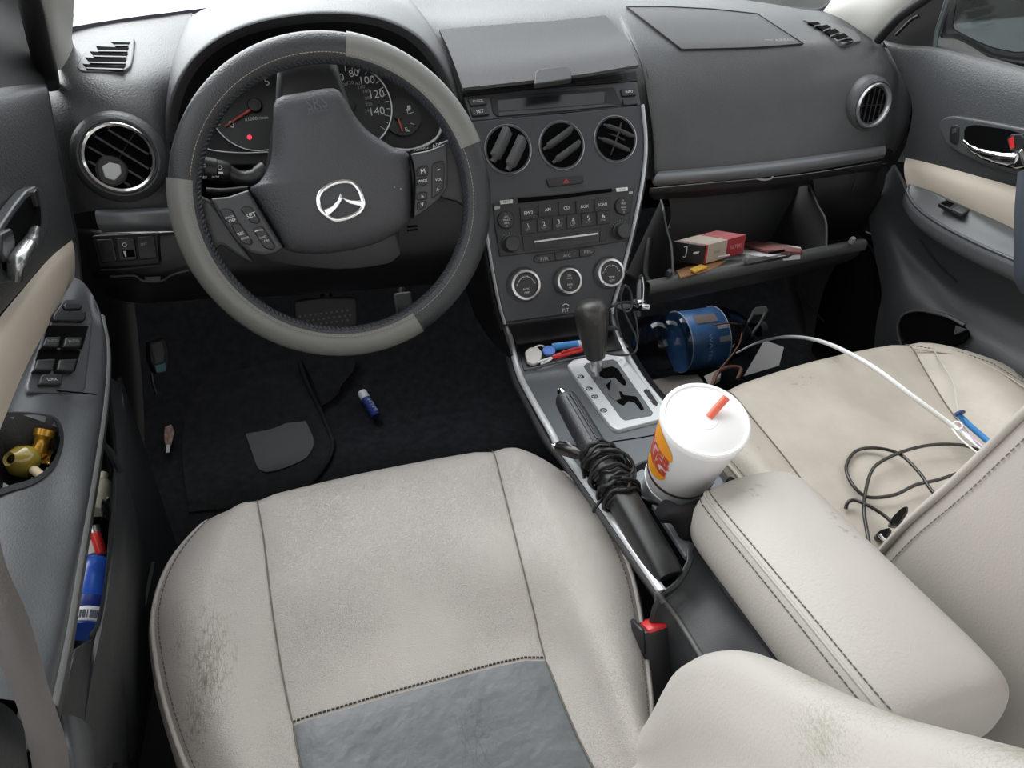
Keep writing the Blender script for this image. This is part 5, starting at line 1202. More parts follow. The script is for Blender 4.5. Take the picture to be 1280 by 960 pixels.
# ================================================================== PASSENGER'S DOOR
rd_ = thing('car_door', "passenger's door with chrome inner handle and beige insert beyond the passenger seat", 'car door', (.72, -.1, FZ+.1))
surf('door_panel', xs([
 [(1103, 50, .712), (1130, 56, .708), (1168, 59, .705), (1225, 73, .705), (1290, 90, .705), (1380, 118, .705)],
 [(1108, 58, .700), (1135, 63, .695), (1172, 67, .690), (1228, 81, .690), (1293, 99, .690), (1383, 128, .69)],
 [(1122, 85, .692), (1148, 92, .688), (1182, 96, .682), (1234, 108, .68), (1298, 126, .68), (1388, 155, .68)],
 [(1140, 130, .690), (1160, 138, .686), (1190, 144, .680), (1240, 156, .678), (1300, 174, .678), (1390, 205, .678)],
 [(1134, 175, .692), (1155, 180, .688), (1188, 186, .682), (1240, 198, .68), (1300, 216, .68), (1390, 248, .68)],
 [(1122, 202, .696), (1138, 204, .692), (1180, 214, .688), (1235, 228, .686), (1295, 246, .686), (1385, 278, .686)]]), DOORP, rd_, 5, 5, thick=.01, inward=V((0, 0, .8)))
surf('fabric_insert', xs([
 [(1132, 197, .686), (1170, 206, .683), (1225, 221, .681), (1290, 240, .68), (1380, 272, .68)],
 [(1130, 210, .678), (1168, 219, .673), (1223, 235, .670), (1290, 256, .669), (1380, 290, .669)],
 [(1132, 226, .677), (1168, 234, .671), (1222, 253, .668), (1290, 277, .667), (1380, 312, .667)],
 [(1138, 243, .68), (1165, 247, .675), (1220, 270, .672), (1290, 300, .671), (1380, 340, .671)]]), BEI, rd_, 4, 4, thick=.006, inward=V((0, 0, .7)))
RA = [[at(1136, 232, x=.676), at(1140, 231, x=.676), at(1144, 232, x=.676), at(1150, 234, x=.676)],
      [at(1134, 243, x=.66), at(1150, 240, x=.664), at(1166, 240, x=.668), at(1180, 246, x=.674)],
      [at(1148, 263, x=.642), at(1172, 258, x=.652), at(1195, 256, x=.660), at(1215, 262, x=.671)],
      [at(1180, 285, x=.625), at(1210, 282, x=.638), at(1232, 276, x=.652), at(1255, 280, x=.669)],
      [at(1225, 308, x=.612), at(1250, 302, x=.628), at(1272, 296, x=.645), at(1295, 300, x=.668)],
      [at(1270, 328, x=.602), at(1295, 322, x=.62), at(1318, 316, x=.64), at(1345, 320, x=.667)],
      [at(1330, 358, x=.592), at(1355, 352, x=.612), at(1378, 346, x=.635), at(1405, 350, x=.666)]]
DOORA2 = mat('passenger_armrest_plastic', (72, 74, 76), .4, bump=('noise', 900, .15))  # passenger's door grey, slightly lighter than the driver's armrest
surf('armrest', RA, DOORA2, rd_, 5, 5, thick=.004, inward=V((0, 0, .9)))
eg = [r[0] for r in RA]
surf('armrest_side', [[p+V((.001, 0, .0005)), p+V((-.003, 0, -.010)), p+V((.0, 0, -.026)), p+V((.03, .005, -.038)), p+V((.07, .01, -.045))] for p in eg], DOORA2, rd_, 5, 4, thick=.003, inward=V((0, -.3, .7)))
tube('armrest_lip', [p+V((.002, 0, .001)) for p in eg], .0028, DOORA, rd_)
RWP = plane3(at(1178, 252, x=.655), at(1212, 266, x=.655), at(1190, 266, x=.645)); 
wp0 = at(1195, 260, x=.654)
rsw = plate('switch_plate', [(1173, 254), (1183, 249), (1213, 262), (1203, 269)], off((wp0, V((-.15, -.1, 1)).normalized()), .004), .006, BLK, rd_, .001, .0008)
plate('window_switch', [(1190, 261), (1197, 257), (1210, 262.5), (1203, 267)], off((wp0, V((-.15, -.1, 1)).normalized()), .0065), .005, DOORA, rsw, .001, .001)
plate('switch_well', [(1176, 254), (1184, 250.5), (1193, 254.5), (1187, 259)], off((wp0, V((-.15, -.1, 1)).normalized()), .0045), .002, VOID, rsw, .0006, .0003)
# door handle
RH = plane3(at(1180, 150, x=.674), at(1270, 170, x=.672), at(1230, 215, x=.674))
rb = plate('handle_bezel', [(1173, 160), (1174, 152), (1180, 147), (1192, 145), (1235, 152), (1290, 163), (1300, 220), (1270, 218), (1230, 206), (1200, 192), (1182, 180)], off(RH, .004), .012, DOORA2, rd_, .006, .002)
plate('lock_button', [(1187, 161), (1189, 157), (1196, 156), (1198, 160), (1197, 178), (1194, 181), (1188, 179), (1186, 175)], off(RH, .0065), .006, BLK, rb, .003, .0015)
plate('button_inset', [(1190, 161), (1195, 160), (1195, 166), (1190, 167)], off(RH, .007), .003, DOORA, rb, .001, .0005)
plate('handle_recess', [(1205, 163), (1208, 158), (1220, 156), (1260, 162), (1288, 170), (1290, 212), (1260, 210), (1230, 200), (1210, 188), (1205, 176)], off(RH, .0045), .003, VOID, rb, .005, .0004)
tube('door_handle', [at(1206, 178, pl=off(RH, .008)), at(1216, 186, pl=off(RH, .016)), at(1232, 193, pl=off(RH, .020)), at(1252, 198, pl=off(RH, .020)), at(1272, 200, pl=off(RH, .014))], [.0055, .0075, .0095, .011, .012], CHR, rb, k=5, seg=14, flat=.65)['label'] = 'chrome pull lever'
plate('lever_root', [(1258, 192), (1276, 186), (1282, 208), (1268, 211), (1256, 207)], off(RH, .02), .014, CHR, rb, .003, .003)
plate('lock_tab', [(1258, 174), (1263, 168), (1276, 167), (1280, 172), (1277, 190), (1262, 188)], off(RH, .017), .012, BLK, rb, .002, .0015)
plate('red_mark', [(1260.5, 174), (1266, 170), (1268, 185), (1262.5, 186)], off(RH, .018), .002, RED, rb, .0006, .0004)['label'] = 'red unlocked mark'
# grab handle standing at the rear edge of the armrest
grab = [[at(1272, 215, x=.60), at(1284, 212, x=.585), at(1305, 214, x=.59)], [at(1268, 260, x=.59), at(1282, 258, x=.572), at(1306, 262, x=.58)], [at(1267, 310, x=.585), at(1284, 310, x=.568), at(1310, 315, x=.578)], [at(1268, 350, x=.59), at(1284, 356, x=.572), at(1312, 365, x=.58)], [at(1276, 366, x=.61), at(1290, 374, x=.60), at(1316, 385, x=.605)]]
surf('grab_handle', grab, mat('grab_handle_plastic', (70, 76, 84), .4), rd_, 4, 4, thick=.02)
# lower trim
LR = [
 [(1116, 206, .70), (1126, 225, .695), (1140, 255, .69), (1175, 296, .68), (1230, 325, .67), (1290, 355, .66), (1380, 400, .65)],
 [(1098, 236, .70), (1112, 255, .70), (1140, 292, .698), (1185, 335, .690), (1240, 362, .682), (1300, 390, .675), (1390, 435, .67)],
 [(1086, 268, .698), (1108, 285, .695), (1140, 318, .698), (1190, 360, .695), (1245, 388, .69), (1305, 415, .685), (1395, 460, .68)],
 [(1094, 320, .68), (1118, 325, .675), (1150, 350, .680), (1195, 385, .680), (1250, 412, .675), (1310, 440, .67), (1400, 485, .67)],
 [(1102, 365, .662), (1124, 366, .655), (1155, 385, .655), (1200, 412, .655), (1255, 440, .65), (1315, 468, .65), (1405, 512, .65)],
 [(1096, 400, .655), (1124, 402, .648), (1160, 420, .648), (1208, 445, .645), (1262, 470, .64), (1322, 498, .64), (1412, 540, .64)],
 [(1092, 440, .66), (1124, 448, .655), (1165, 470, .655), (1215, 495, .65), (1270, 520, .65), (1330, 548, .65), (1420, 590, .65)]]
surf('door_trim', xs(LR), mat('door_trim_plastic', (62, 64, 66), .45, bump=('noise', 700, .2)), rd_, 5, 5, thick=.006, inward=V((0, -.3, .7)))
mpl = plane3(at(1130, 395, x=.650), at(1205, 415, x=.648), at(1160, 430, x=.642))
mp = plate('map_pocket', [(1124, 403), (1130, 393), (1150, 390), (1180, 396), (1204, 407), (1212, 418), (1204, 428), (1170, 440), (1140, 440), (1126, 420)], off(mpl, .006), .004, VOID, rd_, .01, .0006)
tube('pocket_rim', [at(a, b, pl=off(mpl, .006)) for a, b in ((1128, 436), (1122, 416), (1124, 400), (1134, 391), (1152, 388), (1182, 394), (1206, 406))], .004, mat('pocket_rim_plastic', (72, 74, 76), .45), rd_, flat=.6)
plate('pocket_tab', [(1192, 419), (1194, 407), (1208, 412)], off(mpl, .010), .006, DOORA2, rd_, .0006, .0006)
tube('panel_seam', [at(1150, 300, x=.684), at(1172, 330, x=.686), at(1196, 352, x=.68)], .0012, BLKM, rd_)
# mirror triangle, window frame, glass
surf('mirror_triangle', xs([[(1103, 52, .712), (1130, 58, .71), (1167, 60, .71)], [(1110, 40, .715), (1135, 42, .715), (1174, 35, .715)], [(1125, 25, .72), (1148, 24, .72), (1182, 12, .72)], [(1160, -2, .725), (1172, -6, .725), (1194, -14, .725)]]), BLKM, rd_, 4, 4, thick=.006, inward=V((0, 0, .8)))
tube('speaker_lens', [at(1120, 44, x=.706), at(1138, 26, x=.71), at(1148, 20, x=.71)], .003, BLK, rd_)
tube('window_seal', [at(1168, 60, x=.712), at(1171, 40, x=.714), at(1178, 18, x=.716), at(1186, -10, x=.718)], .0035, mat('seal_glint', (70, 80, 84), .3), rd_)
surf('window_sill_seal', xs([[(1164, 60, .708), (1225, 75, .708), (1290, 93, .708), (1400, 125, .708)], [(1165, 55, .716), (1226, 69, .716), (1291, 87, .716), (1400, 118, .716)]]), RUB, rd_, 2, 4, thick=.004)
surf('window_glass', xs([[(1166, 58, .720), (1226, 72, .72), (1292, 90, .72), (1420, 125, .72)], [(1178, 15, .716), (1236, 20, .716), (1300, 28, .716), (1440, 50, .716)], [(1190, -40, .705), (1250, -45, .705), (1320, -50, .705), (1470, -60, .705)]]), GLASS, rd_, 3, 3, thick=.003)
# ------------------------------------------------------------------ exterior mirror beyond the glass
mi = thing('wing_mirror', "dark wing mirror seen through the passenger's window", 'wing mirror', (.86, .12, .80))
MP = (at(1235, 30, x=.86), V((-.62, -.74, .1)).normalized())
plate('mirror_housing', [(1174, 48), (1180, 10), (1192, -40), (1330, -40), (1330, 75), (1270, 78), (1238, 73), (1215, 58), (1195, 48)], MP, .07, mat('mirror_housing_plastic', (34, 37, 39), .4), mi, .01, .006)
mgl = plate('mirror_glass', [(1190, 36), (1194, 8), (1204, -34), (1322, -34), (1322, 64), (1268, 66), (1240, 60), (1216, 50)], off(MP, .0012), .003, mat('dimmed_mirror_glass', (88, 92, 92), .03, metal=1), mi, .008, .001)  # mirror darkened; a dim reflection is put into the glass colour
# outside wall reflected in / seen behind the mirror
gw = struct(mesh('building_wall', *boxd(V((3.4, 0, .8)), V((.1, 0, 0)), V((0, 7, 0)), V((0, 0, 1.23))), mat('dark_grey_render', (74, 76, 74), .9, var=(1.5, .3))))
# ================================================================== LEFT: belt and pillar foot
sb_ = surf('seat_belt', [[at(a, b, x=c) for a, b, c in r] for r in (
  [(-60, 560, -.585), (-38, 545, -.575), (-12, 540, -.57)], [(-48, 690, -.59), (-18, 690, -.578), (2, 685, -.572)], [(-12, 800, -.595), (14, 790, -.582), (36, 772, -.575)], [(20, 880, -.60), (42, 872, -.588), (62, 862, -.58)], [(36, 935, -.602), (60, 932, -.59), (83, 928, -.582)], [(44, 990, -.604), (66, 990, -.592), (88, 985, -.584)])], WEB, None, 5, 4, thick=.0016)
tag(sb_, 'grey seat belt webbing hanging beside the driver seat', 'seat belt')
struct(surf('trim_8', [[at(a, b, x=c) for a, b, c in r] for r in (
  [(66, 900, -.622), (80, 893, -.615), (98, 897, -.61), (112, 908, -.612), (117, 922, -.625)],
  [(68, 930, -.616), (80, 928, -.606), (98, 930, -.60), (113, 935, -.604), (119, 945, -.622)],
  [(70, 975, -.614), (84, 975, -.602), (100, 975, -.596), (116, 975, -.60), (121, 980, -.622)])], DOORA, None, 4, 4, thick=.01))
struct(surf('trim_9', [[at(a, b, x=c) for a, b, c in r] for r in (
  [(-40, 870, -.63), (5, 880, -.628), (30, 905, -.625)], [(-40, 930, -.625), (8, 930, -.62), (34, 945, -.618)], [(-40, 1000, -.62), (15, 1000, -.615), (40, 1000, -.614)])], DOORD, None, 3, 3, thick=.01))
# ================================================================== GLOVE BOX
gb = thing('glove_box', 'open black glove box drawer holding papers under the dashboard', 'glove box', at(945, 335, y=.12))
lipL, lipR = at(812, 356, y=.085), at(1083, 302, y=.14)
def gl_(t, dx=0, dy=0, dz=0): return lipL.lerp(lipR, t)+V((dx, dy, dz))
GBM = mat('glove_box_plastic', (46, 47, 48), .42, bump=('noise', 800, .25))
dn = V((0, .035, -.045))
LIPM = mat('glove_box_lip', (66, 67, 68), .4, bump=('noise', 700, .25))
TS = (0, .33, .66, 1)
surf('lid_lip', [[gl_(t, 0, .020, -.006) for t in TS], [gl_(t, 0, .018, .0) for t in TS], [gl_(t, 0, .004, .003) for t in TS], [gl_(t, 0, -.002, .0) for t in TS], [gl_(t, 0, -.004, -.008) for t in TS], [gl_(t, 0, -.001, -.016) for t in TS], [gl_(t, 0, .008, -.020) for t in TS]], LIPM, gb, 4, 4, thick=.003, inward=V((.3, -.6, 1)))
surf('lid', [[gl_(t, 0, .006, -.019) for t in TS], [gl_(t, .004, .03, -.045) for t in TS], [gl_(t, .006, .12, -.10) for t in (0.02, .33, .66, .98)], [gl_(t, .006, .17, -.11) for t in (0.02, .33, .66, .98)]], GBM, gb, 4, 4, thick=.003, inward=V((.3, -.6, 0)))
# bin: floor, sides, back
BL0, BR0 = at(838, 342, y=.11), at(1030, 305, y=.155)
def bn(t, y, z): p = BL0.lerp(BR0, t); return V((p.x, p.y+y, p.z+z))
bfl = [[bn(t, .0, -.004) for t in (0, .5, 1)], [bn(t, .02, -.02) for t in (0, .5, 1)], [bn(t, .10, -.05) for t in (0, .5, 1)], [bn(t, .17, -.06) for t in (0, .5, 1)]]
surf('bin_floor', bfl, BLKM, gb, 4, 3, thick=.003)
back = [[at(836, 240, y=.30), at(920, 232, y=.31), at(1010, 224, y=.32)], [at(836, 285, y=.295), at(920, 275, y=.305), at(1012, 265, y=.315)], [bn(0, .17, -.06), bn(.5, .17, -.06), bn(1, .17, -.06)]]
surf('bin_back', back, mat('bin_back_plastic', (48, 50, 51), .5, bump=('noise', 700, .2)), gb, 4, 4, thick=.003)
ls = [[at(826, 250, y=.28), at(829, 262, y=.22), at(833, 285, y=.17), at(839, 308, y=.13), at(841, 345, y=.105)], [bn(0, .17, -.06), bn(0, .14, -.056), bn(0, .10, -.05), bn(0, .05, -.035), bn(0, 0, -.006)]]
surf('bin_side', ls, BLKM, gb, 4, 4, thick=.003)
tube('side_edge', ls[0], .0018, mat('edge_grey', (86, 88, 90), .4), gb)
rs = [[at(1006, 222, y=.30), at(1012, 232, y=.24), at(1022, 256, y=.20), at(1032, 276, y=.17), at(1033, 308, y=.15)], [bn(1, .17, -.06), bn(1, .14, -.056), bn(1, .10, -.05), bn(1, .05, -.035), bn(1, 0, -.006)]]
surf('bin_side', rs, BLKM, gb, 4, 4, thick=.003)
tube('side_edge', rs[0], .0018, mat('edge_grey_b', (86, 88, 90), .4), gb)
lc = plate3('latch_plate', [at(931, 332, y=.104), at(933, 323, y=.108), at(958, 317, y=.11), at(965, 324, y=.11), at(985, 319, y=.112), at(986, 315, y=.114), at(1002, 312, y=.116), at(1003, 318, y=.113)], V((0, -.55, .83)), .006, GBM, gb, .002, .001, .004)
plate3('latch_slot', [at(958, 318.5, y=.11), at(979, 314, y=.112), at(978, 318, y=.111), at(962, 322, y=.11)], V((0, -.55, .83)), .003, VOID, lc, .0006, .0003, .0075)
for p in ((933, 324, .104), (1065, 301, .13), (836, 342, .095)): lathe('bump_stop', [(.0055, -.004), (.0055, .004), (.004, .007), (0, .0075)], at(*p[:2], y=p[2]), V((0, -.4, .9)), mat('stop_rubber', (120, 120, 118), .5) if p[0] != 836 else GBM, gb, 14)
tube('hinge_arm', [at(812, 356, y=.10), at(806, 340, y=.13), at(812, 300, y=.2)], .006, BLKM, gb)
# striker on the frame
tube('striker', [at(945, 219, y=.195), at(948, 223.5, y=.19), at(956, 225, y=.19), at(964, 223, y=.192), at(967, 218, y=.197)], .0016, GRYT, dash)

# ------------------------------------------------------------------ carton in the glove box
bx = thing('carton', 'black, cream and red cardboard carton in the open glove box', 'carton', at(885, 318, y=.18))
cF = at(880, 307.5, y=.150); zt = cF.z
cL = at(843, 301.5, z=zt); cR = at(932.5, 293.5, z=zt)
up_ = V((0, 0, .034)); o = cF-up_; e1 = cR-cF; dp = cL-cF
def cpt(s, t, h): return o+e1*s+dp*t+up_*h
def slab(nm, s0, s1, m, par):
    vs = [cpt(s, t, h) for s in (s0, s1) for t in (0, 1) for h in (0, 1)]
    return mesh(nm, vs, [(0, 1, 3, 2), (4, 6, 7, 5), (0, 4, 5, 1), (2, 3, 7, 6), (0, 2, 6, 4), (1, 5, 7, 3)], m, par, False)
CB = mat('carton_black', (36, 36, 40), .5); CRM = mat('carton_cream', (176, 164, 148), .55); CRD = mat('carton_red', (156, 40, 46), .5)
s1 = slab('black_end', -.02, .015, CB, bx); s0_ = slab('black_stripe', .015, .05, CB, bx); slab('red_band', .05, .10, CRD, bx); s3 = slab('cream_panel', .10, .56, CRM, bx); s4 = slab('red_end', .56, 1, CRD, bx)
nf = e1.cross(up_).normalized(); nf = nf if nf.y < 0 else -nf
nl = dp.cross(up_).normalized(); nl = nl if nl.dot(-e1) > 0 else -nl
nt_ = V((0, 0, 1))
plate3('printed_mark', [cpt(-.02, .30, .50), cpt(-.02, .12, .56), cpt(-.02, .10, .70), cpt(-.02, .28, .62)], nl, .0006, WHT, s1, 0, .0001, .0006)
tube('printed_hook', [cpt(-.02, .62, .80)+nl*.0006, cpt(-.02, .52, .84)+nl*.0006, cpt(-.02, .54, .3)+nl*.0006, cpt(-.02, .62, .3)+nl*.0006], .0008, WHT, s1, k=2)
for k in range(2): text('carton_lettering', 'IIII III', cpt(.0+.02*k, .9-.4*k, 1), cpt(.02+.02*k, .6-.4*k, 1), nt_, GRYT, s1, .0006)
text('carton_lettering', 'FILTERS', cpt(.64, 0, .5), cpt(.94, 0, .5), nf, mat('pink_print', (220, 150, 150), .5), s4, .0006)
text('carton_lettering', 'CLASSIC', cpt(.62, .62, 1), cpt(.62, .12, 1), nt_, mat('dark_pink_print', (196, 96, 100), .5), s4, .0006)
text('carton_lettering', 'GOLD', cpt(.26, 0, .5), cpt(.40, 0, .5), nf, mat('grey_blue_print', (90, 100, 130), .5), s3, .0006)
# papers, booklets, pen in the bin
GP = plane3(bn(0, .03, -.024), bn(1, .03, -.024), bn(.5, .14, -.054))
def leaf(nm, px, h, t, m, lab, cat, grp=None):
    p = plate(nm, px, off(GP, h), t, m, None, 0, .0003); return tag(p, lab, cat, grp)
leaf('booklet', [(905, 303), (925, 295), (1001, 309), (1000, 318), (960, 322), (900, 312)], .012, .008, PAPER, 'pale booklet lying right of the carton in the glove box', 'booklet')
leaf('booklet', [(915, 302), (930, 298), (1003, 311), (1000, 315), (955, 312)], .019, .005, mat('dull_red_cover', (120, 70, 66), .6), 'thin red edged booklet on top of the pale booklet', 'booklet')
leaf('leaflet', [(893, 306), (930, 308), (945, 318), (935, 330), (880, 334), (876, 322)], .008, .004, mat('grey_leaflet', (92, 95, 98), .6), 'grey leaflet under the carton at the latch', 'leaflet')
leaf('leaflet', [(845, 338), (880, 326), (907, 325), (895, 334), (850, 346)], .013, .003, mat('brown_leaflet', (150, 105, 66), .6), 'brown and yellow leaflet below the carton front', 'leaflet')
leaf('card', [(862, 336), (876, 330), (884, 333), (868, 340)], .019, .002, mat('yellow_card', (206, 160, 40), .5), 'small yellow card under the black end of the carton', 'card')
leaf('card', [(886, 315), (905, 311), (908, 316), (890, 319)], .018, .002, mat('yellow_card_b', (205, 170, 50), .5), 'small yellow card peeking from under the cream panel of the carton', 'card')
leaf('pouch', [(905, 284), (935, 279), (944, 288), (942, 298), (930, 302), (912, 294)], .022, .014, BLK, 'black pouch behind the red end of the carton', 'pouch')
pt = tube('pencil', [at(885, 323, pl=off(GP, .022)), at(912, 319, pl=off(GP, .022))], .0018, PAPER, None, k=2); tag(pt, 'thin pale pencil in front of the carton', 'pencil')

# ================================================================== THE CUP
cu = thing('paper_cup', 'large white takeaway cup with plastic lid leaning in the cup holder', 'cup', WELL)
c0 = at(835, 618, z=.422); c1 = at(882, 524, z=.570); ca = (c1-c0).normalized(); CL = (c1-c0).length
RB, RT_ = .0335, .0445
cb_ = lathe('cup_body', [(0, .004), (RB-.002, .004), (RB-.001, 0), (RB, .0015), (RT_, CL*.985), (RT_+.001, CL*.99), (RT_-.001, CL), (0, CL)], c0, ca, PAPW, cu, 56)
lid_ = lathe('cup_lid', [(RT_+.0008, CL*.955), (RT_+.0024, CL*.96), (RT_+.0026, CL*.985), (RT_+.0018, CL*1.003), (RT_, CL*1.010), (RT_-.002, CL*1.008), (RT_-.0035, CL*.995), (RT_-.008, CL*.992), (.014, CL*.994), (.012, CL*1.003), (0, CL*1.004)], c0, ca, LIDM, cu, 64, ang=25)
def crad(h): return RB+(RT_-RB)*h/CL
lathe('brown_stripe', [(crad(CL*.37)+.0011, CL*.37), (crad(CL*.392)+.0011, CL*.392), (crad(CL*.392)-.001, CL*.392), (crad(CL*.37)-.001, CL*.37)], c0, ca, BRN, cb_, 56, closed=True)
lathe('base_groove', [(crad(CL*.24)+.0010, CL*.238), (crad(CL*.25)+.0010, CL*.25), (crad(CL*.24)-.001, CL*.245)], c0, ca, PAPW, cb_, 56, closed=True)
cuU, cuV, _ = basis(ca)
def onc(a, h, l=.0004): return c0+ca*h+(cuU*math.cos(a)+cuV*math.sin(a))*(crad(h)+l)
# angle of the logo: towards the pixel of its right-hand letters
def cang(px, py):
    best = min(range(720), key=lambda i: (lambda q: (q[0]-px)**2+(q[1]-py)**2+(1e6 if (onc(rad(i/2), CL*.55)-c0-ca*CL*.55).dot(CAM-c0) < 0 else 0))(pxof(onc(rad(i/2), CL*.55)))); return rad(best/2)
LA = cang(812, 556); LH0 = CL*.655
sgn = 1 if pxof(onc(LA+.3, LH0))[0] > pxof(onc(LA, LH0))[0] else -1
LA -= sgn*.32
def wrapmesh(nm, polys, m, l):
    vs = []; fs = []
    for P in polys:
        b = len(vs); vs += [onc(LA+sgn*x/.041, LH0+y, l) for x, y in P]; fs.append(tuple(range(b, b+len(P))))
    return mesh(nm, vs, fs, m, cb_, False)
def bun(top):
    s = 1 if top else -1; P = []
    w_, h_ = .032, (.027 if top else .020)
    for i in range(25):
        a = math.pi*i/24; P.append((w_*math.cos(a)**1 if abs(math.cos(a)) < 2 else 0, s*(.0165+h_*math.sin(a)**.8)))
    strips = []
    for i in range(24):
        (x0, y0), (x1, y1) = P[i], P[i+1]; strips.append([(x0, s*.0165), (x0, y0), (x1, y1), (x1, s*.0165)])
    return strips
wrapmesh('logo_bun', bun(True), ORNG, .0010); wrapmesh('logo_bun', bun(False), ORNG, .0010)
def wraptext(s, x0, x1, yc, hm):
    t = text('logo_lettering', s, V((x0, 0, 0)), V((x1, 0, 0)), V((0, 0, 1)), REDP, None, 0, hm, .035)
    bm = bmesh.new(); bm.from_mesh(t.data); bmesh.ops.subdivide_edges(bm, edges=bm.edges, cuts=2); bmesh.ops.triangulate(bm, faces=bm.faces)
    for v in bm.verts: v.co = onc(LA-sgn*v.co.x/.041, LH0+yc+v.co.y, .0014)
    bm.to_mesh(t.data); bm.free(); t.parent = cb_
wraptext('BURGER', -.033, .033, .0082, 1.35); wraptext('KING', -.031, .031, -.0082, .95)
straw = tube('straw', [at(886, 522, pl=(c0+ca*(CL*.995), ca)), at(897, 509, pl=(c0+ca*(CL*1.035), ca)), at(908, 497, pl=(c0+ca*(CL*1.075), ca))], .0042, STRAW, cu, k=2, seg=14)
# cloth tucked behind the cup
cl = surf('black_cloth', [[cp(818, 640, .02), cp(826, 628, .034), cp(838, 626, .04), cp(850, 632, .035)], [cp(824, 650, .022), cp(838, 642, .045), cp(860, 636, .047), cp(880, 622, .036)], [cp(838, 656, .02), cp(856, 654, .04), cp(880, 636, .05), cp(905, 606, .042)], [cp(852, 672, .014), cp(866, 664, .026), cp(888, 640, .04), cp(916, 598, .038)], [cp(866, 680, .006), cp(880, 668, .014), cp(898, 650, .02), cp(920, 606, .02)]], CLOTH, None, 6, 6, thick=.004)
for v in cl.data.vertices: v.co += V((0, 0, .006*noise.noise(v.co*60)))
tag(cl, 'crumpled black cloth between the white cup and the armrest', 'cloth')

# ================================================================== CORD AND PLUG ON THE HANDBRAKE
hc_ = thing('charger_cord', 'black charger cord wound around the handbrake with a silver tipped plug', 'cord', h0+hd_*(HL*.4))
coil = []
turns = 15; N = turns*14
random.seed(3)
for i in range(N+1):
    a = 2*math.pi*i/14; f = i/N
    t = .37+.27*(.5-.5*math.cos(f*math.pi*3))+.010*random.uniform(-1, 1)
    rr = .0195+.004*math.sin(f*17)+.0015*random.random()
    coil.append(h0+hd_*(HL*t)+hs*(rr*math.cos(a))+hup*(rr*math.sin(a)))
tube('cord_coil', coil, .0021, CORD, hc_, k=4, seg=7)
lo_ = [h0+hd_*(HL*.36)+hup*.024, at(792, 585, z=.47), at(793, 598, z=.465), at(782, 602, z=.468), at(770, 606, z=.463), at(756, 620, z=.455), at(745, 633, z=.448), at(742, 640, z=.44)]
tube('cord_tail', lo_, .0021, CORD, hc_, k=6)
tube('cord_loop', [at(735, 572, z=.475), at(760, 562, z=.495), at(782, 568, z=.49), at(792, 583, z=.478), at(786, 594, z=.475), at(765, 597, z=.49)], .0021, CORD, hc_)
tube('cord_tail', [at(740, 575, z=.47), at(732, 588, z=.458), at(730, 598, z=.452)], .0021, CORD, hc_)
p0 = at(724, 567, z=.465); p1 = at(692, 557, z=.460); pa_ = (p1-p0).normalized(); PL_ = (p1-p0).length
lathe('plug_body', [(0, -.004), (.0065, -.004), (.0085, .004), (.0085, PL_*.78), (.007, PL_*.84), (0, PL_*.85)], p0, pa_, mat('plug_black', (34, 32, 30), .2), hc_, 24)
lathe('plug_tip', [(0, PL_*.84), (.0045, PL_*.84), (.0045, PL_*.94), (.0028, PL_*.96), (.0028, PL_*1.04), (0, PL_*1.05)], p0, pa_, CHR, hc_, 20)
plate3('plug_contact', [p0+pa_*(PL_*.25)+V((0, 0, .0075)), p0+pa_*(PL_*.6)+V((0, 0, .0075)), p0+pa_*(PL_*.6)+V((.002, -.006, .0065)), p0+pa_*(PL_*.25)+V((.002, -.006, .0065))], V((.1, -.4, .9)), .002, SILV, hc_, .0005, .0003, .0012)

# ================================================================== BITS IN THE TRAY
TZ = .432
def tp3(px, py, h=0): return at(px, py, z=TZ+h)
key_ = thing('plastic_tag', 'white oval tag lying at the left end of the console tray', 'tag', tp3(668, 442))
plate('tag_body', [(656, 440), (661, 434), (672, 433), (678, 440), (676, 450), (668, 455), (659, 452)], (tp3(668, 444, .008), V((0, -.2, 1)).normalized()), .005, mat('off_white_plastic', (214, 210, 204), .4), key_, .005, .0015)
tube('tag_loop', [tp3(666, 436, .009), tp3(674, 432, .012), tp3(680, 433, .012)], .0015, CORDW, key_)
dk = thing('blue_disc', 'round blue disc cap between the white tag and the pens', 'cap', tp3(686, 440))
lathe('disc', [(0, 0), (.0098, 0), (.0105, .001), (.0105, .004), (.0095, .005), (0, .0055)], tp3(686, 440, .006), V((-.05, -.35, 1)).normalized(), mat('cornflower_plastic', (96, 140, 222), .4), dk, 32)
lb = thing('blue_lighter', 'light blue lighter lying at the back of the console tray', 'lighter', tp3(710, 430))
a_, b_ = tp3(690, 434, .010), tp3(722, 430, .010); d_ = (b_-a_).normalized()
lathe('lighter_body', [(0, 0), (.005, 0), (.0062, .002), (.0062, (b_-a_).length), (0, (b_-a_).length)], a_, d_, BLUC, lb, 20)
lathe('lighter_cap', [(0, 0), (.0058, 0), (.0058, .012), (0, .0125)], b_, d_, mat('lighter_white', (220, 226, 232), .4), lb, 20)
lr = thing('red_pen', 'red capped pen in front of the blue lighter', 'pen', tp3(710, 441))
a_, b_ = tp3(690, 447, .007), tp3(727, 437, .007); d_ = (b_-a_).normalized(); l_ = (b_-a_).length
lathe('pen_body', [(0, 0), (.003, .001), (.0044, .006), (.0044, l_), (0, l_+.001)], a_, d_, RED, lr, 18)
tube('pen_clip', [a_+d_*(l_*.3)+V((0, -.002, .006)), a_+d_*(l_*.7)+V((0, -.002, .007)), a_+d_*(l_*.95)+V((0, -.002, .005))], .0016, RED, lr)
wc_ = thing('white_clip', 'small white clip in front of the red pen', 'clip', tp3(680, 451))
tube('clip_wire', [tp3(672, 453, .005), tp3(680, 450, .007), tp3(690, 447, .006), tp3(686, 451, .005), tp3(676, 455, .004)], .0018, CORDW, wc_)

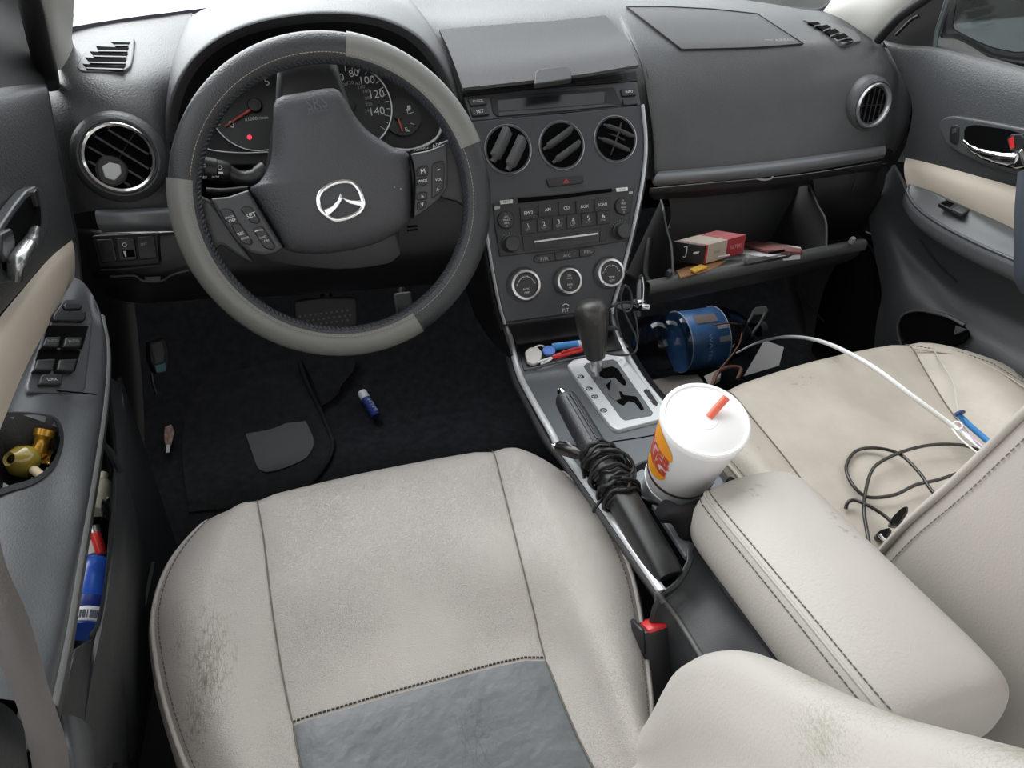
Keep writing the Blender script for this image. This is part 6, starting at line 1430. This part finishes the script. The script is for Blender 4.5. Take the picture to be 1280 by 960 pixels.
# ================================================================== PHONE MOUNT AND ITS CORD
pm = thing('phone_holder', 'black and chrome clip holder hanging at the right edge of the centre stack', 'phone holder', at(800, 370, y=.07))
HP = (at(800, 365, y=.075), V((-.55, -.8, .25)).normalized())
ar = plate('clip_arm', [(793, 378), (794, 356), (797, 345), (802, 343), (805, 350), (805, 378), (802, 388), (796, 388)], HP, .012, BLK, pm, .003, .003)
plate('arm_face', [(795.5, 376), (796.5, 356), (799, 349), (801, 350), (801, 376)], off(HP, .001), .003, mat('glossy_grey', (120, 126, 132), .15), ar, .001, .0008)
tube('chrome_edge', [at(803, 346, pl=off(HP, .001)), at(804.5, 360, pl=off(HP, .001)), at(803.5, 380, pl=off(HP, .001))], .0012, CHR, ar)
lathe('pivot', [(0, -.01), (.008, -.01), (.009, 0), (.008, .006), (0, .007)], at(797, 379, pl=HP), V((-.9, -.4, .1)).normalized(), CHR, pm, 20)
lathe('tightening_screw', [(0, 0), (.006, 0), (.0065, .002), (.0065, .010), (.005, .012), (0, .0125)], at(803, 384, pl=HP), V((.85, -.5, .0)).normalized(), mat('screw_chrome', (170, 172, 174), .2, metal=1), pm, 14)
lathe('joint_ball', [(0, -.008), (.0075, -.004), (.009, 0), (.0075, .006), (0, .009)], at(796, 392, pl=HP), V((0, -.5, -.9)).normalized(), BLK, pm, 20)
pc = thing('phone_cable', 'thin grey black cord looping from the gear lever to the phone holder', 'cord', at(780, 400, y=.05))
CG = mat('grey_cord', (62, 62, 64), .35)
tube('cord_loop', [at(764, 383, y=.02), at(774, 379, y=.045), at(788, 378, y=.062), at(797, 380, y=.066)], .0026, CG, pc)
tube('cord_loop', [at(782, 357, y=.05), at(788, 364, y=.055), at(790, 380, y=.055), at(786, 389, y=.05), at(779, 387, y=.05), at(776, 372, y=.05), at(779, 360, y=.05)], .0018, CG, pc, closed=True)
tube('cord_strand', [at(780, 388, y=.06), at(786, 402, y=.055), at(794, 418, y=.05), at(796, 428, y=.045)], .0018, CG, pc)
tube('cord_strand', [at(792, 388, y=.06), at(796, 405, y=.055), at(797, 425, y=.045), at(794, 440, y=.035), at(782, 444, y=.012), at(765, 443, y=.0), at(754, 440, y=-.005)], .0018, CG, pc)
tube('cord_strand', [at(763, 387, y=.03), at(764, 402, y=.05), at(770, 420, y=.045), at(778, 438, y=.03)], .0018, CG, pc)
tube('cord_plug', [at(757, 409, y=.03), at(764, 409.5, y=.035), at(772, 411, y=.04)], .003, CG, pc, k=3)

# ================================================================== PASSENGER FOOTWELL
def flo(px, py, z): return at(px, py, z=z)
wb = thing('water_bottle', 'large clear water bottle with blue label lying in the passenger footwell', 'bottle', flo(860, 440, .17))
CLR = bpy.data.materials.new('clear_plastic'); CLR.use_nodes = True
_t = CLR.node_tree; _t.nodes.remove(_t.nodes['Principled BSDF'])
_tr = _t.nodes.new('ShaderNodeBsdfTransparent'); _gl = _t.nodes.new('ShaderNodeBsdfGlossy'); _gl.inputs['Roughness'].default_value = .08
_fr = _t.nodes.new('ShaderNodeFresnel'); _fr.inputs[0].default_value = 1.5; _mx = _t.nodes.new('ShaderNodeMixShader')
_tr.inputs[0].default_value = (.80, .82, .84, 1); _t.links.new(_fr.outputs[0], _mx.inputs[0]); _t.links.new(_tr.outputs[0], _mx.inputs[1]); _t.links.new(_gl.outputs[0], _mx.inputs[2]); _t.links.new(_mx.outputs[0], _t.nodes['Material Output'].inputs[0])
w0 = flo(806, 434, .215); w1 = flo(935, 414, .215); wa = (w1-w0).normalized(); wl = (w1-w0).length
R_ = .071
lathe('bottle_body', [(0, .006), (R_*.6, .002), (R_*.92, .0), (R_, .012), (R_, wl*.12), (R_*.965, wl*.14), (R_, wl*.16), (R_, wl*.24), (R_*.965, wl*.26), (R_, wl*.28), (R_, wl*.68), (R_*.96, wl*.71), (R_*.97, wl*.75), (R_*.80, wl*.86), (R_*.5, wl*.97), (R_*.24, wl*1.05), (R_*.24, wl*1.10), (0, wl*1.10)], w0, wa, CLR, wb, 40)
LBL = mat('blue_label', (62, 104, 156), .4, var=(25, .35))
lb_ = lathe('label', [(R_*1.006, wl*.30), (R_*1.012, wl*.302), (R_*1.012, wl*.66), (R_*1.006, wl*.662)], w0, wa, LBL, wb, 48)
u, v, n = basis(wa)
tocam = (CAM-w0); tocam = (tocam-wa*tocam.dot(wa)).normalized(); sid = wa.cross(tocam)
def onb(h, a, l=.0012): return w0+wa*(wl*h)+(tocam*math.cos(rad(a))+sid*math.sin(rad(a)))*(R_*1.012+l)
def bpatch(nm, h0_, h1_, a0, a1, m, k=6):
    vs = []; fs = []
    for i in range(k+1): vs += [onb(h0_, a0+(a1-a0)*i/k), onb(h1_, a0+(a1-a0)*i/k)]
    for i in range(k): fs.append((2*i, 2*i+1, 2*i+3, 2*i+2))
    return mesh(nm, vs, fs, m, lb_, True)
s_ = 1 if onb(.5, 30).z > onb(.5, -30).z else -1
bpatch('label_panel', .38, .58, s_*28, s_*48, mat('label_panel_brown', (120, 108, 104), .5))
bpatch('label_panel', .55, .65, s_*12, s_*20, GRYT); bpatch('label_panel', .55, .66, s_*-12, s_*-2, GRYT)
for hh in (.303, .66): tube('label_edge', [onb(hh, a) for a in range(-100, 101, 10)], .0012, mat('label_white_edge%d' % int(hh*100), (170, 182, 196), .4), lb_, k=1)
tl_ = text('label_lettering', 'WATER', onb(.47, s_*6, .003), onb(.47, s_*-50, .003), tocam, mat('pale_blue_print', (150, 190, 225), .5), lb_, .001, .6)
for v in tl_.data.vertices:
    d = v.co-w0; h = d.dot(wa); q = (d-wa*h).normalized(); v.co = w0+wa*h+q*(R_*1.012+.0012)
lathe('bottle_cap', [(0, 0), (R_*.27, 0), (R_*.27, .016), (0, .017)], w0+wa*(wl*1.10), wa, mat('cap_dark', (60, 60, 64), .4), wb, 24)
# papers around it
def paper(nm, px, z, m, lab, cat, tilt=V((0, -.12, 1)), t=.0012):
    c = sum((flo(a, b, z) for a, b in px), V((0, 0, 0)))/len(px)
    return tag(plate(nm, px, (c, tilt.normalized()), t, m, None, .001, .0003), lab, cat)
paper('paper_sheet', [(930, 470), (956, 425), (980, 434), (974, 457)], .215, PAPER, 'pale grey paper sheet before the passenger seat, right of the bottle', 'paper', V((-.1, -.6, .8)))
paper('paper_sheet', [(800, 478), (840, 470), (872, 468), (880, 478), (860, 492), (820, 494)], .165, mat('dim_paper', (120, 116, 112), .7), 'crumpled pale paper sheet under the water bottle', 'paper')
paper('cardboard_piece', [(880, 470), (902, 460), (900, 476), (888, 484)], .20, mat('dim_card', (150, 146, 142), .7), 'small pale cardboard scrap near the brown cord', 'cardboard')
ct = tube('brown_cord', [flo(890, 482, .2), flo(897, 466, .212), flo(912, 459, .215), flo(926, 461, .212), flo(922, 474, .2)], .0045, mat('brown_cord_rubber', (112, 80, 66), .6), None); tag(ct, 'brown loop of cord between the bottle and the seat', 'cord')
c3 = tube('thin_brown_cord', [flo(892, 480, .205), flo(900, 462, .225), flo(918, 440, .24), flo(926, 424, .245), flo(926, 408, .25), flo(912, 404, .29), flo(890, 407, .295)], .0018, mat('thin_cord_brown', (128, 86, 74), .5), None); tag(c3, 'thin reddish cord draped over the water bottle neck', 'cord')
hg = thing('carry_strap', 'grey plastic carry strap standing behind the bottle neck', 'strap', flo(945, 405, .22))
HGM = mat('handle_grey', (104, 106, 108), .4)
hpl = (flo(945, 405, .25), V((-.3, -.85, .4)).normalized())
plate('handle_grip', [(940, 390), (945, 384), (958, 382.5), (961, 388), (957, 393), (942, 394)], hpl, .006, HGM, hg, .003, .0015)
tube('handle_side', [at(942, 391, pl=hpl), at(936, 402, pl=hpl), at(930, 412, pl=hpl), at(929, 420, pl=hpl)], .0035, HGM, hg)
tube('handle_side', [at(957, 391, pl=hpl), at(950, 404, pl=hpl), at(940, 417, pl=hpl), at(932, 428, pl=hpl)], .0035, HGM, hg)
# white cable arching over the seat front
wc2 = thing('white_cable', 'flat white cable arching from the footwell onto the passenger seat', 'cable', at(1100, 470, z=.43))
tube('cable_run', [flo(921, 441, .26), flo(948, 428, .33), at(985, 421, z=.40), at(1030, 428, z=.455), at(1085, 455, z=.468), at(1140, 495, z=.450), at(1190, 532, z=.42), at(1222, 556, z=.408), at(1240, 570, z=.402), at(1262, 588, z=.398)], [.0022, .0026, .003, .0034, .0036, .0036, .0036, .0034, .0032, .003], CORDW, wc2, k=8, seg=10)
# bundle of thin leads at its end
lead = thing('lead_bundle', 'white and pink thin leads with a blue sleeve beside the passenger backrest', 'leads', at(1215, 540, z=.41))
LB = mat('sleeve_blue', (42, 120, 182), .35)
tube('blue_sleeve', [at(1196, 516, z=.424), at(1210, 530, z=.418), at(1226, 544, z=.412), at(1240, 556, z=.408)], .0042, LB, lead, seg=12)
tube('sleeve_tie', [at(1194, 519, z=.428), at(1199, 516, z=.431), at(1204, 515, z=.428)], .003, mat('tie_navy', (24, 56, 108), .4), lead)
for (m, dx, dy) in ((CORDW, -4, 7), (mat('pink_lead', (214, 150, 160), .4), 2, 6), (CORDW, -8, 12), (mat('lilac_lead', (176, 170, 200), .4), 5, 10)):
    tube('thin_lead', [at(1196+dx, 528+dy*.4, z=.418), at(1208+dx, 536+dy, z=.414), at(1222+dx, 548+dy, z=.410), at(1240+dx, 562+dy, z=.405)], .0012, m, lead)
tube('lead_curl', [at(1190, 532, z=.418), at(1194, 527, z=.422), at(1200, 528, z=.424), at(1203, 533, z=.422), at(1198, 537, z=.42), at(1193, 535, z=.419)], .001, CORDW, lead)
tube('grey_wire', [at(1165, 430, z=.442), at(1169, 440, z=.4425), at(1178, 455, z=.441), at(1190, 475, z=.4385), at(1194, 490, z=.434), at(1196, 505, z=.43), at(1198, 517, z=.427)], .0011, mat('wire_silver', (190, 188, 184), .3), lead)
# black cord on the seat
bc = thing('audio_cable', 'black cord lying in loops on the passenger seat cushion', 'cord', at(1110, 600, z=.40))
CB_ = mat('glossy_black_cord', (30, 25, 22), .25)
def on_(px, py, h=.0): return at(px, py, z=.399-.00018*(py-560)*1.0+h)
tube('cord_run', [on_(1250, 570, .006), on_(1222, 562, .006), on_(1200, 556, .008), on_(1165, 556, .010), on_(1130, 564, .012), on_(1100, 578, .010), on_(1088, 592, .008), on_(1081, 620, .008), on_(1080, 640, .010), on_(1083, 660, .006), on_(1088, 690, .004)], .0023, CB_, bc)
tube('cord_run', [on_(1182, 634, .006), on_(1162, 610, .006), on_(1150, 592, .008), on_(1125, 568, .008), on_(1095, 560, .007), on_(1070, 564, .007), on_(1058, 582, .007), on_(1062, 600, .007), on_(1076, 617, .005), on_(1092, 622, .005), on_(1120, 618, .005), on_(1145, 606, .006), on_(1172, 600, .006), on_(1196, 592, .006)], .0023, CB_, bc)
tube('cord_run', [on_(1057, 636, .002), on_(1060, 628, .006), on_(1068, 625, .008), on_(1085, 632, .010), on_(1102, 642, .010), on_(1114, 652, .010)], .0023, CB_, bc)
ad = thing('adapter', 'glossy black cord adapter wedged against the passenger backrest', 'adapter', on_(1120, 650))
dpl = (on_(1118, 652, .012), V((-.3, -.5, .8)).normalized())
plate('adapter_body', [(1113, 656), (1116, 646), (1128, 634), (1136, 632), (1136, 640), (1124, 658)], dpl, .012, mat('gloss_black', (14, 14, 15), .08), ad, .003, .002)
plate('adapter_body', [(1095, 668), (1101, 662), (1113, 659), (1116, 664), (1108, 676), (1098, 674)], dpl, .012, mat('gloss_black_b', (14, 14, 15), .08), ad, .003, .002)
tube('chrome_tip', [at(1099, 668, pl=off(dpl, .003)), at(1103, 673, pl=off(dpl, .003)), at(1107, 676, pl=off(dpl, .003))], .0025, CHR, ad, k=2)

# ================================================================== DRIVER'S SIDE: mat, tube, bits
fm = thing('floor_mat', 'charcoal floor mat with rubber heel pad in the driver footwell', 'floor mat', (-.45, .3, FZ))
def mz(px, py, z=.128): return at(px, py, z=z)
def rest(px, py, lift=.006):
    """point on the carpet along a pixel ray (flat part then the toe board)"""
    p = at(px, py, z=FZ+lift)
    if p.y <= .30: return p
    for k in range(400):
        z = FZ+lift+k*.001; p = at(px, py, z=z)
        y = p.y; zz = FZ+lift+(0 if y < .3 else (.03*((y-.3)/.16)**2 if y < .46 else .03+(y-.46)*.15/.16))
        if z >= zz: return p
    return p
matr = [[rest(236, 640, .003), rest(330, 628, .003), rest(380, 612, .003), rest(408, 580, .003)], [rest(228, 560, .004), rest(300, 556, .004), rest(370, 545, .004), rest(414, 545, .004)], [rest(238, 500, .004), rest(300, 492, .004), rest(360, 480, .004), rest(398, 510, .004)], [rest(262, 470, .004), rest(310, 460, .004), rest(350, 450, .004), rest(376, 450, .004)]]
surf('mat_body', matr, MATM, fm, 5, 5, thick=.004, inward=V((-.4, .2, 1)))
tube('mat_binding', [rest(a, b, .006) for a, b in ((374, 452), (384, 480), (398, 508), (412, 540), (416, 556), (408, 580), (380, 610), (330, 628), (270, 638))], .0045, MATM, fm)
hpd = [[rest(307, 542, .009), rest(340, 536, .009), rest(375, 522, .009), rest(384, 530, .009)], [rest(314, 562, .009), rest(345, 556, .009), rest(380, 545, .009), rest(391, 546, .009)], [rest(322, 584, .009), rest(350, 578, .009), rest(384, 564, .009), rest(392, 556, .009)], [rest(332, 590, .009), rest(352, 586, .009), rest(380, 574, .009), rest(389, 564, .009)]]
surf('heel_pad', hpd, HEEL, fm, 4, 4, thick=.003, inward=V((-.4, .2, 1)))
fr2 = tag(surf('foot_rest', [[rest(376, 448, .012), rest(410, 446, .012), rest(446, 446, .012)], [rest(388, 470, .012), rest(415, 468, .012), rest(440, 466, .012)], [rest(396, 490, .012), rest(412, 486, .012), rest(428, 480, .012)], [rest(402, 508, .008), rest(412, 502, .008), rest(424, 492, .008)]], CARP, None, 4, 4, thick=.008, inward=V((-.4, .2, 1))), 'folded flap of dark carpet below the steering wheel', 'carpet flap')
tb = thing('lip_balm', 'small blue tube with white cap lying on the driver footwell carpet', 'tube', rest(460, 502))
t0 = rest(470, 520, .012); t1 = rest(452, 490, .012); td = (t1-t0).normalized(); tl2 = (t1-t0).length
lathe('tube_body', [(0, 0), (.0095, 0), (.0102, .002), (.0102, tl2*.72), (0, tl2*.72)], t0, td, mat('deep_blue', (44, 62, 138), .35), tb, 24)
lathe('tube_cap', [(0, tl2*.71), (.0105, tl2*.71), (.0105, tl2*.97), (.009, tl2), (0, tl2*1.005)], t0, td, mat('cap_white', (206, 212, 214), .4), tb, 24)
text('tube_lettering', 'BALM', t0+td*(tl2*.12)+V((.004, -.006, .009)), t0+td*(tl2*.6)+V((.004, -.006, .009)), V((.2, -.6, .8)), mat('tube_print', (150, 165, 205), .5), tb, .0012, .8)
# interior release lever box by the left kick panel
rl = thing('release_lever', 'dark lever mechanism with teal tag on the left kick panel', 'lever', at(200, 445, x=-.63))
KP = (at(200, 440, y=.28), V((.5, -.8, .3)).normalized())
plate('lever_bracket', [(187, 428), (206, 422), (212, 436), (212, 462), (196, 468), (188, 450)], KP, .02, BLKM, rl, .004, .002)
plate('lever_plate', [(190, 430), (203, 426), (206, 440), (205, 452), (194, 456)], off(KP, .003), .004, mat('dusty_metal', (70, 72, 72), .6, bump=('noise', 200, .6)), rl, .002, .001)
plate('teal_tag', [(194, 457), (207, 453), (208, 464), (196, 466)], off(KP, .004), .003, mat('teal_plastic', (60, 108, 122), .4), rl, .001, .0006)['label'] = 'teal tag'
tube('lever_rod', [at(190, 466, pl=KP), at(192, 480, pl=KP), at(196, 492, pl=KP)], .003, BLK, rl)
wr = thing('candy_wrapper', 'small brown and white wrapper on the carpet beside the door sill', 'wrapper', rest(210, 545))
plate('wrapper_foil', [(206, 534), (214, 530), (218, 540), (214, 556), (208, 560), (205, 548)], (rest(211, 545, .02), V((.2, -.5, .85)).normalized()), .003, mat('wrapper_brown', (120, 90, 80), .4, var=(150, .5)), wr, .001, .0005)
plate('wrapper_tail', [(207, 556), (213, 555), (212, 565), (208, 566)], (rest(210, 560, .02), V((.2, -.4, .9)).normalized()), .002, PAPER, wr, .001, .0004)
# ------------------------------------------------------------------ things in the driver's door
br = thing('brass_bulb', 'amber brass bulb part lying in the driver door pull cup', 'bulb', at(38, 575, z=.57))
BZ = .585
bcn = at(34, 578, z=BZ); bax = (V((-.3, -.55, .6))).normalized()
lathe('glass_bowl', [(.014, 0), (.015, .004), (.013, .012), (.006, .020), (.004, .018), (.011, .011), (.0135, .004)], bcn, bax, mat('amber_glass', (150, 130, 56), .15, coat=.5), br, 24, closed=True)
lathe('brass_neck', [(0, 0), (.006, 0), (.008, .004), (.006, .012), (.007, .018), (.009, .020), (.009, .026), (0, .026)], at(46, 572, z=BZ-.002), V((.25, .5, .55)).normalized(), BRASS, br, 20)
tube('brass_tab', [at(40, 548, z=BZ+.006), at(48, 549, z=BZ+.006), at(49, 556, z=BZ+.004)], .003, BRASS, br, k=3)
b2 = thing('brass_wrapper', 'crumpled gold foil beside the bulb part in the door pull cup', 'foil', at(54, 572, z=.57))
fo = surf('foil_sheet', [[at(40+8*i+3*math.sin(j*2), 556+8*j+2*math.sin(i*3), z=BZ-.004+.004*((i+j) % 2)) for i in range(4)] for j in range(4)], mat('gold_foil', (188, 150, 84), .2, metal=.8), b2, 3, 3, thick=.0006)
sk2 = thing('white_stub', 'short pale stub lying before the bulb part in the door pull cup', 'stub', at(47, 591, z=.57))
tube('stub_body', [at(42, 587, z=BZ), at(48, 592, z=BZ-.001), at(53, 596, z=BZ-.002)], .004, mat('stub_pale', (200, 180, 150), .6), sk2, k=2, seg=12)
def dp_(px, py, x=-.662): return at(px, py, x=x)
pbw = thing('white_bottle', 'small off-white bottle at the top of the driver door pocket', 'bottle', dp_(122, 615))
q0 = dp_(118, 640, -.665); q1 = dp_(127, 600, -.66); qa = (q1-q0).normalized(); ql = (q1-q0).length
lathe('bottle_body', [(0, 0), (.012, 0), (.014, .003), (.014, ql*.8), (.010, ql*.95), (.006, ql), (0, ql)], q0, qa, mat('bottle_cream', (176, 172, 150), .4), pbw, 24)
lathe('bottle_neck', [(0, ql), (.006, ql), (.006, ql+.008), (0, ql+.009)], q0, qa, mat('neck_cream', (190, 186, 170), .4), pbw, 20)
rl2 = thing('red_lighter', 'red lighter in the driver door pocket above the blue bottle', 'lighter', dp_(122, 678))
q0 = dp_(127, 692, -.645); q1 = dp_(119, 666, -.650); qa = (q1-q0).normalized(); ql = (q1-q0).length
lathe('lighter_body', [(0, 0), (.006, 0), (.0072, .002), (.0072, ql*.9), (.006, ql), (0, ql)], q0, qa, mat('lighter_red', (205, 52, 48), .3), rl2, 20, squash=.7)
lathe('lighter_cap', [(0, ql), (.0055, ql), (.0055, ql+.007), (0, ql+.008)], q0, qa, SILV, rl2, 16)
wt = tag(plate('white_card', [(106, 680), (114, 674), (119, 690), (108, 694)], (dp_(112, 684, -.655), V((.4, -.4, .8)).normalized()), .002, PAPER, None, .001, .0004), 'white card scrap beside the red lighter in the door pocket', 'card')
fo2 = thing('silver_foil', 'crumpled silver foil beneath the white bottle in the door pocket', 'foil', dp_(132, 640))
surf('foil_sheet', [[dp_(127+3.2*i, 622+9*j+3*math.sin(i*2+j), -.652+.005*((i+j) % 2)) for i in range(4)] for j in range(4)], mat('foil_silver', (180, 182, 184), .2, metal=.9, bump=('noise', 200, .8)), fo2, 3, 3, thick=.0006)
bbv = thing('blue_bottle', 'blue bottle with white barcode label in the driver door pocket', 'bottle', dp_(112, 735))
q0 = dp_(104, 790, -.665); q1 = dp_(119, 698, -.662); qa = (q1-q0).normalized(); ql = (q1-q0).length
bb1 = lathe('bottle_body', [(0, 0), (.020, 0), (.023, .004), (.023, ql*.72), (.020, ql*.85), (.012, ql*.97), (.008, ql), (0, ql)], q0, qa, mat('bottle_blue', (34, 78, 168), .25), bbv, 28)
lathe('bottle_cap', [(0, ql), (.010, ql), (.010, ql+.012), (0, ql+.013)], q0, qa, mat('cap_grey', (74, 80, 88), .4), bbv, 20)
lathe('dark_band', [(.0233, ql*.20), (.0236, ql*.21), (.0236, ql*.34), (.0233, ql*.35)], q0, qa, mat('navy_band', (22, 40, 110), .35), bbv, 28)
wl_ = lathe('white_label', [(.0233, ql*.02), (.0237, ql*.03), (.0237, ql*.19), (.0233, ql*.2)], q0, qa, mat('label_white', (196, 198, 200), .5), bbv, 28)
tc_ = (CAM-q0); tc_ = (tc_-qa*tc_.dot(qa)).normalized(); sd_ = qa.cross(tc_)
multi('barcode', [boxd(q0+qa*(ql*.10)+(tc_*math.cos(a)+sd_*math.sin(a))*.0238, sd_*.0005*(1+(k % 3)), tc_*.0002, qa*(ql*.05)) for k, a in enumerate([rad(d) for d in range(-40, 45, 7)])], mat('barcode_ink', (60, 66, 80), .6), wl_)
